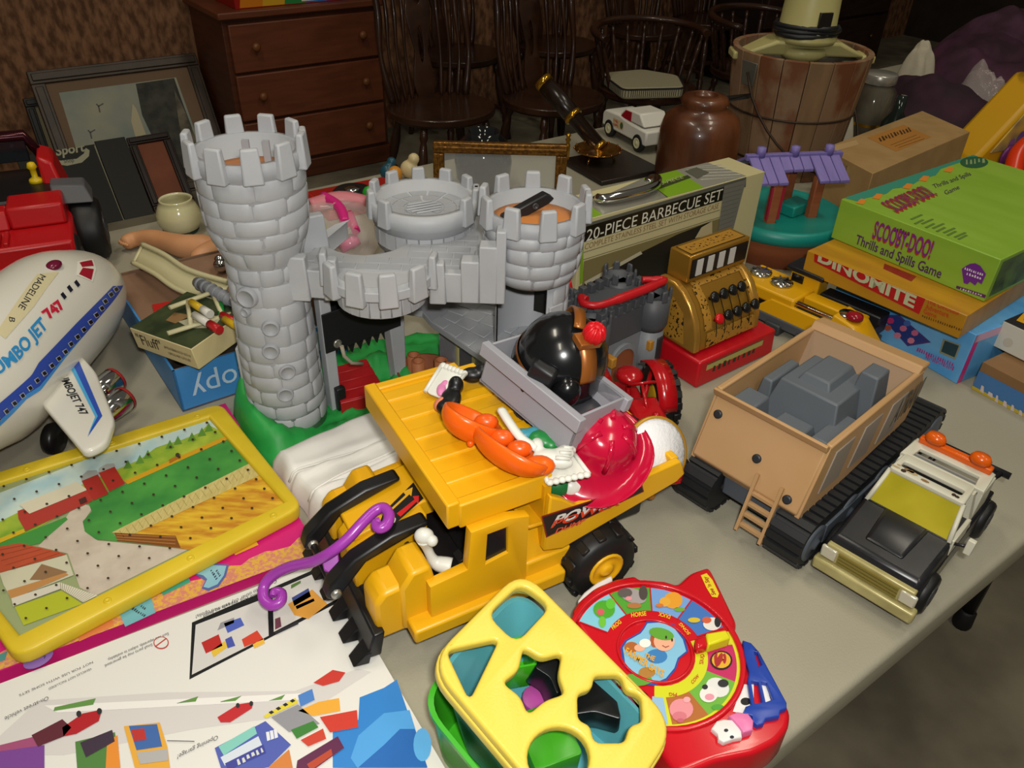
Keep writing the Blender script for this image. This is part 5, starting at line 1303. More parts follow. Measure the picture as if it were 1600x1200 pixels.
# blocks inside the tub
def block(name, label, px, py, z, poly, h, c, rot=(0, 0, 0), hollow=0):
    r = thing(name, label, 'toy block', P(px, py, z), rot=rot, group='shape sorter blocks')
    pl_ = [[(x, y) for x, y in poly]]
    if hollow: pl_.append([(x*hollow, y*hollow) for x, y in poly])
    plate('block', pl_, 0, h, pl(c, .3), r, bevel=.001, res=1)
    if hollow: plate('block_base', [[(x*.98, y*.98) for x, y in poly]], 0, .003, pl(c, .3), r)
def ngon(n, r, a=0, r2=None):
    k = n*2 if r2 else n
    return [((r if (i % 2 == 0 or not r2) else r2)*math.cos(a+2*PI*i/k), (r if (i % 2 == 0 or not r2) else r2)*math.sin(a+2*PI*i/k)) for i in range(k)]
block('green_block', 'hollow bright green block under the star hole', 796, 1052, .030, ccw(round_poly([(-.018, -.016), (.018, -.016), (.018, .016), (-.018, .016)], .004)), .036, '46b81e', (.1, .1, .3), .85)
block('black_star_block', 'black star-shaped block under the star hole', 862, 1064, .040, ccw(round_poly(ngon(5, .027, .3, .016), .004)), .034, '121213', (.3, .1, .5), 0)
block('black_cross_block', 'black cross-shaped block under the clover hole', 928, 1106, .036, ccw(round_poly(ngon(4, .033, .5, .018), .004)), .034, '121213', (.15, -.1, .2), 0)
block('pink_block', 'pink round block beside the clover hole', 985, 1120, .022, ngon(20, .018), .022, 'c0588a')
block('purple_block', 'purple block peeping under the star hole', 838, 1105, .018, ngon(16, .014), .016, 'b04a98')
block('orange_block', 'orange bar block behind the black cross block', 945, 1068, .020, ccw([(-.022, -.007), (.022, -.007), (.022, .007), (-.022, .007)]), .024, 'c8702a', (0, 0, -.7))
block('lime_block', 'large green block under the round hole', 850, 1175, .020, ccw(round_poly([(-.022, -.026), (.022, -.026), (.022, .026), (-.022, .026)], .004)), .034, '3f9a1e', (.1, 0, .4))
block('red_peg_block', 'small red peg block under the square hole', 828, 990, .022, ngon(12, .006), .026, 'b01c22', (.6, 0, 0))
# ================================================================ round talking farm toy
ST = .044
sp_ = [(1058, 1212), (1000, 1125), (950, 1050), (905, 980), (893, 955), (905, 937), (930, 916), (962, 903), (992, 898), (1000, 904), (1040, 906), (1058, 913), (1080, 893), (1108, 884), (1116, 898), (1152, 972), (1149, 987), (1160, 1006), (1176, 1008), (1194, 1032), (1236, 1112), (1233, 1136), (1215, 1158), (1180, 1176), (1120, 1188), (1080, 1205)]
sn = thing('talking_farm_toy', 'round red talking farm toy with animal pictures and a yellow pointer', 'toy', P(1035, 1060, 0))
def sq(px, py, z=ST): q = LP(sn, px, py, z); return (q.x, q.y)
m_sr = pl('c0101e', .25, coat=.3)
plate('case', [ccw(round_poly([sq(*p) for p in sp_], .006, 3))], .002, ST, m_sr, sn, bevel=.005, res=3)
pr = Print(sn, (0, 0, ST), (1, 0, 0), (0, 1, 0))
def s3(pts): return [(880+x*.2834, 860+y*.2834) for x, y in pts]
cx_, cy_ = 505, 555
c0 = pr.px(*s3([(cx_, cy_)])[0]); rr = .085
plate('picture_ring', [circ(c0[0], c0[1], rr*1.02, 56), circ(c0[0], c0[1], rr*.955, 56)], ST-.002, ST+.004, m_sr, sn, bevel=.0015)
def sector(a0, a1, r0, r1, c, layer=1):
    n = 10; P_ = [(c0[0]+r1*rr*math.cos(a0+(a1-a0)*i/n), c0[1]+r1*rr*math.sin(a0+(a1-a0)*i/n)) for i in range(n+1)]
    P_ += [(c0[0]+r0*rr*math.cos(a1+(a0-a1)*i/n), c0[1]+r0*rr*math.sin(a1+(a0-a1)*i/n)) for i in range(n+1)]
    pr.poly(P_, c, layer, False)
def apx(x, y): q = pr.px(*s3([(x, y)])[0]); return math.atan2(q[1]-c0[1], q[0]-c0[0])
cut = [apx(*p) for p in ((880, 430), (690, 300), (480, 230), (260, 250), (150, 420))]
cols = ('3f6fb4', '6f9ad0', '4f9a34', '7cc0d4')
for i in range(4): sector(cut[i], cut[i+1], .575, .93, cols[i], 1)
for a in cut: 
    pr.line([(c0[0]+.575*rr*math.cos(a), c0[1]+.575*rr*math.sin(a)), (c0[0]+.92*rr*math.cos(a), c0[1]+.92*rr*math.sin(a))], .0015, 'b01820', 3, False)
cut2 = [apx(*p) for p in ((950, 520), (955, 730), (810, 920), (600, 960))]
sector(apx(900, 450), apx(500, 990), .46, .965, 'c9cc22', 1)
for i, c in enumerate(('b8285c', '6aa83a', 'a8642c')): sector(cut2[i], cut2[i+1], .60, .92, c, 2)
sector(apx(580, 970), apx(480, 990), .60, .92, '8fb4d0', 2)
# animals: plain flat pictures
def E(x, y, rx, ry, c, l, a=0): q = s3([(x, y)])[0]; pr.ell(q[0], q[1], rx*.2834, ry*.2834, c, l, a=a)
E(225, 330, 60, 50, '4aa02c', 4); E(205, 345, 22, 18, 'c85a60', 5); E(260, 300, 26, 30, '5ab838', 5); E(215, 400, 20, 30, '6ab83a', 5)
E(385, 255, 75, 40, '9a9494', 4, .3); E(340, 240, 40, 26, '5c5654', 5); E(360, 272, 18, 12, 'd88a90', 6); E(440, 240, 24, 40, '4a4442', 5); E(390, 310, 40, 16, 'a87040', 5)
E(605, 280, 52, 46, 'd8962c', 4); E(560, 290, 32, 26, 'd8a03a', 5); E(530, 310, 22, 10, 'c8702a', 6); E(640, 330, 30, 12, '6aa03a', 4)
E(820, 410, 50, 36, 'd8d4cc', 4); E(790, 390, 26, 18, 'c85a3a', 5); E(850, 400, 18, 30, '26262a', 5); E(720, 390, 34, 14, 'c9b02c', 5)
E(870, 610, 62, 54, '2a1c1c', 3); E(870, 610, 52, 44, 'd8a42c', 4)
pr.text('?', s3([(892, 560)])[0], s3([(892, 650)])[0], s3([(830, 560)])[0], 'a0282c', 5, bold=.06)
E(850, 760, 66, 52, 'd6d6d2', 4, .4); E(800, 800, 50, 44, 'dcdad4', 5); E(805, 815, 26, 18, 'd890a0', 6); E(880, 740, 30, 22, '2a2a2c', 6); E(780, 760, 16, 14, '2a2a2c', 6); E(850, 870, 34, 16, '4a9a34', 5)
E(650, 880, 66, 58, 'd88a90', 4); E(640, 920, 40, 26, 'c8707a', 5); E(645, 945, 20, 12, 'b85a68', 6); E(680, 830, 20, 16, 'e0a0a4', 6)
# middle picture: a farm boy in a green cap
plate('centre_well', [circ(c0[0], c0[1], rr*.44, 40), circ(c0[0], c0[1], rr*.41, 40)], ST-.001, ST+.003, m_sr, sn, bevel=.001)
ctr = [(440, 430), (460, 395), (530, 390), (610, 410), (670, 490), (690, 560), (640, 600), (620, 660), (570, 720), (500, 750), (430, 740), (330, 640), (315, 540), (340, 500), (420, 455)]
pr.poly(s3(ctr), '2a4a9c', 3); pr.poly(s3([(500+(x-500)*.93, 570+(y-570)*.93) for x, y in ctr]), '7fb8d4', 4)
E(400, 720, 90, 34, '5a9a34', 5); E(555, 510, 58, 54, 'e0a888', 7); E(540, 470, 70, 32, '5c9c34', 8, .25); E(500, 500, 22, 42, 'a8542c', 6); E(515, 590, 58, 40, '3a7ab4', 5); E(450, 520, 32, 24, 'e8e4dc', 7); E(420, 545, 30, 20, 'e0a888', 6); E(375, 540, 40, 30, 'a8602c', 5)
E(565, 490, 5, 9, '2a201c', 9); E(598, 505, 5, 9, '2a201c', 9); pr.line(s3([(545, 535), (562, 545), (580, 538)]), .0008, '8a3028', 9); E(460, 680, 46, 30, 'a87838', 6)
pr.text('THE', s3([(440, 600)])[0], s3([(498, 622)])[0], s3([(450, 576)])[0], 'd8a02c', 10, bold=.03)
pr.text('FARMER SAYS', s3([(335, 580)])[0], s3([(545, 712)])[0], s3([(350, 545)])[0], 'd8a02c', 10, bold=.03)
for t, p0, p1, p2 in (('FROG', (275, 442), (322, 402), (262, 424)), ('HORSE', (375, 372), (458, 362), (373, 348)), ('DUCK', (592, 362), (528, 343), (586, 382)), ('SONG', (702, 462), (650, 402), (686, 470)), ):
    pr.text(t, *(s3([p])[0] for p in (p0, p1, p2)), 'd8c22a', 3, bold=.02)
for t, p0, p1, p2 in (('QUIZ', (776, 575), (770, 632), (756, 574)), ('COW', (712, 742), (750, 700), (702, 725)), ('PIG', (626, 790), (582, 788), (626, 808))):
    pr.text(t, *(s3([p])[0] for p in (p0, p1, p2)), 'b02820', 3, bold=.02)
pr.poly(s3([(758, 140), (790, 128), (822, 165), (858, 240), (850, 262), (820, 258), (790, 210)]), 'd9c424', 2)
pr.text("See 'n Say", s3([(842, 248)])[0], s3([(790, 148)])[0], s3([(818, 250)])[0], '9a1c20', 3, bold=.02)
pr.go('printed_pictures')
pq = [sq(*p, ST+.014) for p in s3([(785, 455), (900, 435), (925, 480), (800, 520)])]
MB().hexa([(x, y, ST) for x, y in pq], [(x, y, ST+.014) for x, y in pq]).go('pointer', pl('d2cc1c', .3), sn, bevel=.002)
pq = [sq(*p, ST+.012) for p in s3([(725, 480), (790, 462), (800, 525), (735, 540)])]
MB().hexa([(x, y, ST) for x, y in pq], [(x, y, ST+.012) for x, y in pq]).go('pointer_knob', m_sr, sn, bevel=.003)
wl2 = [sq(*p, .030) for p in s3([(75, 310), (110, 265), (180, 210), (262, 168), (270, 195), (190, 240), (125, 300), (95, 335)])]
MB().hexa([(x, y, .004) for x, y in wl2], [(x, y, .040) for x, y in wl2]).go('white_edge', pl('d8d6d4', .35), sn, bevel=.002)
gb = [(985, 515), (1030, 530), (1075, 580), (1225, 860), (1225, 890), (1190, 905), (1185, 935), (1110, 950), (1100, 975), (1065, 985), (1040, 965), (1035, 930), (985, 915), (1000, 880), (1030, 870), (1010, 740), (1020, 690), (995, 600)]
gh = [[(1030, 740), (1070, 745), (1090, 855), (1050, 865)], [(1085, 745), (1115, 750), (1150, 840), (1110, 855)], [(1045, 575), (1065, 580), (1090, 650), (1072, 660)]]
plate('blue_gate', [ccw([sq(*p) for p in s3(gb)])]+[ccw([sq(*p) for p in s3(h)]) for h in gh], ST-.002, ST+.006, pl('1f3f9a', .3), sn, bevel=.0012)
pr2 = Print(sn, (0, 0, ST+.0005), (1, 0, 0), (0, 1, 0))
pr2.poly(s3([(935, 890), (990, 740), (1050, 740), (1050, 870), (1000, 905)]), 'dcdad6', 1).poly(s3([(1080, 740), (1118, 745), (1150, 850), (1105, 860)]), 'dcdad6', 1).ell(*s3([(1005, 835)])[0], 8, 6, '141416', 2); pr2.poly(s3([(1168, 780), (1195, 790), (1200, 815), (1172, 820)]), '141416', 2); pr2.go('cow_patch_print')
def relief(name, pts, c, h): plate(name, [ccw([sq(*p) for p in s3(pts)])], ST-.001, ST+h, pl(c, .3), sn, bevel=.0015)
relief('sheep_face', [(812, 1000), (840, 960), (880, 950), (940, 955), (975, 1000), (980, 1050), (930, 1060), (880, 1078), (850, 1060), (845, 1030)], 'dad8d4', .006)
relief('pink_bonnet', [(905, 940), (950, 920), (1010, 930), (1040, 970), (1035, 1020), (985, 1035), (960, 1000), (930, 965)], 'd874a4', .009)
pr3 = Print(sn, (0, 0, ST+.0062), (1, 0, 0), (0, 1, 0))
for x, y in ((898, 993), (930, 1030)): pr3.ell(*s3([(x, y)])[0], 3.4, 2.6, '20202a', 1)
pr3.go('face_print')
# ================================================================ right side of the tables
def vbox(name, label, cat, loc, rz, L, D, Hh, material, part='carton', bevel=.0012, group=None):
    """box with its front-left bottom corner at the root; x along the front, y to the back"""
    r = thing(name, label, cat, loc, rz, group); MB().box(0, L, 0, D, 0, Hh).go(part, material, r, bevel=bevel)
    return r, Print(r, (0, 0, 0), (1, 0, 0), (0, 0, 1), W=L, H=Hh), Print(r, (0, 0, Hh), (1, 0, 0), (0, 1, 0), W=L, H=D), Print(r, (L, 0, 0), (0, 1, 0), (0, 0, 1), W=D, H=Hh)
# ---- three stacked games
GA = math.radians(-53)
m_lime = mat('lime_card', '82a832', .35, c2='8cb03c', ns=5, stretch=(1, 5, 5))
c0_ = P(1298, 371, .130); e0 = P(1537, 472, .130); L_ = (e0-c0_).length
sb, pf, pt_, pe = vbox('board_game_box', 'lime green board game box with purple lettering, topmost of the stack', 'game box', c0_, GA, L_, .42, .070, m_lime, group='stacked game boxes')
# front (long) side
pf.text('Thrills and Spills Game', (1336, 380), (1469, 435), (1340, 366), '4c2a5c', 2, bold=.015)
pf.text('SCOOBY-DOO!', (1362, 372), (1452, 405), (1369, 344), 'a03c1c', 2, bold=.03).text('SCOOBY-DOO!', (1363, 370), (1453, 403), (1370, 345), '7a2a84', 3, bold=.01)
pf.marks((1396, 361), (1422, 369), (1398, 354), 6, '2c3028', 2)
pf.go('printed_artwork'); pf = Print(sb, (0, 0, 0), (1, 0, 0), (0, 0, 1), W=L_, H=.070)
pf.poly([(1506, 442), (1503, 420), (1510, 415), (1516, 412), (1524, 411), (1532, 415), (1541, 428), (1534, 444), (1528, 440), (1524, 446), (1516, 440), (1512, 444)], '6a2a86', 2)
pf.marks((1507, 421), (1537, 431), (1508, 417), 9, 'd8d4d0', 3).marks((1510, 429), (1534, 437), (1511, 425), 6, 'd8d4d0', 3)
pf.poly([(1495, 446), (1544, 462), (1542, 467), (1494, 450)], '5a2a5c', 2); pf.marks((1500, 452), (1535, 463), (1501, 449), 9, 'c8c0c4', 3)
pf.go('corner_badge')
pt_.poly([(1318, 309), (1345, 316), (1352, 310), (1385, 303), (1395, 295), (1420, 292), (1440, 280), (1462, 274), (1470, 264), (1505, 252), (1540, 240), (1510, 234)], '3a8a76', 1)
for x, y in ((1345, 316), (1370, 308), (1417, 292), (1443, 280), (1482, 266)): pt_.poly([(x-8, y+2), (x, y-5), (x+9, y-4), (x+4, y+4)], 'd8842c', 2)
pt_.text('SCOOBY-DOO!', (1402, 334), (1465, 306), (1374, 318), 'a03c1c', 2, bold=.02).text('SCOOBY-DOO!', (1402, 332), (1465, 304), (1375, 317), '84286a', 3, bold=.0)
pt_.text('Thrills and Spills', (1460, 295), (1518, 274), (1456, 289), '4c3a54', 2).text('Game', (1478, 305), (1500, 295), (1474, 299), '4c3a54', 2)
pt_.ell(1522, 254, 22, 9, '2f5a3c', 2); pt_.marks((1508, 258), (1540, 255), (1508, 250), 5, '8aa06a', 3)
for i in range(5): pt_.line([(1424+i*17, 343+i*7), (1440+i*17, 336+i*7)], .004, '5f7a34', 2); pt_.line([(1430+i*17, 350+i*6), (1442+i*17, 344+i*6)], .004, '5f7a34', 2)
pt_.go('lid_lettering')
pe.quad(.01, .006, .40, .064, mat('game_end', '3c4a22', .4, c2='5f7a34', ns=30), 1); pe.go('end_print')
# second box
m_och = mat('ochre_card', 'b8861c', .4, c2='a8761a', ns=7, stretch=(1, 6, 1))
c1 = P(1262, 391, .130); e1 = P(1512, 493, .130); L_ = (e1-c1).length; c1.z = TZ+.090
db, pf, pt_, pe = vbox('board_game_box', 'ochre board game box with a red lettered side, middle of the stack', 'game box', c1, ang(c1, e1), L_, .43, .0395, m_och, group='stacked game boxes')
pf.poly([(1274, 391), (1448, 462), (1436, 491), (1272, 409)], 'b01c1c', 1)
pf.text('DINOMITE', (1278, 407), (1428, 481), (1282, 389), 'b9bc94', 3, bold=.04)
pf.text('The Dinosaur', (1448, 473), (1500, 493), (1449, 465), 'b8381c', 2, bold=.01).text('Adventure', (1446, 482), (1482, 496), (1447, 474), 'b8381c', 2, bold=.01).text('Game', (1443, 489), (1463, 497), (1444, 482), 'b8381c', 2, bold=.01)
pf.marks((1440, 495), (1504, 518), (1441, 491), 18, '5c3c14', 2)
pf.go('side_lettering')
pt_.poly([(1382, 412), (1432, 432), (1424, 440), (1380, 420)], '8a1c1c', 1); pt_.go('lid_patch')
# third box
c2 = P(1345, 500, .0); e2 = P(1492, 602, .0); c2 = Vector((.565, 1.270, TZ)); e2 = P(1494, 600, 0)
bb_, pf, pt_, pe = vbox('board_game_box', 'bright blue game box with pink edges at the bottom of the stack', 'game box', c2, ang(c2, e2), (e2-c2).length, .42, .0895, mat('blue_card', '3f8fd0', .35, c2='6fb0e0', ns=11), group='stacked game boxes')
pf.poly([(1374, 492), (1405, 492), (1455, 535), (1418, 541)], '4a3c78', 1).poly([(1378, 494), (1403, 494), (1448, 533), (1418, 538)], '2f3f84', 2)
for x, y, c in ((1392, 501, 'c83a70'), (1403, 524, 'd88098'), (1412, 513, 'd07090'), (1424, 532, 'd88098'), (1430, 520, 'c86a90'), (1418, 505, '4a68b0'), (1388, 512, 'b85a48')): pf.ell(x, y, 6, 5, c, 3, n=7)
pf.poly([(1474, 529), (1502, 539), (1493, 562), (1468, 551)], '8a8a70', 2).poly([(1477, 532), (1499, 540), (1492, 558), (1471, 549)], '23404a', 3)
pf.marks((1432, 548), (1490, 573), (1434, 542), 16, 'a8307c', 3).marks((1446, 560), (1490, 579), (1448, 554), 16, 'a8307c', 3)
pf.go('front_print')
pe.quad(0, 0, .012, .0895, 'c03a84', 1); pe.quad(0, .075, .42, .0895, 'c8a0c0', 1); pe.go('end_print')
# ---- boxes at the right edge
rb, pf, pt_, pe = vbox('puzzle_box', 'white sided box with yellow letter beside the stacked games', 'game box', P(1543, 540, .052)+Vector((.008, 0, 0)), math.radians(-57), .185, .16, .045, mat('white_box_card', 'c9c6b8', .45))
pt_.quad(0, 0, .185, .16, '26222a', 1); pt_.text('B', (1588, 500), (1618, 512), (1592, 483), 'd8a01c', 2, bold=.05); pt_.go('lid_print')
pf.ell(1575, 535, 8, 7, 'bdb6a4', 1); pf.go('side_print')
rb2, pf, pt_, pe = vbox('brown_game_box', 'brown topped game box with blue lettered side under the white box', 'game box', P(1502, 602, .0)+Vector((.012, -.008, 0)), math.radians(-57), .205, .24, .050, mat('brown_card', '7a5a38', .6, c2='8a6842', ns=6))
pf.quad(0, .0, .205, .034, '3f6fa4', 1).quad(0, 0, .205, .006, 'b8a02c', 2)
pf.marks((1530, 612), (1640, 680), (1532, 600), 9, 'c8b8b4', 3); pf.go('side_lettering')
pt_.ell(1548, 585, 17, 8, 'c9c6b8', 1); pt_.go('torn_patch')
# ---- plain brown carton
bx = [P(x, y, .12) for x, y in ((1288, 231), (1364, 271), (1516, 206), (1441, 173))]; cbx = sum(bx, Vector())/4; cbx.z = TZ
bc_ = thing('cardboard_carton', 'plain brown cardboard carton with a printed label on top', 'box', cbx)
lo_ = [(q.x-cbx.x, q.y-cbx.y) for q in bx]; MB().prism(lo_, 0, .12).go('carton', mat('kraft', '9a7a4c', .7, c2='a38354', ns=20), bc_, bevel=.0015)
pt_ = Print(bc_, (0, 0, .12), (1, 0, 0), (0, 1, 0)); pt_.poly([(1355, 215), (1412, 195), (1455, 214), (1400, 237)], 'b07a38', 1)
pt_.marks((1375, 222), (1426, 205), (1371, 215), 11, '4a3018', 2)
for i in range(3): pt_.line([(1392+i*6, 227+i*2), (1432+i*6, 211+i*3)], .0015, '6a4420', 2)
pt_.poly([(1302, 228), (1338, 219), (1342, 226), (1306, 236)], 'b89a6c', 1); pt_.go('label_print')
d_ = Vector(lo_[1])-Vector(lo_[0]); pf = Print(bc_, (lo_[0][0], lo_[0][1], 0), (d_.x, d_.y, 0), (0, 0, 1)); 
pf.poly([(1292, 240), (1328, 260), (1328, 274), (1294, 253)], 'a5895c', 1); pf.text('REFINERY', (1296, 252), (1325, 267), (1296, 244), '7a5c34', 2, bold=.03); pf.go('stamp_print')
# ---- barbecue set box with chrome handle
bq0 = P(908, 345, .20); bq1 = P(1166, 276, .20); bq0.z = TZ
m_bq = mat('bbq_olive', 'c2b98c', .4)
bq, pf, pt_, pe = vbox('barbecue_box', 'barbecue set box with black title band and chrome handle on its green top', 'box', bq0, ang(bq0, bq1), (bq1-bq0).length, .088, .20, m_bq)
pf.poly([(906, 352), (1166, 276), (1165, 292), (906, 372)], '5a5a50', 1)
pf.poly([(906, 380), (908, 356), (1131, 292), (1128, 313)], '17170f', 2)
pf.text('20-PIECE BARBECUE SET', (915, 377), (1126, 311), (917, 359), 'd9d6c4', 3)
pf.text('COMPLETE STAINLESS STEEL SET WITH STORAGE CASE', (913, 390), (1122, 325), (914, 381), '8a6a4a', 2)
for dy in (0, 14): pf.line([(906, 396+dy*.8), (1124, 328+dy*.8)], .0012, '6a6448', 2)
pf.poly([(905, 445), (905, 352), (912, 352), (910, 440)], '7aa022', 3)
pf.poly([(909, 445), (912, 408), (1128, 340), (1118, 400), (1000, 440)], '7a7048', 2).poly([(909, 446), (1005, 392), (1060, 365), (1112, 345), (1112, 400), (1010, 445)], '1c1c18', 3).poly([(912, 440), (1000, 392), (1003, 396), (915, 445)], 'b5b096', 4)
pf.poly([(1085, 372), (1095, 355), (1112, 345), (1112, 366)], 'b8ac84', 4)
pf.poly([(1131, 290), (1165, 280), (1140, 376), (1118, 384)], mat('bbq_steel', '8f8d84', .3, metal=.4), 4)
for i in range(12): pf.line([(1129-i*.7, 296+i*7), (1160-i*1.9, 288+i*7)], .001, '6a6860', 5)
pf.go('front_print')
pt_.poly([(910, 344), (920, 320), (946, 338), (930, 350)], '7aa022', 1)
pt_.poly([(918, 318), (996, 275), (1047, 310), (946, 338)], mat('bbq_rib', 'a9a79a', .25, metal=.5), 1)
pt_.poly([(996, 275), (1050, 263), (1102, 294), (1047, 311)], '78a022', 1).poly([(1022, 292), (1074, 274), (1080, 278), (1030, 296)], '3c4420', 2)
pt_.text('20-PIECE', (1028, 292), (1068, 279), (1026, 287), 'a8ac80', 3)
pt_.poly([(1050, 263), (1100, 252), (1166, 275), (1102, 294)], mat('bbq_rib2', 'b9b7aa', .25, metal=.5), 1)
for i in range(6): pt_.line([(1060+i*7, 262+i*5-6), (1128+i*7, 262+i*4-5)], .002, 'd5d3c8', 2)
pt_.poly([(1070, 268), (1088, 262), (1108, 270), (1090, 280)], '5c5c50', 3)
pt_.go('top_print')
hpts = [pt_.px(*p) for p in ((935, 312), (938, 320), (958, 320), (985, 315), (1010, 308), (1024, 300), (1026, 288), (1016, 283))]
hz_ = [.0, .007, .010, .011, .011, .010, .007, .0]
MB().tube(spline([(a, b, .20+z+.003) for (a, b), z in zip(hpts, hz_)], 5), .0078, 10).go('chrome_handle', m_chr, bq)
for a, b in (hpts[0], hpts[-1]): MB().at((a, b, .20)).lathe([(.010, 0), (.010, .004), (.006, .007), (0, .007)], 16).go('handle_mount', m_chr, bq)
# ---- toy cash register
rg0 = P(1087, 608, 0); rga = math.radians(37.5)
rg = thing('toy_cash_register', 'gold toy cash register with black keys on a red base', 'toy register', rg0, rga)
RL, RD = .182, .125
MB().box(0, RL, 0, RD, 0, .046, tx=.002, ty=.002).go('base', pl('b8101c', .35), rg, bevel=.004)
pf = Print(rg, (0, .0015, 0), (1, 0, 0), (0, 0, 1)); m_gold = mat('register_gold', 'a5782a', .28, metal=.55, c2='b0832f', ns=10)
pf.quad(.018, .006, .150, .038, mat('gold_label', 'b0a45c', .4), 1)
pf.quad(.018, .006, .150, .0075, '1c1a10', 2).quad(.018, .0365, .150, .038, '1c1a10', 2)
pf.marks((.032, .014), (.136, .014), (.032, .030), 9, '2a2412', 2, px=False); pf.go('label_plate')
prof = [(.016, .046)]+[(.016+.0*t, .046) for t in ()]
arc = [(.020, .050), (.022, .075), (.030, .100), (.044, .122), (.062, .138), (.080, .146)]
bd_ = MB().at((0, 0, 0)); poly = arc+[(.108, .146), (.108, .050)]
b = MB(); x0, x1 = .004, .150
b.hexa([(x1, y, z) for y, z in poly], [(x0, y, z) for y, z in poly]); rbd = b.go('body', m_gold, rg, bevel=.003)
for xx in (x0-.001, x1-.012):
    b = MB(); o_ = [(y-.003 if y < .1 else y, z+.002) for y, z in poly]; b.hexa([(xx+.013, y, z) for y, z in o_], [(xx, y, z) for y, z in o_]); b.go('side_frame', mat('register_gold2', 'b8893a', .25, metal=.55), rg, bevel=.003)
# top display
MB().box(.018, .150, .066, .108, .146, .190).go('display_box', m_gold, rg, bevel=.002)
MB().box(.022, .146, .0645, .067, .154, .184).go('display_window', pl('151210', .25), rg)
for i in range(4):
    MB().box(.032+i*.024, .045+i*.024, .0635, .0655, .156, .182).go('number_card', ink('c8c4bc'), rg)
# scroll pattern plates, front curved panel stripes
def curve_pt(t):
    k = t*(len(arc)-1); i = min(int(k), len(arc)-2); f = k-i; return (arc[i][0]+(arc[i+1][0]-arc[i][0])*f, arc[i][1]+(arc[i+1][1]-arc[i][1])*f)
m_fil = mat('filigree', '201a0c', .4, c2='a5782a', ns=220, nd=1, lo=.36, hi=.42)
def strip(xa, xb, t0, t1, material, name, lift=.0012, n=8):
    m = MB(); vs = []; fs = []
    for i in range(n+1):
        y, z = curve_pt(t0+(t1-t0)*i/n); vs += [(xa, y-lift, z+lift*.7), (xb, y-lift, z+lift*.7)]
    for i in range(n): fs.append([i*2, i*2+1, i*2+3, i*2+2])
    return m.add(vs, fs, 0, True).go(name, material, rg)
strip(.030, .146, .02, .22, m_fil, 'filigree_panel'); strip(.030, .146, .80, .98, m_fil, 'filigree_panel')
strip(.026, .042, .25, .80, m_fil, 'filigree_panel'); strip(.132, .146, .25, .80, m_fil, 'filigree_panel')
for i in range(5): strip(.050+i*.019, .052+i*.019, .12, .62, pl('17130a', .4), 'key_slot', .0016)
for k, (t, hx) in enumerate(((.60, .002), (.34, .012))):
    for i in range(4 if k == 0 else 5):
        y, z = curve_pt(t); x = .048+i*.0205+hx-(.01 if k else 0); red = (k == 1 and i == 0)
        kn = thing if False else MB(); kn.aim((x, y, z), (0, -1, .75)); kn.lathe([(.003, 0), (.003, .008), (.008, .009), (.0088, .012), (.006, .0145), (0, .015)], 16)
        kn.go('key', pl('c01018', .3) if red else pl('151515', .25), rg)
sp1 = Print(rg, (x0-.0012, RD, 0), (0, -1, 0), (0, 0, 1)); sp1.poly([(RD-.040, .058), (RD-.100, .058), (RD-.100, .128), (RD-.075, .126), (RD-.050, .108)], m_fil, 1, False); sp1.go('side_filigree')
tp_ = Print(rg, (0, 0, .190), (1, 0, 0), (0, 1, 0)); tp_.quad(.024, .071, .144, .103, '2a2010', 1).quad(.0255, .0725, .1425, .1015, 'a5782a', 2).quad(.034, .079, .134, .095, m_fil, 3); tp_.go('top_filigree')
# ---- small dark castle
DC = thing('dark_toy_castle', 'small dark grey toy castle with a brown arched door', 'toy castle', Vector((.097, .937, TZ)), math.radians(42)); DC.scale = (.88, .94, 1)
m_d1 = mat('dark_castle', '46484c', .5, bump=.06); m_d2 = mat('dark_castle_low', '76797d', .5, bump=.06)
MB().box(.012, .195, .012, .092, 0, .085).go('lower_wall', m_d2, DC, bevel=.002)
MB().box(.010, .197, .010, .094, .085, .132).go('upper_wall', m_d1, DC, bevel=.002)
for i in range(6):
    for y in (.014, .090): MB().box(.045+i*.020, .057+i*.020, y-.006, y+.006, .132, .146, tx=.001).go('merlon', m_d1, DC, bevel=.001)
for i in range(3):
    for x in (.014, .193): MB().box(x-.005, x+.005, .034+i*.018, .044+i*.018, .132, .146).go('merlon', m_d1, DC, bevel=.001)
for x, y in ((.032, .014), (.178, .014), (.178, .088), (.034, .088)):
    MB().at((x, y, 0)).lathe([(.026, 0), (.024, .085)], 24).go('corner_tower', m_d2, DC)
    ct = MB().at((x, y, 0)); ct.lathe([(.024, .084), (.0285, .094), (.0285, .140), (.022, .140), (.022, .132), (0, .132)], 24); ct = ct.go('tower_top', m_d1, DC)
    merlons(ct, Vector((x, y, 0)), .026, 7, .136, .154, .012, .007, mt=m_d1)
M = Matrix.Translation((.11, .012, .0)) @ rot3(PI/2, 0, 0)
arch = lambda w, h: [(-w, .0), (w, .0), (w, h)]+[(w*math.cos(t), h+w*math.sin(t)) for t in [PI*i/10 for i in range(1, 10)]]+[(-w, h)]
plate('door_frame', [arch(.036, .042), arch(.030, .040)], 0, .006, m_d2, DC, bevel=.001, M=M)
plate('arched_door', [arch(.030, .040)], -.002, .003, mat('door_brown', '8a4a2a', .5, bump=.2, bs=40), DC, M=M)
for x, y in ((.066, .006), (.158, .004)): MB().box(x, x+.012, y-.012, y+.006, .055, .072).go('torch', pl('b07a2a', .4), DC, bevel=.002)
MB().box(.172, .186, -.0125, -.006, .03, .075).go('arrow_slit', pl('24262a', .5), DC, bevel=.002)
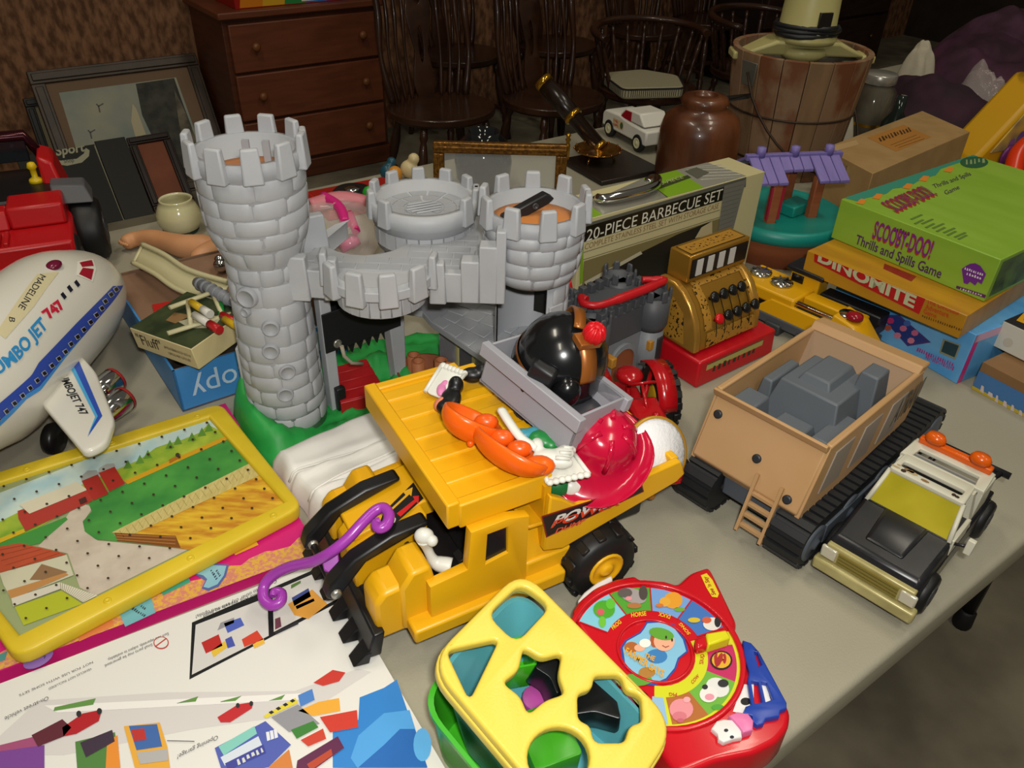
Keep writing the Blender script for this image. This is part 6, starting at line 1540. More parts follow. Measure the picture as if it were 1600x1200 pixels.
# red crossbow-like piece on the battlements, red rod beside
rcx = thing('red_catapult_arm', 'long red plastic catapult arm lying across the dark castle', 'toy part', P(970, 475, .155))
q = [LP(rcx, *p, .158) for p in ((917, 468), (908, 464), (912, 474), (935, 477), (965, 468), (1000, 455), (1025, 445), (1038, 438), (1020, 437), (1003, 437))]
MB().tube(spline(q, 4), [.005]*4+[.0055]*12+[.007]*8+[.006]*8+[.005]*5, 8).go('arm', pl('b4141c', .35), rcx)
rr_ = thing('red_rod', 'thin red plastic rod leaning between the two castles', 'toy part', P(897, 492, .06))
MB().tube([LP(rr_, 897, 488, .075), LP(rr_, 889, 440, .145)], .0042, 8).go('rod', pl('b4141c', .35), rr_); q = LP(rr_, 897, 488, .075); MB().ball(tuple(q), .007, 10, 8).go('rod_end', pl('b4141c', .35), rr_)
# ---- tan crawler hauler
CA = math.radians(44)
cw = thing('toy_crawler_hauler', 'tan toy crawler hauler with black tracks and a ladder', 'toy truck', Vector((.279, .704, TZ+.001)), CA)
m_tan = mat('hauler_tan', 'b08a5c', .5, c2='b8926a', ns=8); m_tin = mat('hauler_tan_inner', 'a08468', .55); m_trk = mat('track_rubber', '17181a', .55); m_sl = pl('4a5058', .5)
for s_, y in ((1, .062), (-1, -.062)):
    n = 60; TLn = .315; rad = .031; per = 2*TLn+2*PI*rad
    def tk(d):
        d %= per
        if d < TLn: return (d, 2*rad, 0)
        d -= TLn
        if d < PI*rad: a = PI/2-d/rad; return (TLn+rad*math.cos(a), rad+rad*math.sin(a), -d/rad)
        d -= PI*rad
        if d < TLn: return (TLn-d, 0, PI)
        d -= TLn; a = -PI/2-d/rad; return (rad*math.cos(a), rad+rad*math.sin(a), PI-d/rad)
    pts = [tk(per*i/80) for i in range(80)]
    b = MB(); vs = []; fs = []
    for x, z, a in pts: vs += [(x+.02, y-.021, z+.003), (x+.02, y+.021, z+.003)]
    for i in range(80): j = (i+1) % 80; fs.append([2*i, 2*i+1, 2*j+1, 2*j])
    fs += [[2*i for i in range(80)], [2*i+1 for i in range(80)][::-1]]
    b.add(vs, fs); trk = b.go('track', m_trk, cw)
    for i in range(n):
        x, z, a = tk(per*i/n); m = MB(); m.M = Matrix.Translation((x+.02, y, z+.003)) @ Matrix.Rotation(-a if False else -a, 4, 'Y')
        m.M = Matrix.Translation((x+.02, y, z+.003)) @ Matrix.Rotation(-a, 4, 'Y'); m.box(-.0045, .0045, -.022, .022, -.001, .0035); m.go('track_shoe', m_trk, trk)
    for i in range(5):
        b = MB().aim((.02+i*TLn/4, y+s_*.0215, rad+.003), (0, s_, 0)); b.lathe([(.024, -.002), (.024, .001), (.018, .002), (.008, .002), (.006, .005), (0, .005)], 20, close=False); b.go('road_wheel', m_sl, cw)
    MB().box(.04, .32, y+s_*.022-.002, y+s_*.022+.002, .022, .050).go('track_guard', m_sl, cw, bevel=.001)
MB().box(.015, .33, -.040, .040, .030, .059).go('chassis', m_sl, cw, bevel=.003)
MB().tube([(.02, -.06, .036), (.02, .06, .036)], .0045, 10).go('axle', mat('steel', '8a8a88', .3, metal=.9), cw)
# skip body
W = .072; Y0 = .011
fz0, fz1 = .072, .150
MB().hexa([(.004, Y0-W, fz0), (.012, Y0-W, fz0-.012), (.012, Y0+W, fz0-.012), (.004, Y0+W, fz0)], [(.034, Y0-W, fz1), (.040, Y0-W, fz1), (.040, Y0+W, fz1), (.034, Y0+W, fz1)]).go('skip_front', m_tan, cw, bevel=.002)
MB().hexa([(.030, Y0-W-.002, fz1-.002), (.042, Y0-W-.002, fz1-.002), (.042, Y0+W+.002, fz1-.002), (.030, Y0+W+.002, fz1-.002)], [(.026, Y0-W-.002, fz1+.008), (.030, Y0-W-.002, fz1+.009), (.030, Y0+W+.002, fz1+.009), (.026, Y0+W+.002, fz1+.008)]).go('front_lip', m_tan, cw, bevel=.001)
for s_ in (-1, 1):
    sp = MB().prism_y([(.006, fz0-.006), (.036, fz1+.003), (.262, fz1+.004), (.285, .125), (.262, .078), (.014, fz0-.012)], Y0+s_*W-.003, Y0+s_*W+.003).go('skip_side', m_tan, cw, bevel=.001)
    for i in range(3):
        x = .055+i*.068; MB().prism_y([(x-.016, .084), (x+.030, .084), (x+.043, .138), (x+.0, .138)], Y0+s_*(W+.003)-.0012, Y0+s_*(W+.003)+.0012).go('side_recess', mat('hauler_recess', '8f8478', .5), sp, bevel=.001)
    MB().box(.036, .265, Y0+s_*W-.004, Y0+s_*W+.004, fz1, fz1+.006).go('side_rail', m_tan, sp, bevel=.002)
MB().box(.014, .262, Y0-W, Y0+W, fz0-.014, fz0-.006).go('skip_floor', m_tin, cw)
MB().hexa([(.215, Y0-W, fz0-.006), (.262, Y0-W, fz0-.006), (.262, Y0+W, fz0-.006), (.215, Y0+W, fz0-.006)], [(.250, Y0-W, fz1+.006), (.266, Y0-W, fz1+.010), (.266, Y0+W, fz1+.010), (.250, Y0+W, fz1+.006)]).go('skip_back', m_tin, cw, bevel=.002)
MB().hexa([(.248, Y0-W-.003, fz1+.004), (.270, Y0-W-.003, fz1+.002), (.270, Y0+W+.003, fz1+.002), (.248, Y0+W+.003, fz1+.004)], [(.256, Y0-W-.003, fz1+.014), (.282, Y0-W-.003, fz1+.010), (.282, Y0+W+.003, fz1+.010), (.256, Y0+W+.003, fz1+.014)]).go('back_canopy', m_tan, cw, bevel=.002)
for y in (-.056, -.005, .060):
    z = {-.056: .082, -.005: .105, .060: .128}[y]; k = (z-fz0)/(fz1-fz0); x = .004+.030*k; y += Y0
    b = MB().aim((x, y, z), (-.93, 0, .36)); b.lathe([(.0055, -.001), (.0055, .002), (.003, .003), (0, .0015)], 14, close=False); b.go('screw', pl('2a2c30', .4), cw)
# ladder
ld = MB(); 
for y in (-.036, -.004):
    MB().hexa([(-.014, y-.002, .018), (-.008, y-.002, .018), (-.008, y+.002, .018), (-.014, y+.002, .018)], [(.006, y-.002, .094), (.010, y-.002, .092), (.010, y+.002, .092), (.006, y+.002, .094)]).go('ladder_rail', m_tan, cw)
for i in range(4):
    z = .026+i*.014; x = -.011+.020*(z-.018)/.076; MB().box(x-.002, x+.004, -.036, -.004, z-.002, z+.002).go('ladder_rung', m_tan, cw)
pf = Print(cw, (0, Y0-W-.0035, 0), (1, 0, 0), (0, 0, 1)); pf.text('ATRAVI', (.205, .098), (.275, .104), (.212, .134), '1c1a18', 2, px=False, bold=.03); pf.go('side_lettering')
# grey load: blocky rock casting
m_rk = mat('load_grey', '5a6066', .55, bump=.08)
def rock(x0, x1, y0, y1, z0, z1, t=.006): 
    MB().box(x0, x1, y0, y1, z0, z1, tx=t, ty=t).go('rock_block', m_rk, ldr, bevel=.002)
ldr = thing('grey_rock_load', 'blocky slate grey plastic rock load inside the tan hauler', 'toy load', MWD[cw.name] @ Vector((0, 0, fz0-.004)), CA)
rock(.042, .212, -.054, .076, .001, .026); rock(.105, .210, -.040, .060, .024, .066, .012); rock(.165, .212, -.052, -.014, .024, .082, .008); rock(.045, .090, .036, .076, .024, .058, .005)
rock(.055, .110, -.018, .032, .024, .040, .005); rock(.070, .150, -.054, -.020, .024, .046, .005); rock(.115, .190, .054, .077, .024, .056, .005); rock(.130, .200, -.010, .035, .064, .074, .006)
ldr.scale = (1.0, 1.0, 1.28)
# ---- black and white tow truck
TWA = math.radians(45.5)
tw = thing('toy_tow_truck', 'worn black and white toy tow truck with orange roof lights', 'toy truck', Vector((.4085, .6215, TZ)), TWA)
m_tb = mat('tow_black', '17171a', .3, c2='222225', ns=30); m_tw = mat('tow_white', 'c9c6b4', .4, c2='c0bca8', ns=8)
m_bump = mat('aged_chrome', 'b5ab74', .35, metal=.15, c2='9a8f5c', ns=30)
hw_ = .052
MB().hexa([(.010, -hw_, .022), (.285, -hw_, .022), (.285, hw_, .022), (.010, hw_, .022)], [(.006, -hw_, .052), (.285, -hw_, .056), (.285, hw_, .056), (.006, hw_, .052)]).go('lower_body', m_tb, tw, bevel=.003)
MB().hexa([(.004, -hw_, .050), (.105, -hw_, .054), (.105, hw_, .054), (.004, hw_, .050)], [(.012, -hw_+.004, .062), (.108, -hw_+.002, .072), (.108, hw_-.002, .072), (.012, hw_-.004, .062)]).go('bonnet', m_tb, tw, bevel=.004)
MB().hexa([(.030, -.022, .064), (.104, -.026, .071), (.104, .026, .071), (.030, .022, .064)], [(.036, -.018, .067), (.104, -.022, .0745), (.104, .022, .0745), (.036, .018, .067)]).go('bonnet_ridge', m_tb, tw, bevel=.002)
# cab: four pillars, windscreen, roof with an opening
MB().hexa([(.100, -hw_+.002, .054), (.190, -hw_+.002, .054), (.190, hw_-.002, .054), (.100, hw_-.002, .054)], [(.104, -hw_+.004, .072), (.188, -hw_+.004, .074), (.188, hw_-.004, .074), (.104, hw_-.004, .072)]).go('cab_base', m_tb, tw)
MB().hexa([(.106, -hw_+.005, .071), (.109, -hw_+.005, .071), (.109, hw_-.005, .071), (.106, hw_-.005, .071)], [(.138, -hw_+.011, .106), (.141, -hw_+.011, .106), (.141, hw_-.011, .106), (.138, hw_-.011, .106)]).go('windscreen', mat('amber_screen', '9a8f1e', .12, c2='b0a22c', ns=14), tw)
for s_ in (-1, 1):
    MB().tube([(.105, s_*(hw_-.005), .070), (.140, s_*(hw_-.011), .106)], .003, 6).go('screen_pillar', m_tw, tw)
    MB().hexa([(.172, s_*(hw_-.004)-.003, .056), (.190, s_*(hw_-.004)-.003, .056), (.190, s_*(hw_-.004)+.003, .056), (.172, s_*(hw_-.004)+.003, .056)], [(.172, s_*(hw_-.012)-.003, .107), (.184, s_*(hw_-.012)-.003, .107), (.184, s_*(hw_-.012)+.003, .107), (.172, s_*(hw_-.012)+.003, .107)]).go('rear_pillar', m_tw, tw)
    MB().box(.108, .175, s_*(hw_-.003)-.0025, s_*(hw_-.003)+.0025, .040, .074).go('door', m_tw if s_ < 0 else m_tb, tw, bevel=.001)
    if s_ > 0: continue
    MB().hexa([(.106, s_*(hw_+.014)-.004, .066), (.114, s_*(hw_+.014)-.004, .066), (.114, s_*(hw_+.014)+.004, .066), (.106, s_*(hw_+.014)+.004, .066)], [(.110, s_*(hw_+.014)-.004, .084), (.118, s_*(hw_+.014)-.004, .084), (.118, s_*(hw_+.014)+.004, .084), (.110, s_*(hw_+.014)+.004, .084)]).go('mirror', m_tw, tw, bevel=.001)
    MB().tube([(.112, s_*(hw_-.003), .068), (.112, s_*(hw_+.012), .074)], .002, 6).go('mirror_arm', m_tb, tw)
ro = ccw([(.136, -hw_+.010), (.188, -hw_+.012), (.188, hw_-.012), (.136, hw_-.010)]); rh = ccw(round_poly([(.152, -.034), (.168, -.034), (.168, .034), (.152, .034)], .004))
plate('roof', [round_poly(ro, .005), rh], .104, .110, m_tw, tw, bevel=.0015)
pw_ = Print(tw, (0, 0, .110), (1, 0, 0), (0, 1, 0)); 
for i in range(9):
    rs = random.Random(i); pw_.ell(.141+rs.random()*.01, -.04+rs.random()*.08, .002+.003*rs.random(), .002+.005*rs.random(), ('8a6a44', '3a2c24', 'b09a74')[i % 3], 1, px=False, n=7)
pw_.go('worn_paint_print')['kind'] = 'stuff'
# rear deck arch with opening and orange beacons
ra_o = ccw([(.205, -.048), (.262, -.046), (.262, .046), (.205, .048)]); ra_h = ccw([(.212, -.036), (.238, -.034), (.238, .034), (.212, .036)])
plate('deck_frame', [ra_o, ra_h], .094, .100, m_tw, tw, bevel=.0015)
for s_ in (-1, 1): MB().box(.205, .262, s_*.045-.003, s_*.045+.003, .055, .096).go('deck_leg', m_tw, tw, bevel=.001)
MB().box(.222, .226, -.036, .036, .092, .097).go('deck_bar', mat('deck_grey', '8a8a84', .4), tw)
MB().box(.200, .30, -.050, .050, .030, .058).go('rear_bed', m_tb, tw, bevel=.002)
ob = pl('d2580c', .2)
MB().box(.250, .264, -.042, .042, .099, .108).go('light_bar', ob, tw, bevel=.002)
for y in (-.026, .026): MB().at((.258, y, .107)).lathe([(.012, 0), (.012, .006), (.009, .011), (0, .012)], 18).go('beacon', ob, tw)
MB().tube([(.27, -.03, .06), (.33, -.045, .072)], .004, 8).go('tow_boom', m_tb, tw); MB().tube([(.27, .03, .06), (.33, .02, .072)], .004, 8).go('tow_boom', m_tb, tw)
MB().tube([(.33, -.055, .072), (.33, .03, .072)], .005, 8).go('tow_bar', m_tb, tw)
# front: bumper, grille, lamps
MB().box(-.010, .008, -hw_-.006, hw_+.006, .014, .030).go('bumper', m_bump, tw, bevel=.003)
MB().box(-.002, .010, -hw_+.002, hw_-.002, .030, .053).go('grille_panel', m_bump, tw, bevel=.002)
for i in range(4): MB().box(-.0045, .0, -.034, .034, .033+i*.0045, .0355+i*.0045).go('grille_bar', mat('grille_gold', '8a7c3c', .35, metal=.4), tw)
for y in (-.045, .045): MB().box(-.005, .002, y-.009, y+.009, .033, .049).go('headlamp', mat('lamp_clear', 'c9c4b0', .15, metal=.3), tw, bevel=.002)
pf = Print(tw, (0, -hw_-.0002, 0), (1, 0, 0), (0, 0, 1)); pf.marks((.028, .040), (.100, .043), (.028, .050), 11, 'a89a58', 2, px=False); pf.go('side_lettering')
for x in (.052, .235):
    for s_ in (-1, 1): tyre(tw, (x, s_*(hw_-.004), .0255), (0, s_, 0), .0255, .022, lugs=0, hub=.55, hubm=pl('3a3a3c', .3))
for o in tw.children_recursive:
    if o.type != 'MESH': continue
    if o.name.split('.')[0] in ('wheel', 'hub'):
        cx0 = .052 if sum(v.co.x for v in o.data.vertices)/len(o.data.vertices) < .14 else .235
        o.data.transform(Matrix.Translation(((.018 if cx0 < .1 else .185)-cx0, 0, 0)))
    else: o.data.transform(Matrix.Translation((-.02, 0, 0)) @ Matrix.Diagonal((.74, 1, 1, 1)))
# ---- teal and brown play house with purple roof
ph = thing('toy_playhouse', 'toy playhouse with purple roof on a teal deck over a brown base', 'toy house', P(1200, 386, 0)+Vector((.012, .006, 0)), .2)
m_tg = pl('16867a', .4); m_pb = mat('play_brown', '8f4c2c', .55, c2='9c5834', ns=8, stretch=(1, 1, 7), bump=.2, bs=30); m_pp = mat('play_purple', '6f62a0', .5, c2='7a6cac', ns=10, stretch=(5, 1, 1), bump=.15, bs=60)
MB().lathe([(.110, 0), (.116, .05), (.118, .056)], 40).go('base', m_pb, ph)
MB().lathe([(.116, .054), (.128, .056), (.130, .066), (.128, .078), (.120, .082), (.114, .078), (0, .078)], 44, close=False).go('deck', m_tg, ph)
MB().at(rz=-1.2).box(.112, .119, -.022, .022, .026, .038).go('deck_plate', m_tg, ph, bevel=.002)
MB().at((.02, -.01, 0), rz=.5).box(-.03, .03, -.02, .02, .078, .100).go('bench', m_tg, ph, bevel=.003)
PO = [(-.050, -.050), (.045, -.035), (.035, .055), (-.060, .040)]
for x, y in PO: MB().box(x-.0095, x+.0095, y-.0085, y+.0085, .076, .160).go('roof_post', m_pb, ph, bevel=.002)
rf = MB(); rz_ = .155
for i in range(9):
    for s_ in (-1, 1):
        x0 = -.095+i*.021; cut_ = 0 if i in (0, 1, 2, 6, 7, 8) else .030
        MB().hexa([(x0, s_*.002, rz_+.032), (x0+.0195, s_*.002, rz_+.032), (x0+.0195, s_*(.062-cut_), rz_+cut_*.45), (x0, s_*(.062-cut_), rz_+cut_*.45)], [(x0, s_*.002, rz_+.038), (x0+.0195, s_*.002, rz_+.038), (x0+.0195, s_*(.062-cut_), rz_+.006+cut_*.45), (x0, s_*(.062-cut_), rz_+.006+cut_*.45)]).go('roof_board', m_pp, ph, bevel=.001)
MB().box(-.100, .100, -.006, .006, rz_+.030, rz_+.041).go('ridge_beam', m_pp, ph, bevel=.001)
for x in (-.070, .0, .072): MB().at((x, 0, 0)).lathe([(.009, rz_+.036), (.0085, rz_+.054), (0, rz_+.055)], 14).go('ridge_peg', m_pp, ph)
MB().box(-.062, -.035, -.058, -.050, .085, .15).go('red_curtain', pl('a01c34', .5), ph, bevel=.001)
# ---- yellow construction machine behind the hauler
ye = thing('toy_digger', 'yellow and black toy machine with two chrome caps and a cab', 'toy machine', Vector((.506, 1.19, TZ)), math.radians(-47))
m_y2 = mat('digger_yellow', 'd29c10', .3); m_cap = mat('chrome_cap', 'c9c9c4', .15, metal=1)
MB().box(-.13, .105, -.050, .040, .012, .030).go('underframe', pl('4a4e52', .45), ye, bevel=.003)
for i in range(4): MB().box(-.115+i*.058, -.085+i*.058, -.056, .045, 0, .020).go('track_block', pl('35383b', .5), ye, bevel=.003)
MB().box(-.135, -.02, -.042, .035, .045, .068).go('engine_cover', m_y2, ye, bevel=.004)
MB().box(-.13, .10, -.030, .025, .030, .052).go('engine_bay', pl('161616', .4), ye, bevel=.002)
MB().hexa([(-.09, -.048, .028), (.10, -.048, .028), (.10, -.040, .028), (-.09, -.040, .028)], [(-.06, -.045, .056), (.06, -.045, .056), (.06, -.037, .056), (-.06, -.037, .056)]).go('side_panel', m_y2, ye, bevel=.002)
MB().box(-.02, .085, -.012, .016, .050, .066).go('boom', m_y2, ye, bevel=.003)
MB().box(-.03, .05, -.036, -.028, .058, .064).go('chrome_rod', m_cap, ye, bevel=.001)
for x, y in ((-.113, .0), (-.068, -.005)):
    cp_ = MB().at((x, y, .068)).lathe([(.019, 0), (.019, .004), (.006, .007), (0, .008)], 20).go('chrome_cap', m_cap, ye)
    for i in range(8): MB().at((x, y, .072), rz=i*PI/4).box(.004, .018, -.0015, .0015, -.001, .003).go('cap_fin', m_cap, cp_)
MB().box(-.070, -.015, .022, .058, .030, .086).go('cab', m_y2, ye, bevel=.003)
MB().box(-.078, -.007, .016, .064, .086, .095).go('cab_roof', pl('17171a', .35), ye, bevel=.003)
MB().box(-.066, -.044, .0205, .023, .054, .082).go('cab_window', pl('101012', .2), ye)
MB().box(-.01, .10, .022, .055, .030, .066).go('rear_hood', pl('1a1a1c', .4), ye, bevel=.003)
MB().hexa([(.045, -.048, .025), (.125, -.044, .025), (.125, .012, .025), (.045, .012, .025)], [(.050, -.044, .074), (.088, -.042, .066), (.088, .006, .066), (.050, .006, .074)]).go('nose', m_y2, ye, bevel=.003)
MB().at((.076, -.024, .072)).lathe([(.014, 0), (.013, .006), (.007, .009), (0, .010)], 16).go('red_lamp', pl('8a1020', .15), ye)
MB().at((.064, -.020, .070)).lathe([(.016, 0), (.015, .004), (0, .005)], 16).go('lamp_base', m_cap, ye)
pf = Print(ye, (0, -.0485, 0), (1, 0, 0), (0, .1, 1)); pf.marks((-.02, .032), (.045, .032), (-.02, .038), 11, '1c1608', 3, px=False); pf.go('side_lettering')
# ---- wooden bucket of an ice-cream maker
bk = thing('wooden_bucket', 'old wooden stave bucket with wire bail and a cream motor head', 'bucket', Vector((.665, 2.04, TZ)))
BH, r0_, r1_ = .285, .135, .163
m_stv = mat('bucket_wood', '6c5236', .75, c2='87694a', ns=5, nd=6, stretch=(6, 6, 1), bump=.3, bs=30, lo=.3, hi=.7)
m_stv2 = mat('bucket_wood_red', '6a3c20', .7, c2='80644a', ns=11, nd=5, stretch=(1, 1, .7), bump=.3, bs=30, lo=.42, hi=.55)
ns_ = 18
for i in range(ns_):
    a0, a1 = 2*PI*i/ns_+.006, 2*PI*(i+1)/ns_-.006; vb = []; vt = []
    for rr2, zz2, L2 in ((r0_, 0, vb), (r1_, BH, vt)):
        for a in (a0, (a0+a1)/2, a1): L2.append((rr2*math.cos(a), rr2*math.sin(a), zz2))
        for a in (a1, (a0+a1)/2, a0): L2.append(((rr2-.014)*math.cos(a), (rr2-.014)*math.sin(a), zz2))
    MB().hexa(vb, vt).go('stave', m_stv2 if i % 3 != 1 else m_stv, bk, bevel=.0015)
m_wire = mat('rust_wire', '3a2c22', .5, metal=.5)
for z in (.045, .15):
    r = r0_+(r1_-r0_)*z/BH+.001; MB().tube([(r*math.cos(a), r*math.sin(a), z) for a in [2*PI*i/40 for i in range(40)]], .0028, 6, closed=True).go('hoop', m_wire, bk)
MB().lathe([(0, .012), (r0_-.012, .012), (r0_-.012, .02), (0, .02)], 30).go('bucket_floor', m_stv, bk)
MB().lathe([(0, .246), (.085, .25), (.10, .262), (.135, .262), (.140, .255)], 36, close=False).go('ice_lid', mat('lid_tin', '8a8474', .5, c2='6f6a5c', ns=12), bk)
m_cm = mat('motor_cream', 'a8a068', .4, c2='b0a870', ns=9)
MB().hexa([(-.150, -.030, .270), (.150, -.030, .270), (.150, .030, .270), (-.150, .030, .270)], [(-.075, -.045, .305), (.075, -.045, .305), (.075, .045, .305), (-.075, .045, .305)]).go('motor_bracket', m_cm, bk, bevel=.008)
for s_ in (-1, 1): MB().box(s_*.152-.016, s_*.152+.016, -.030, .030, .258, .276).go('bracket_foot', m_cm, bk, bevel=.004)
MB().lathe([(.045, .262), (.060, .275), (.055, .29)], 24).go('gear_dome', m_cm, bk)
MB().lathe([(.070, .300), (.073, .31), (.066, .318), (.062, .40), (.055, .42), (0, .425)], 30).go('motor_housing', m_cm, bk)
MB().tube([((.068+.006*math.sin(i*.9))*math.cos(i*.42), (.068+.006*math.sin(i*.9))*math.sin(i*.42), .312+i*.0006) for i in range(44)], .006, 6).go('power_cord', pl('1a1b1e', .5), bk)
MB().at(rz=-1.3).box(.058, .068, -.016, .016, .34, .372).go('rating_plate', pl('1c1814', .3), bk, bevel=.001)
for a in (3.7, .6):
    e = MB().at((( r1_+.001)*math.cos(a)*.985, (r1_+.001)*math.sin(a)*.985, 0), rz=a); e.hexa([(0, -.018, .215), (.003, -.018, .215), (.003, .018, .215), (0, .018, .215)], [(.003, -.024, .268), (.007, -.024, .268), (.007, .024, .268), (.003, .024, .268)]); e.go('bail_ear', mat('galv', '7a7a72', .4, metal=.7), bk, bevel=.002)
bp = []
for i in range(21):
    t = i/20; a = 3.7+(2*PI-3.1)*t; rr2 = .170+.012*math.sin(PI*t); bp.append((rr2*math.cos(a), rr2*math.sin(a), .245-.215*math.sin(PI*t)**.8))
MB().tube(bp, .0028, 6).go('wire_bail', m_wire, bk)
# ---- wooden jug
jg = thing('wooden_jug', 'polished brown turned wooden jug with a narrow neck', 'jug', Vector((.424, 1.905, TZ)))
MB().lathe([(.086, 0), (.094, .010), (.095, .06), (.094, .125), (.086, .152), (.070, .165), (.055, .172), (.052, .180), (.057, .190), (.050, .200), (.030, .205), (.027, .203), (.027, .195), (0, .195)], 40, close=False).go('body', mat('jug_wood', '43210f', .35, c2='6a3c20', ns=3, nd=5, stretch=(5, 5, .6), coat=.3, lo=.35, hi=.65), jg)
MB().at((.07, .03, .185), rz=.3).hexa([(-.03, -.012, 0), (.04, -.008, .004), (.04, .008, .004), (-.03, .012, 0)], [(-.03, -.012, .006), (.045, -.004, .012), (.045, .004, .012), (-.03, .012, .006)]).go('black_handle', pl('151515', .4), jg)
# ---- white toy pickup with red windows
ca = thing('toy_car', 'white toy pickup car with red windows and a sticker', 'toy car', Vector((.312, 2.185, TZ+.0015)), math.radians(-62))
m_cwh = pl('d2cfc4', .35)
MB().prism_y([(-.10, .022), (-.10, .056), (-.088, .066), (-.02, .070), (.0, .066), (.035, .062), (.11, .060), (.11, .022)], -.045, .045).go('body', m_cwh, ca, bevel=.005)
MB().prism_y([(-.03, .064), (.0, .092), (.065, .094), (.09, .064)], -.040, .040).go('cabin', m_cwh, ca, bevel=.004)
for s_ in (-1, 1):
    MB().prism_y([(-.018, .066), (.004, .088), (.030, .089), (.030, .066)], s_*.041-.001, s_*.041+.001).go('side_window', pl('9a1020', .15), ca)
    for x in (-.062, .075): tyre(ca, (x, s_*.040, .022), (0, s_, 0), .023, .016, lugs=0, hub=.6, hubm=mat('car_hub', 'c9c4a0', .3))
pf = Print(ca, (0, -.0455, 0), (1, 0, 0), (0, 0, 1))
pf.quad(-.045, .034, .005, .056, 'c9b48a', 1); pf.marks((-.043, .046), (-.018, .046), (-.043, .054), 4, 'b0302c', 2, px=False).marks((-.043, .036), (-.015, .036), (-.043, .044), 4, 'b0302c', 2, px=False); pf.ell(-.003, .045, .007, .009, '3c5a34', 2, px=False); pf.go('side_sticker')
pt_ = Print(ca, (0, 0, .0692), (1, 0, .04), (0, 1, 0)); pt_.quad(-.08, -.025, -.03, .025, 'b8a488', 1).ell(-.05, 0, .014, .012, '4c6a3c', 2, px=False); pt_.go('hood_sticker')
# ---- brass dishes, dark tube and dark tray
m_brs = mat('brass_cut', 'a8823a', .18, metal=.9, c2='8a4a24', ns=60)
ty_ = thing('dark_tray', 'dark brown wooden tray under the brass dish', 'tray', Vector((.235, 1.97, TZ)), .55)
MB().box(-.10, .09, -.09, .09, 0, .012).go('tray', mat('tray_dark', '1f1712', .4), ty_, bevel=.003)
ds = thing('brass_dish', 'engraved brass dish on three little feet', 'dish', Vector((.195, 1.985, TZ+.012)))
MB().lathe([(0, .020), (.035, .020), (.058, .030), (.060, .031), (.058, .027), (.035, .017), (0, .017)], 32, close=False).go('dish', m_brs, ds)
for a in (-2.2, 0, 2.2): MB().tube([(.036*math.cos(a), .036*math.sin(a), .018), (.044*math.cos(a), .044*math.sin(a), 0)], .003, 6).go('foot', m_brs, ds)
for i in range(12):
    a = 2*PI*i/12; MB().ball((.059*math.cos(a), .059*math.sin(a), .031), .003, 8, 6).go('rim_bead', m_brs, ds)
tb2 = thing('dark_tube', 'dark brown cylinder with gold bands leaning on the brass dish', 'tube', Vector((.15, 2.06, TZ+.0)))
A_, B_ = Vector((.055, -.03, .03)), Vector((-.10, .06, .17))
b = MB(); b.aim(A_, B_-A_); Lt = (B_-A_).length; b.lathe([(.016, 0), (.020, .004), (.020, Lt*.45), (.023, Lt*.46), (.023, Lt-.012)], 20); b.go('tube', pl('1f140e', .25), tb2)
for z0, z1 in ((-.004, .010), (Lt*.44, Lt*.50), (Lt-.016, Lt)):
    b = MB(); b.aim(A_, B_-A_); b.lathe([(.0205 if z0 < .1 else .0242, z0), (.0215 if z0 < .1 else .025, (z0+z1)/2), (.0205 if z0 < .1 else .0242, z1)], 20); b.go('gold_band', mat('gold_band', 'b5892c', .2, metal=.9), tb2)
# ---- gold picture frame with glass, standing up
fa, fb_ = PY(676, 222, 1.62), PY(888, 226, 1.62)
gw = (fb_-fa).length; gfz = fa.z-TZ
gf = thing('gold_frame', 'ornate gold picture frame with glass standing behind the castle', 'frame', Vector(((fa.x+fb_.x)/2, 1.62, TZ+.001)), rot=(-.05, 0, .02))
m_gf = mat('gilt', '8a5f22', .3, metal=.6, c2='5c3c16', ns=160, nd=2, bump=.6, bs=160)
for nm, (x0, x1, z0, z1) in (('t', (-gw/2, gw/2, gfz-.023, gfz)), ('b', (-gw/2, gw/2, 0, .023)), ('l', (-gw/2, -gw/2+.023, .023, gfz-.023)), ('r', (gw/2-.023, gw/2, .023, gfz-.023))):
    MB().box(x0, x1, -.008, .008, z0, z1).go('frame_rail', m_gf, gf, bevel=.003)
    if x1-x0 > .1: MB().box(x0+.002, x1-.002, -.0105, -.007, (z0+z1)/2-.003, (z0+z1)/2+.003).go('bead_moulding', m_gf, gf, bevel=.0015)
    else: MB().box((x0+x1)/2-.003, (x0+x1)/2+.003, -.0105, -.007, z0, z1).go('bead_moulding', m_gf, gf, bevel=.0015)
gm = bpy.data.materials.new('frame_glass'); gm.use_nodes = True; MATS['frame_glass'] = gm; b_ = gm.node_tree.nodes['Principled BSDF']; b_.inputs['Base Color'].default_value = (.75, .78, .75, 1); b_.inputs['Roughness'].default_value = .03; b_.inputs['Alpha'].default_value = .16
MB().box(-gw/2+.014, gw/2-.014, -.001, .001, .014, gfz-.014).go('glass', gm, gf)
pf_ = MB().at((gw/2, 0, gfz)); pf_.lathe([(.004, -.03), (.005, 0), (.003, .004), (.006, .010), (.003, .014), (.006, .019), (0, .024)], 12); pf_.go('corner_finial', mat('gold_band', 'b5892c'), gf)
dv = thing('dark_glass_vase', 'dark rounded glass vase seen through the gold frame', 'vase', PY(755, 290, 1.80).xy.to_3d()+Vector((0, 0, TZ)))
MB().lathe([(0, 0), (.045, 0), (.062, .03), (.066, .07), (.056, .11), (.040, .125), (.038, .135), (.034, .135), (.036, .12), (0, .10)], 30, close=False).go('vase', mat('smoke_glass', '16181a', .08), dv)
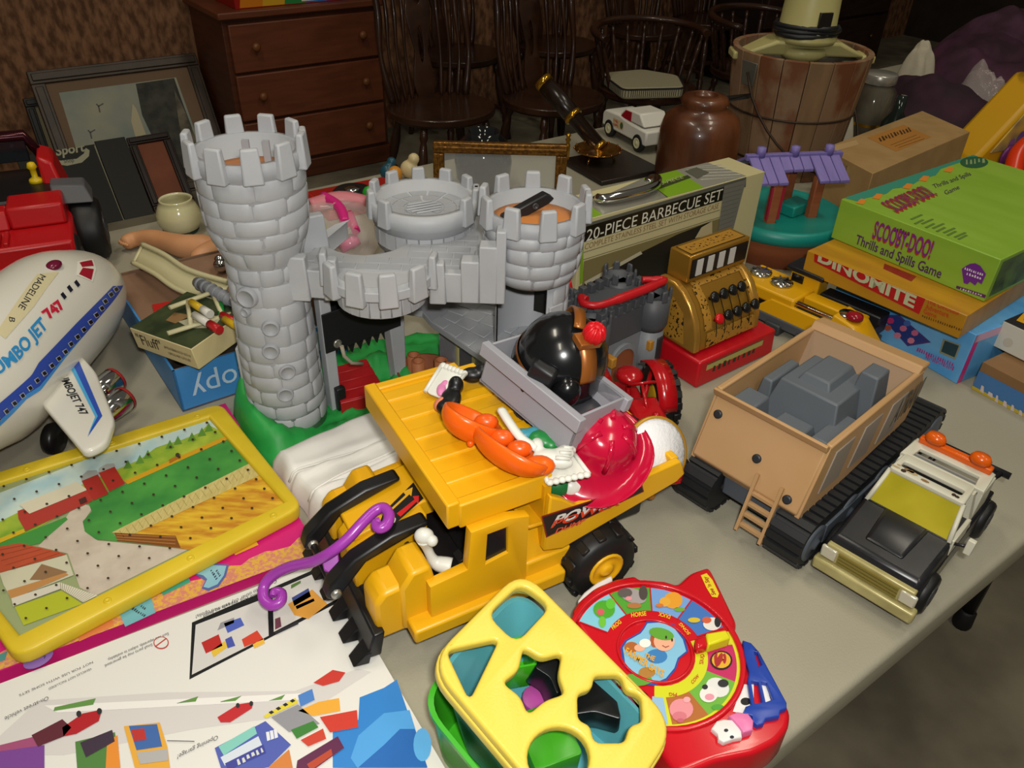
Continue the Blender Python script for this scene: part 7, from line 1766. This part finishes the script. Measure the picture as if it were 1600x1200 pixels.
# ---- orange vinyl figure behind the castle
orb = blob('orange_figure', 'orange vinyl toy figure lying behind the middle castle tower', 'toy figure', [((0, 0, .040), (.040, .036, .042)), ((-.034, .012, .082), (.028, .026, .026)), ((.030, -.006, .070), (.028, .026, .030)), ((-.040, .02, .030), (.022, .020, .030)), ((.036, .02, .026), (.020, .018, .026))], mat('vinyl_orange', 'c0622c', .45), 764, 374, .001, .003)
# ---- clear bag of pink doll things
m_bag = bpy.data.materials.new('clear_bag'); m_bag.use_nodes = True; MATS['clear_bag'] = m_bag; b_ = m_bag.node_tree.nodes['Principled BSDF']; b_.inputs['Base Color'].default_value = (.85, .75, .72, 1); b_.inputs['Roughness'].default_value = .12; b_.inputs['Alpha'].default_value = .22
pb = thing('bag_of_dolls', 'clear plastic bag of pink doll accessories behind the castle walkway', 'bag', P(530, 400, .007))
def bagshape(u, v):
    a = 2*PI*u; p = PI*v; r = math.sin(p)**.6
    n_ = 1+.22*mnoise.noise(Vector((math.cos(a)*2.5, math.sin(a)*2.5, v*6)))
    return (.085*r*math.cos(a)*n_, .105*r*math.sin(a)*n_, .050+.050*-math.cos(p)*n_)
MB().grid(bagshape, 40, 26).go('clear_bag', m_bag, pb)
for i, (c, pth, rad) in enumerate((('d0287c', [(.03, -.05, .09), (.01, .0, .10), (-.03, .05, .10)], .010), ('c8206c', [(.05, -.06, .08), (.03, -.01, .092)], .008), ('c87880', [(-.05, .02, .09), (.0, .05, .095), (.05, .05, .088)], .016), ('b86a6c', [(-.05, -.04, .05), (.0, -.06, .06), (.04, -.04, .05)], .014), ('a0a070', [(-.05, .0, .06), (-.02, -.03, .07)], .012), ('c84a80', [(.02, -.07, .05), (.05, -.05, .06)], .011))):
    MB().tube(spline(pth, 5), rad, 10).go('doll_piece', pl(c, .4), pb)
def heap_item(name, label, cat, px, py, z, balls, c, vox=.003): return blob(name, label, cat, balls, pl(c, .35), px, py, z, vox)
rtr = thing('red_tray', 'flat bright red plastic tray behind the clear bag', 'tray', P(560, 315, 0), .6); MB().box(-.10, .10, -.07, .07, 0, .02, tx=.006, ty=.006).go('tray', pl('b8241c', .35), rtr, bevel=.003); 
MB().box(-.09, .09, -.06, .06, .018, .021).go('tray_well', pl('9a1c16', .4), rtr)
wj = thing('toy_roller', 'black toy wheel with silver hub lying on the red tray', 'toy wheel', P(552, 312, .02)); MB().lathe([(.040, .0), (.044, .006), (.044, .018), (.038, .024), (.02, .022), (0, .022)], 26).go('tyre', pl('1c1c1e', .4), wj); MB().lathe([(.018, .022), (.016, .027), (.006, .029), (0, .029)], 18).go('hub', m_chr, wj)
heap_item('green_toy_block', 'bright green toy block beside the black toy wheel', 'toy block', 578, 318, .02, [((0, 0, .02), (.016, .012, .02)), ((.0, .012, .014), (.012, .012, .014))], '2a9a2c')
heap_item('teal_toy_bird', 'dark teal toy figure beside the green block', 'toy figure', 606, 282, 0, [((0, 0, .02), (.018, .016, .02)), ((.01, .01, .042), (.012, .011, .012))], '1c4a58')
heap_item('white_toy_lamb', 'small white and yellow toy figure behind the middle castle tower', 'toy figure', 640, 280, 0, [((0, 0, .025), (.022, .018, .022)), ((.012, .0, .050), (.014, .013, .014))], 'c9b88a')
heap_item('orange_toy_fruit', 'small orange toy fruit behind the middle castle tower', 'toy figure', 618, 285, 0, [((0, 0, .02), (.018, .018, .02))], 'c8862c')
# ---- cardboard box with a blue side, full of odds and ends
kA = P(286, 644, 0); kang = math.radians(37)
kb = thing('open_carton', 'open shallow cardboard carton with blue printed sides', 'box', kA, kang)
m_kin = mat('kraft_inner', '7a5c44', .75, c2='866650', ns=16); m_kbl = mat('carton_blue', '3f86c4', .45)
KL, KD, KH = .26, .34, .070
MB().box(0, KL, 0, KD, 0, .003).go('carton_floor', m_kin, kb)
for x0, x1, y0, y1, mm in ((0, KL, 0, .003, m_kbl), (0, KL, KD-.003, KD, m_kin), (0, .003, 0, KD, m_kbl), (KL-.003, KL, 0, KD, m_kin)):
    MB().box(x0, x1, y0, y1, 0, KH).go('carton_wall', mm, kb)
MB().box(.003, KL-.003, .003, .006, .003, KH-.001).go('inner_lining', m_kin, kb)
MB().hexa([(.004, .14, KH-.012), (KL-.01, .14, KH-.012), (KL-.01, KD-.01, KH-.004), (.004, KD-.01, KH-.004)], [(.004, .14, KH-.009), (KL-.01, .14, KH-.009), (KL-.01, KD-.01, KH-.001), (.004, KD-.01, KH-.001)]).go('inner_flap', m_kin, kb)
MB().box(.006, KL-.006, .006, .145, .003, .030).go('packing_layer', mat('dark_stuffing', '2a241e', .8), kb)
pf = Print(kb, (0, 0, 0), (1, 0, 0), (0, 0, 1)); pf.text('photocopy', (.215, .052), (.018, .044), (.215, .018), 'b9cfe0', 2, px=False); pf.go('blue_side_lettering')
# small box on top
fl_a = P(216, 543, .075); fl_b = P(313, 585, .075)
fx = thing('small_card_box', 'small cream box with dark green picture lid lying on the carton', 'box', fl_a, rot=(.10, -.06, ang(fl_a, fl_b)))
FL = (fl_b-fl_a).length
MB().box(0, FL, 0, .105, 0, .034).go('box_body', mat('cream_card', 'c9b98a', .6), fx, bevel=.001)
pf = Print(fx, (0, 0, 0), (1, 0, 0), (0, 0, 1)); pf.text('"Fluff"', (.008, .010), (.060, .012), (.008, .028), '3c3428', 2, px=False); pf.marks((.066, .019), (FL-.006, .019), (.066, .024), 20, '6a5c44', 2, px=False); pf.marks((.070, .010), (FL-.010, .010), (.070, .015), 16, '6a5c44', 2, px=False); pf.go('side_lettering')
pt_ = Print(fx, (0, 0, .034), (1, 0, 0), (0, 1, 0)); pt_.quad(.001, .001, FL-.001, .104, mat('picture_green', '26331f', .4, c2='3f4a2c', ns=30), 1)
pt_.poly([(.055, .040), (.075, .070), (.105, .075), (.115, .050), (.085, .035)], 'a8a48a', 2, False).poly([(.030, .055), (.060, .060), (.055, .035), (.035, .035)], '8a6a44', 2, False).ell(.095, .058, .004, .003, '2a2c24', 3, px=False); pt_.go('lid_picture')
m_iv = mat('ivory_plastic', 'c4bd94', .45)
# ivory slide
sl_ = thing('toy_slide', 'ivory plastic toy slide lying on the carton', 'toy slide', P(290, 430, .075))
a_, b_, c_ = LP(sl_, 218, 408, .085), LP(sl_, 290, 450, .10), LP(sl_, 352, 470, .105)
ctr_ = spline([a_, a_.lerp(b_, .5)+Vector((0, 0, .004)), b_, c_], 6); vs = []; fs = []
sd_ = Vector((.30, .92, 0)).normalized()*.030
for p in ctr_: vs += [p-sd_*.5+Vector((0, 0, .000)), p+sd_*.5+Vector((0, 0, .020))]
for i in range(len(ctr_)-1): fs.append([2*i, 2*i+1, 2*i+3, 2*i+2])
MB().add(vs, fs, 0, True).go('chute', m_iv, sl_, solid=.003)
for s_, dz_ in ((-.5, .004), (.5, .024)): MB().tube([p+sd_*s_+Vector((0, 0, dz_)) for p in ctr_], .0042, 6).go('side_rail', m_iv, sl_)
MB().tube([ctr_[0]-sd_*.5, ctr_[0]+sd_*.5+Vector((0, 0, .02))], .004, 6).go('end_bar', m_iv, sl_)
# ivory ladder
la = thing('toy_ladder', 'ivory plastic toy ladder on top of the small card box', 'toy ladder', P(320, 510, .115))
p1a, p1b = LP(la, 265, 481, .128), LP(la, 345, 452, .128); p2a, p2b = LP(la, 262, 521, .122), LP(la, 372, 487, .122)
for q0, q1_ in ((p1a, p1b), (p2a, p2b)): MB().tube([q0, q1_], .0048, 6, flat=.6).go('ladder_rail', m_iv, la)
for t in (.34, .82): MB().tube([p1a.lerp(p1b, t), p2a.lerp(p2b, t*.95)], .0034, 6).go('ladder_rung', m_iv, la)
gs = thing('green_strip', 'thin green plastic strip beside the ivory ladder', 'toy part', P(347, 480, .12)); MB().tube([LP(gs, 346, 470, .127), LP(gs, 346, 500, .121)], .0045, 6, flat=.5).go('strip', pl('1f8a3a', .4), gs)
# grey screw rod
gs2 = thing('grey_screw_rod', 'grey plastic threaded rod leaning on the tall castle tower', 'toy part', P(335, 455, .13))
s0, s1 = LP(gs2, 308, 441, .125), LP(gs2, 365, 472, .135); MB().tube([s0, s1], .008, 12).go('rod', pl('7d8086', .45), gs2)
for i in range(6):
    q = s0.lerp(s1, (i+.7)/6.5); b = MB().aim(q, s1-s0); b.lathe([(.008, -.002), (.0105, 0), (.008, .002)], 14, close=False); b.go('thread_ring', pl('7d8086', .45), gs2)
# markers
for i, (p0, p1, cb, cc, lab) in enumerate((((305, 498), (345, 522), 'd2cfc4', 'b01c20', 'white marker pen with a red cap lying on the small box'), ((348, 498), (392, 520), 'b01c20', 'b01c20', 'red marker pen against the tall castle tower'), ((300, 478), (330, 497), 'c9a41c', 'd2cfc4', 'yellow marker pen with a white cap in the carton'), ((352, 505), (395, 528), 'c9a41c', 'c9a41c', 'yellow marker pen under the red one by the castle tower'))):
    mk = thing('marker_pen', lab, 'pen', P(*p0, .128), group='marker pens in the carton'); e = LP(mk, *p1, .128); e.z = 0
    b = MB().tube([(0, 0, .006), (e.x*.6, e.y*.6, .006)], .0055, 10).go('barrel', pl(cb, .3), mk); MB().tube([(e.x*.6, e.y*.6, .006), (e.x, e.y, .006)], .0062, 10).go('cap', pl(cc, .3), mk)
rdp = thing('red_card', 'red card strip behind the ivory ladder', 'card', P(275, 487, .085), .5); MB().box(-.03, .03, -.01, .015, 0, .012).go('strip', pl('b4201c', .4), rdp, bevel=.001)
bd2 = blob('silver_bauble', 'crumpled silver chain heap beside the tall castle tower', 'trinket', [((0, 0, .012), (.012, .010, .012)), ((.012, .012, .010), (.010, .010, .010)), ((-.006, .016, .014), (.009, .008, .010))], m_chr, 346, 425, .07, .002)
# ---- purple fabric heap, jar, white cloth, bottles at the far right
def heap(name, label, cat, px, py, w, d, h, material, seed, z=0, part='cloth', sub=0, rz=.6, group=None, am=1.0):
    r = thing(name, label, cat, P(px, py, z), rz, group)
    def f(u, v):
        a = 2*PI*u; rr_ = v
        n_ = mnoise.noise(Vector((math.cos(a)*1.6*rr_+seed, math.sin(a)*1.6*rr_, seed))); n2 = mnoise.noise(Vector((math.cos(a)*5*rr_, math.sin(a)*5*rr_+seed, 2)))
        hh = h*(1-rr_**2.6)*(1+.35*n_*am)+.022*am*n2*(1-rr_**4)*h/.15
        k = 1+.25*n_
        return (w*rr_*k*math.cos(a), d*rr_*k*math.sin(a), max(.0, hh) if rr_ < 1 else 0)
    MB().grid(f, 56, 22).go(part, material, r); return r
m_pur = mat('purple_cloth', '220a18', .8, c2='38142a', ns=9, bump=.5, bs=40)
heap('purple_fabric', 'dark purple fabric heap behind the brown carton', 'fabric', 1450, 190, .17, .24, .12, m_pur, 1.3, group='purple fabric heaps', am=.8)
heap('purple_fabric', 'dark purple fabric heap by the table edge behind the yellow toy', 'fabric', 1530, 140, .20, .26, .15, mat('purple_cloth2', '2a0e20', .8, c2='48203a', ns=9, bump=.5, bs=40), 4.1, group='purple fabric heaps', am=.8)
heap('purple_fabric', 'mauve purple fabric heap furthest along the table', 'fabric', 1590, 90, .26, .26, .16, mat('purple_cloth3', '341828', .8, c2='503046', ns=9, bump=.5, bs=40), 7.7, group='purple fabric heaps', am=.8)
heap('clear_wrap', 'crumpled clear plastic wrap beside the purple fabric', 'wrap', 1525, 175, .07, .09, .12, mat('clear_bag', ''), 2.2, part='wrap')
jr_ = thing('glass_jar', 'glass jar with a pale metal lid beside the wooden bucket', 'jar', Vector((.975, 2.29, TZ)))
MB().lathe([(0, 0), (.048, 0), (.052, .01), (.052, .13), (.040, .145), (.040, .16)], 28, close=False).go('jar', mat('jar_glass', '5a5448', .06, c2='2a2620', ns=8), jr_); MB().lathe([(.043, .150), (.044, .152), (.044, .172), (.042, .175), (0, .175)], 28, close=False).go('lid', mat('jar_lid', 'a8a49a', .3, metal=.6), jr_)
MB().lathe([(.0525, .04), (.0525, .048)], 28, close=False).go('gold_band', mat('gold_band', ''), jr_)
heap('white_cloth', 'crumpled white cloth beside the glass jar', 'cloth', 1415, 160, .055, .07, .19, mat('cloth_white', 'b0a894', .85, bump=.4, bs=60), 3.3, am=.35)
heap('white_cloth', 'small white rag wedged between bucket and brown carton', 'cloth', 1300, 232, .045, .06, .12, mat('cloth_white', ''), 5.3, am=.35)
st = thing('dark_bottle', 'dark glass bottle cluster piece beside the jar', 'bottle', Vector((.99, 2.16, TZ))); MB().lathe([(0, 0), (.032, 0), (.034, .01), (.034, .08), (.014, .11), (.013, .15), (0, .15)], 20, close=False).go('bottle', mat('bottle_dark', '1c2420', .08), st)
# ---- bright yellow toy at the right edge
yt = thing('yellow_activity_toy', 'yellow triangular activity toy with picture stickers', 'toy', P(1528, 258, 0), math.radians(28))
MB().prism_y([(-.12, 0), (.20, 0), (.20, .06), (.13, .215), (.09, .22), (-.11, .03)], -.05, .05).go('body', mat('toy_yellow', 'c8960e', .4), yt, bevel=.012)
MB().prism_y([(-.05, .055), (.16, .055), (.10, .195), (.07, .19)], -.053, -.049).go('picture_panel', mat('activity_print', '8a7a5c', .4, c2='c8b04a', ns=20, nd=1), yt, bevel=.001)
pf = Print(yt, (0, -.0535, 0), (1, 0, 0), (0, 0, 1))
for x, z, c, r in ((.05, .08, '6a4a9a', .016), (.08, .10, 'b8343c', .018), (.07, .13, '5a8a4a', .014), (.10, .15, '4a8aa8', .016), (.11, .08, 'c8742c', .014), (.02, .07, '8a5a9a', .012)): pf.ell(x, z, r, r*1.2, c, 1, px=False)
pf.go('picture_print')
MB().aim((.02, -.055, .038), (0, -1, 0)).lathe([(.03, 0), (.03, .006), (0, .008)], 20).go('purple_dial', pl('6a2a6c', .35), yt)
rg_ = thing('orange_tube_toy', 'orange-red curved tube toy in front of the yellow activity toy', 'toy', P(1590, 268, 0)+Vector((.01, -.06, 0))); 
MB().tube(spline([(-.07, -.02, .02), (-.05, .02, .06), (.0, .05, .09), (.08, .07, .10), (.16, .08, .08)], 6), .022, 12).go('tube', pl('d8360c', .3), rg_)
MB().ball((.05, .01, .045), (.06, .04, .035), 16, 10).go('blue_shell', pl('1c3a6a', .2), rg_)
ps_ = thing('purple_bowl', 'purple plastic cap on top of the yellow activity toy', 'toy part', MWD[yt.name] @ Vector((.10, 0, .243))); MB().lathe([(.03, 0), (.034, .004), (.03, .014), (0, .018)], 20).go('cap', pl('7a2260', .3), ps_)
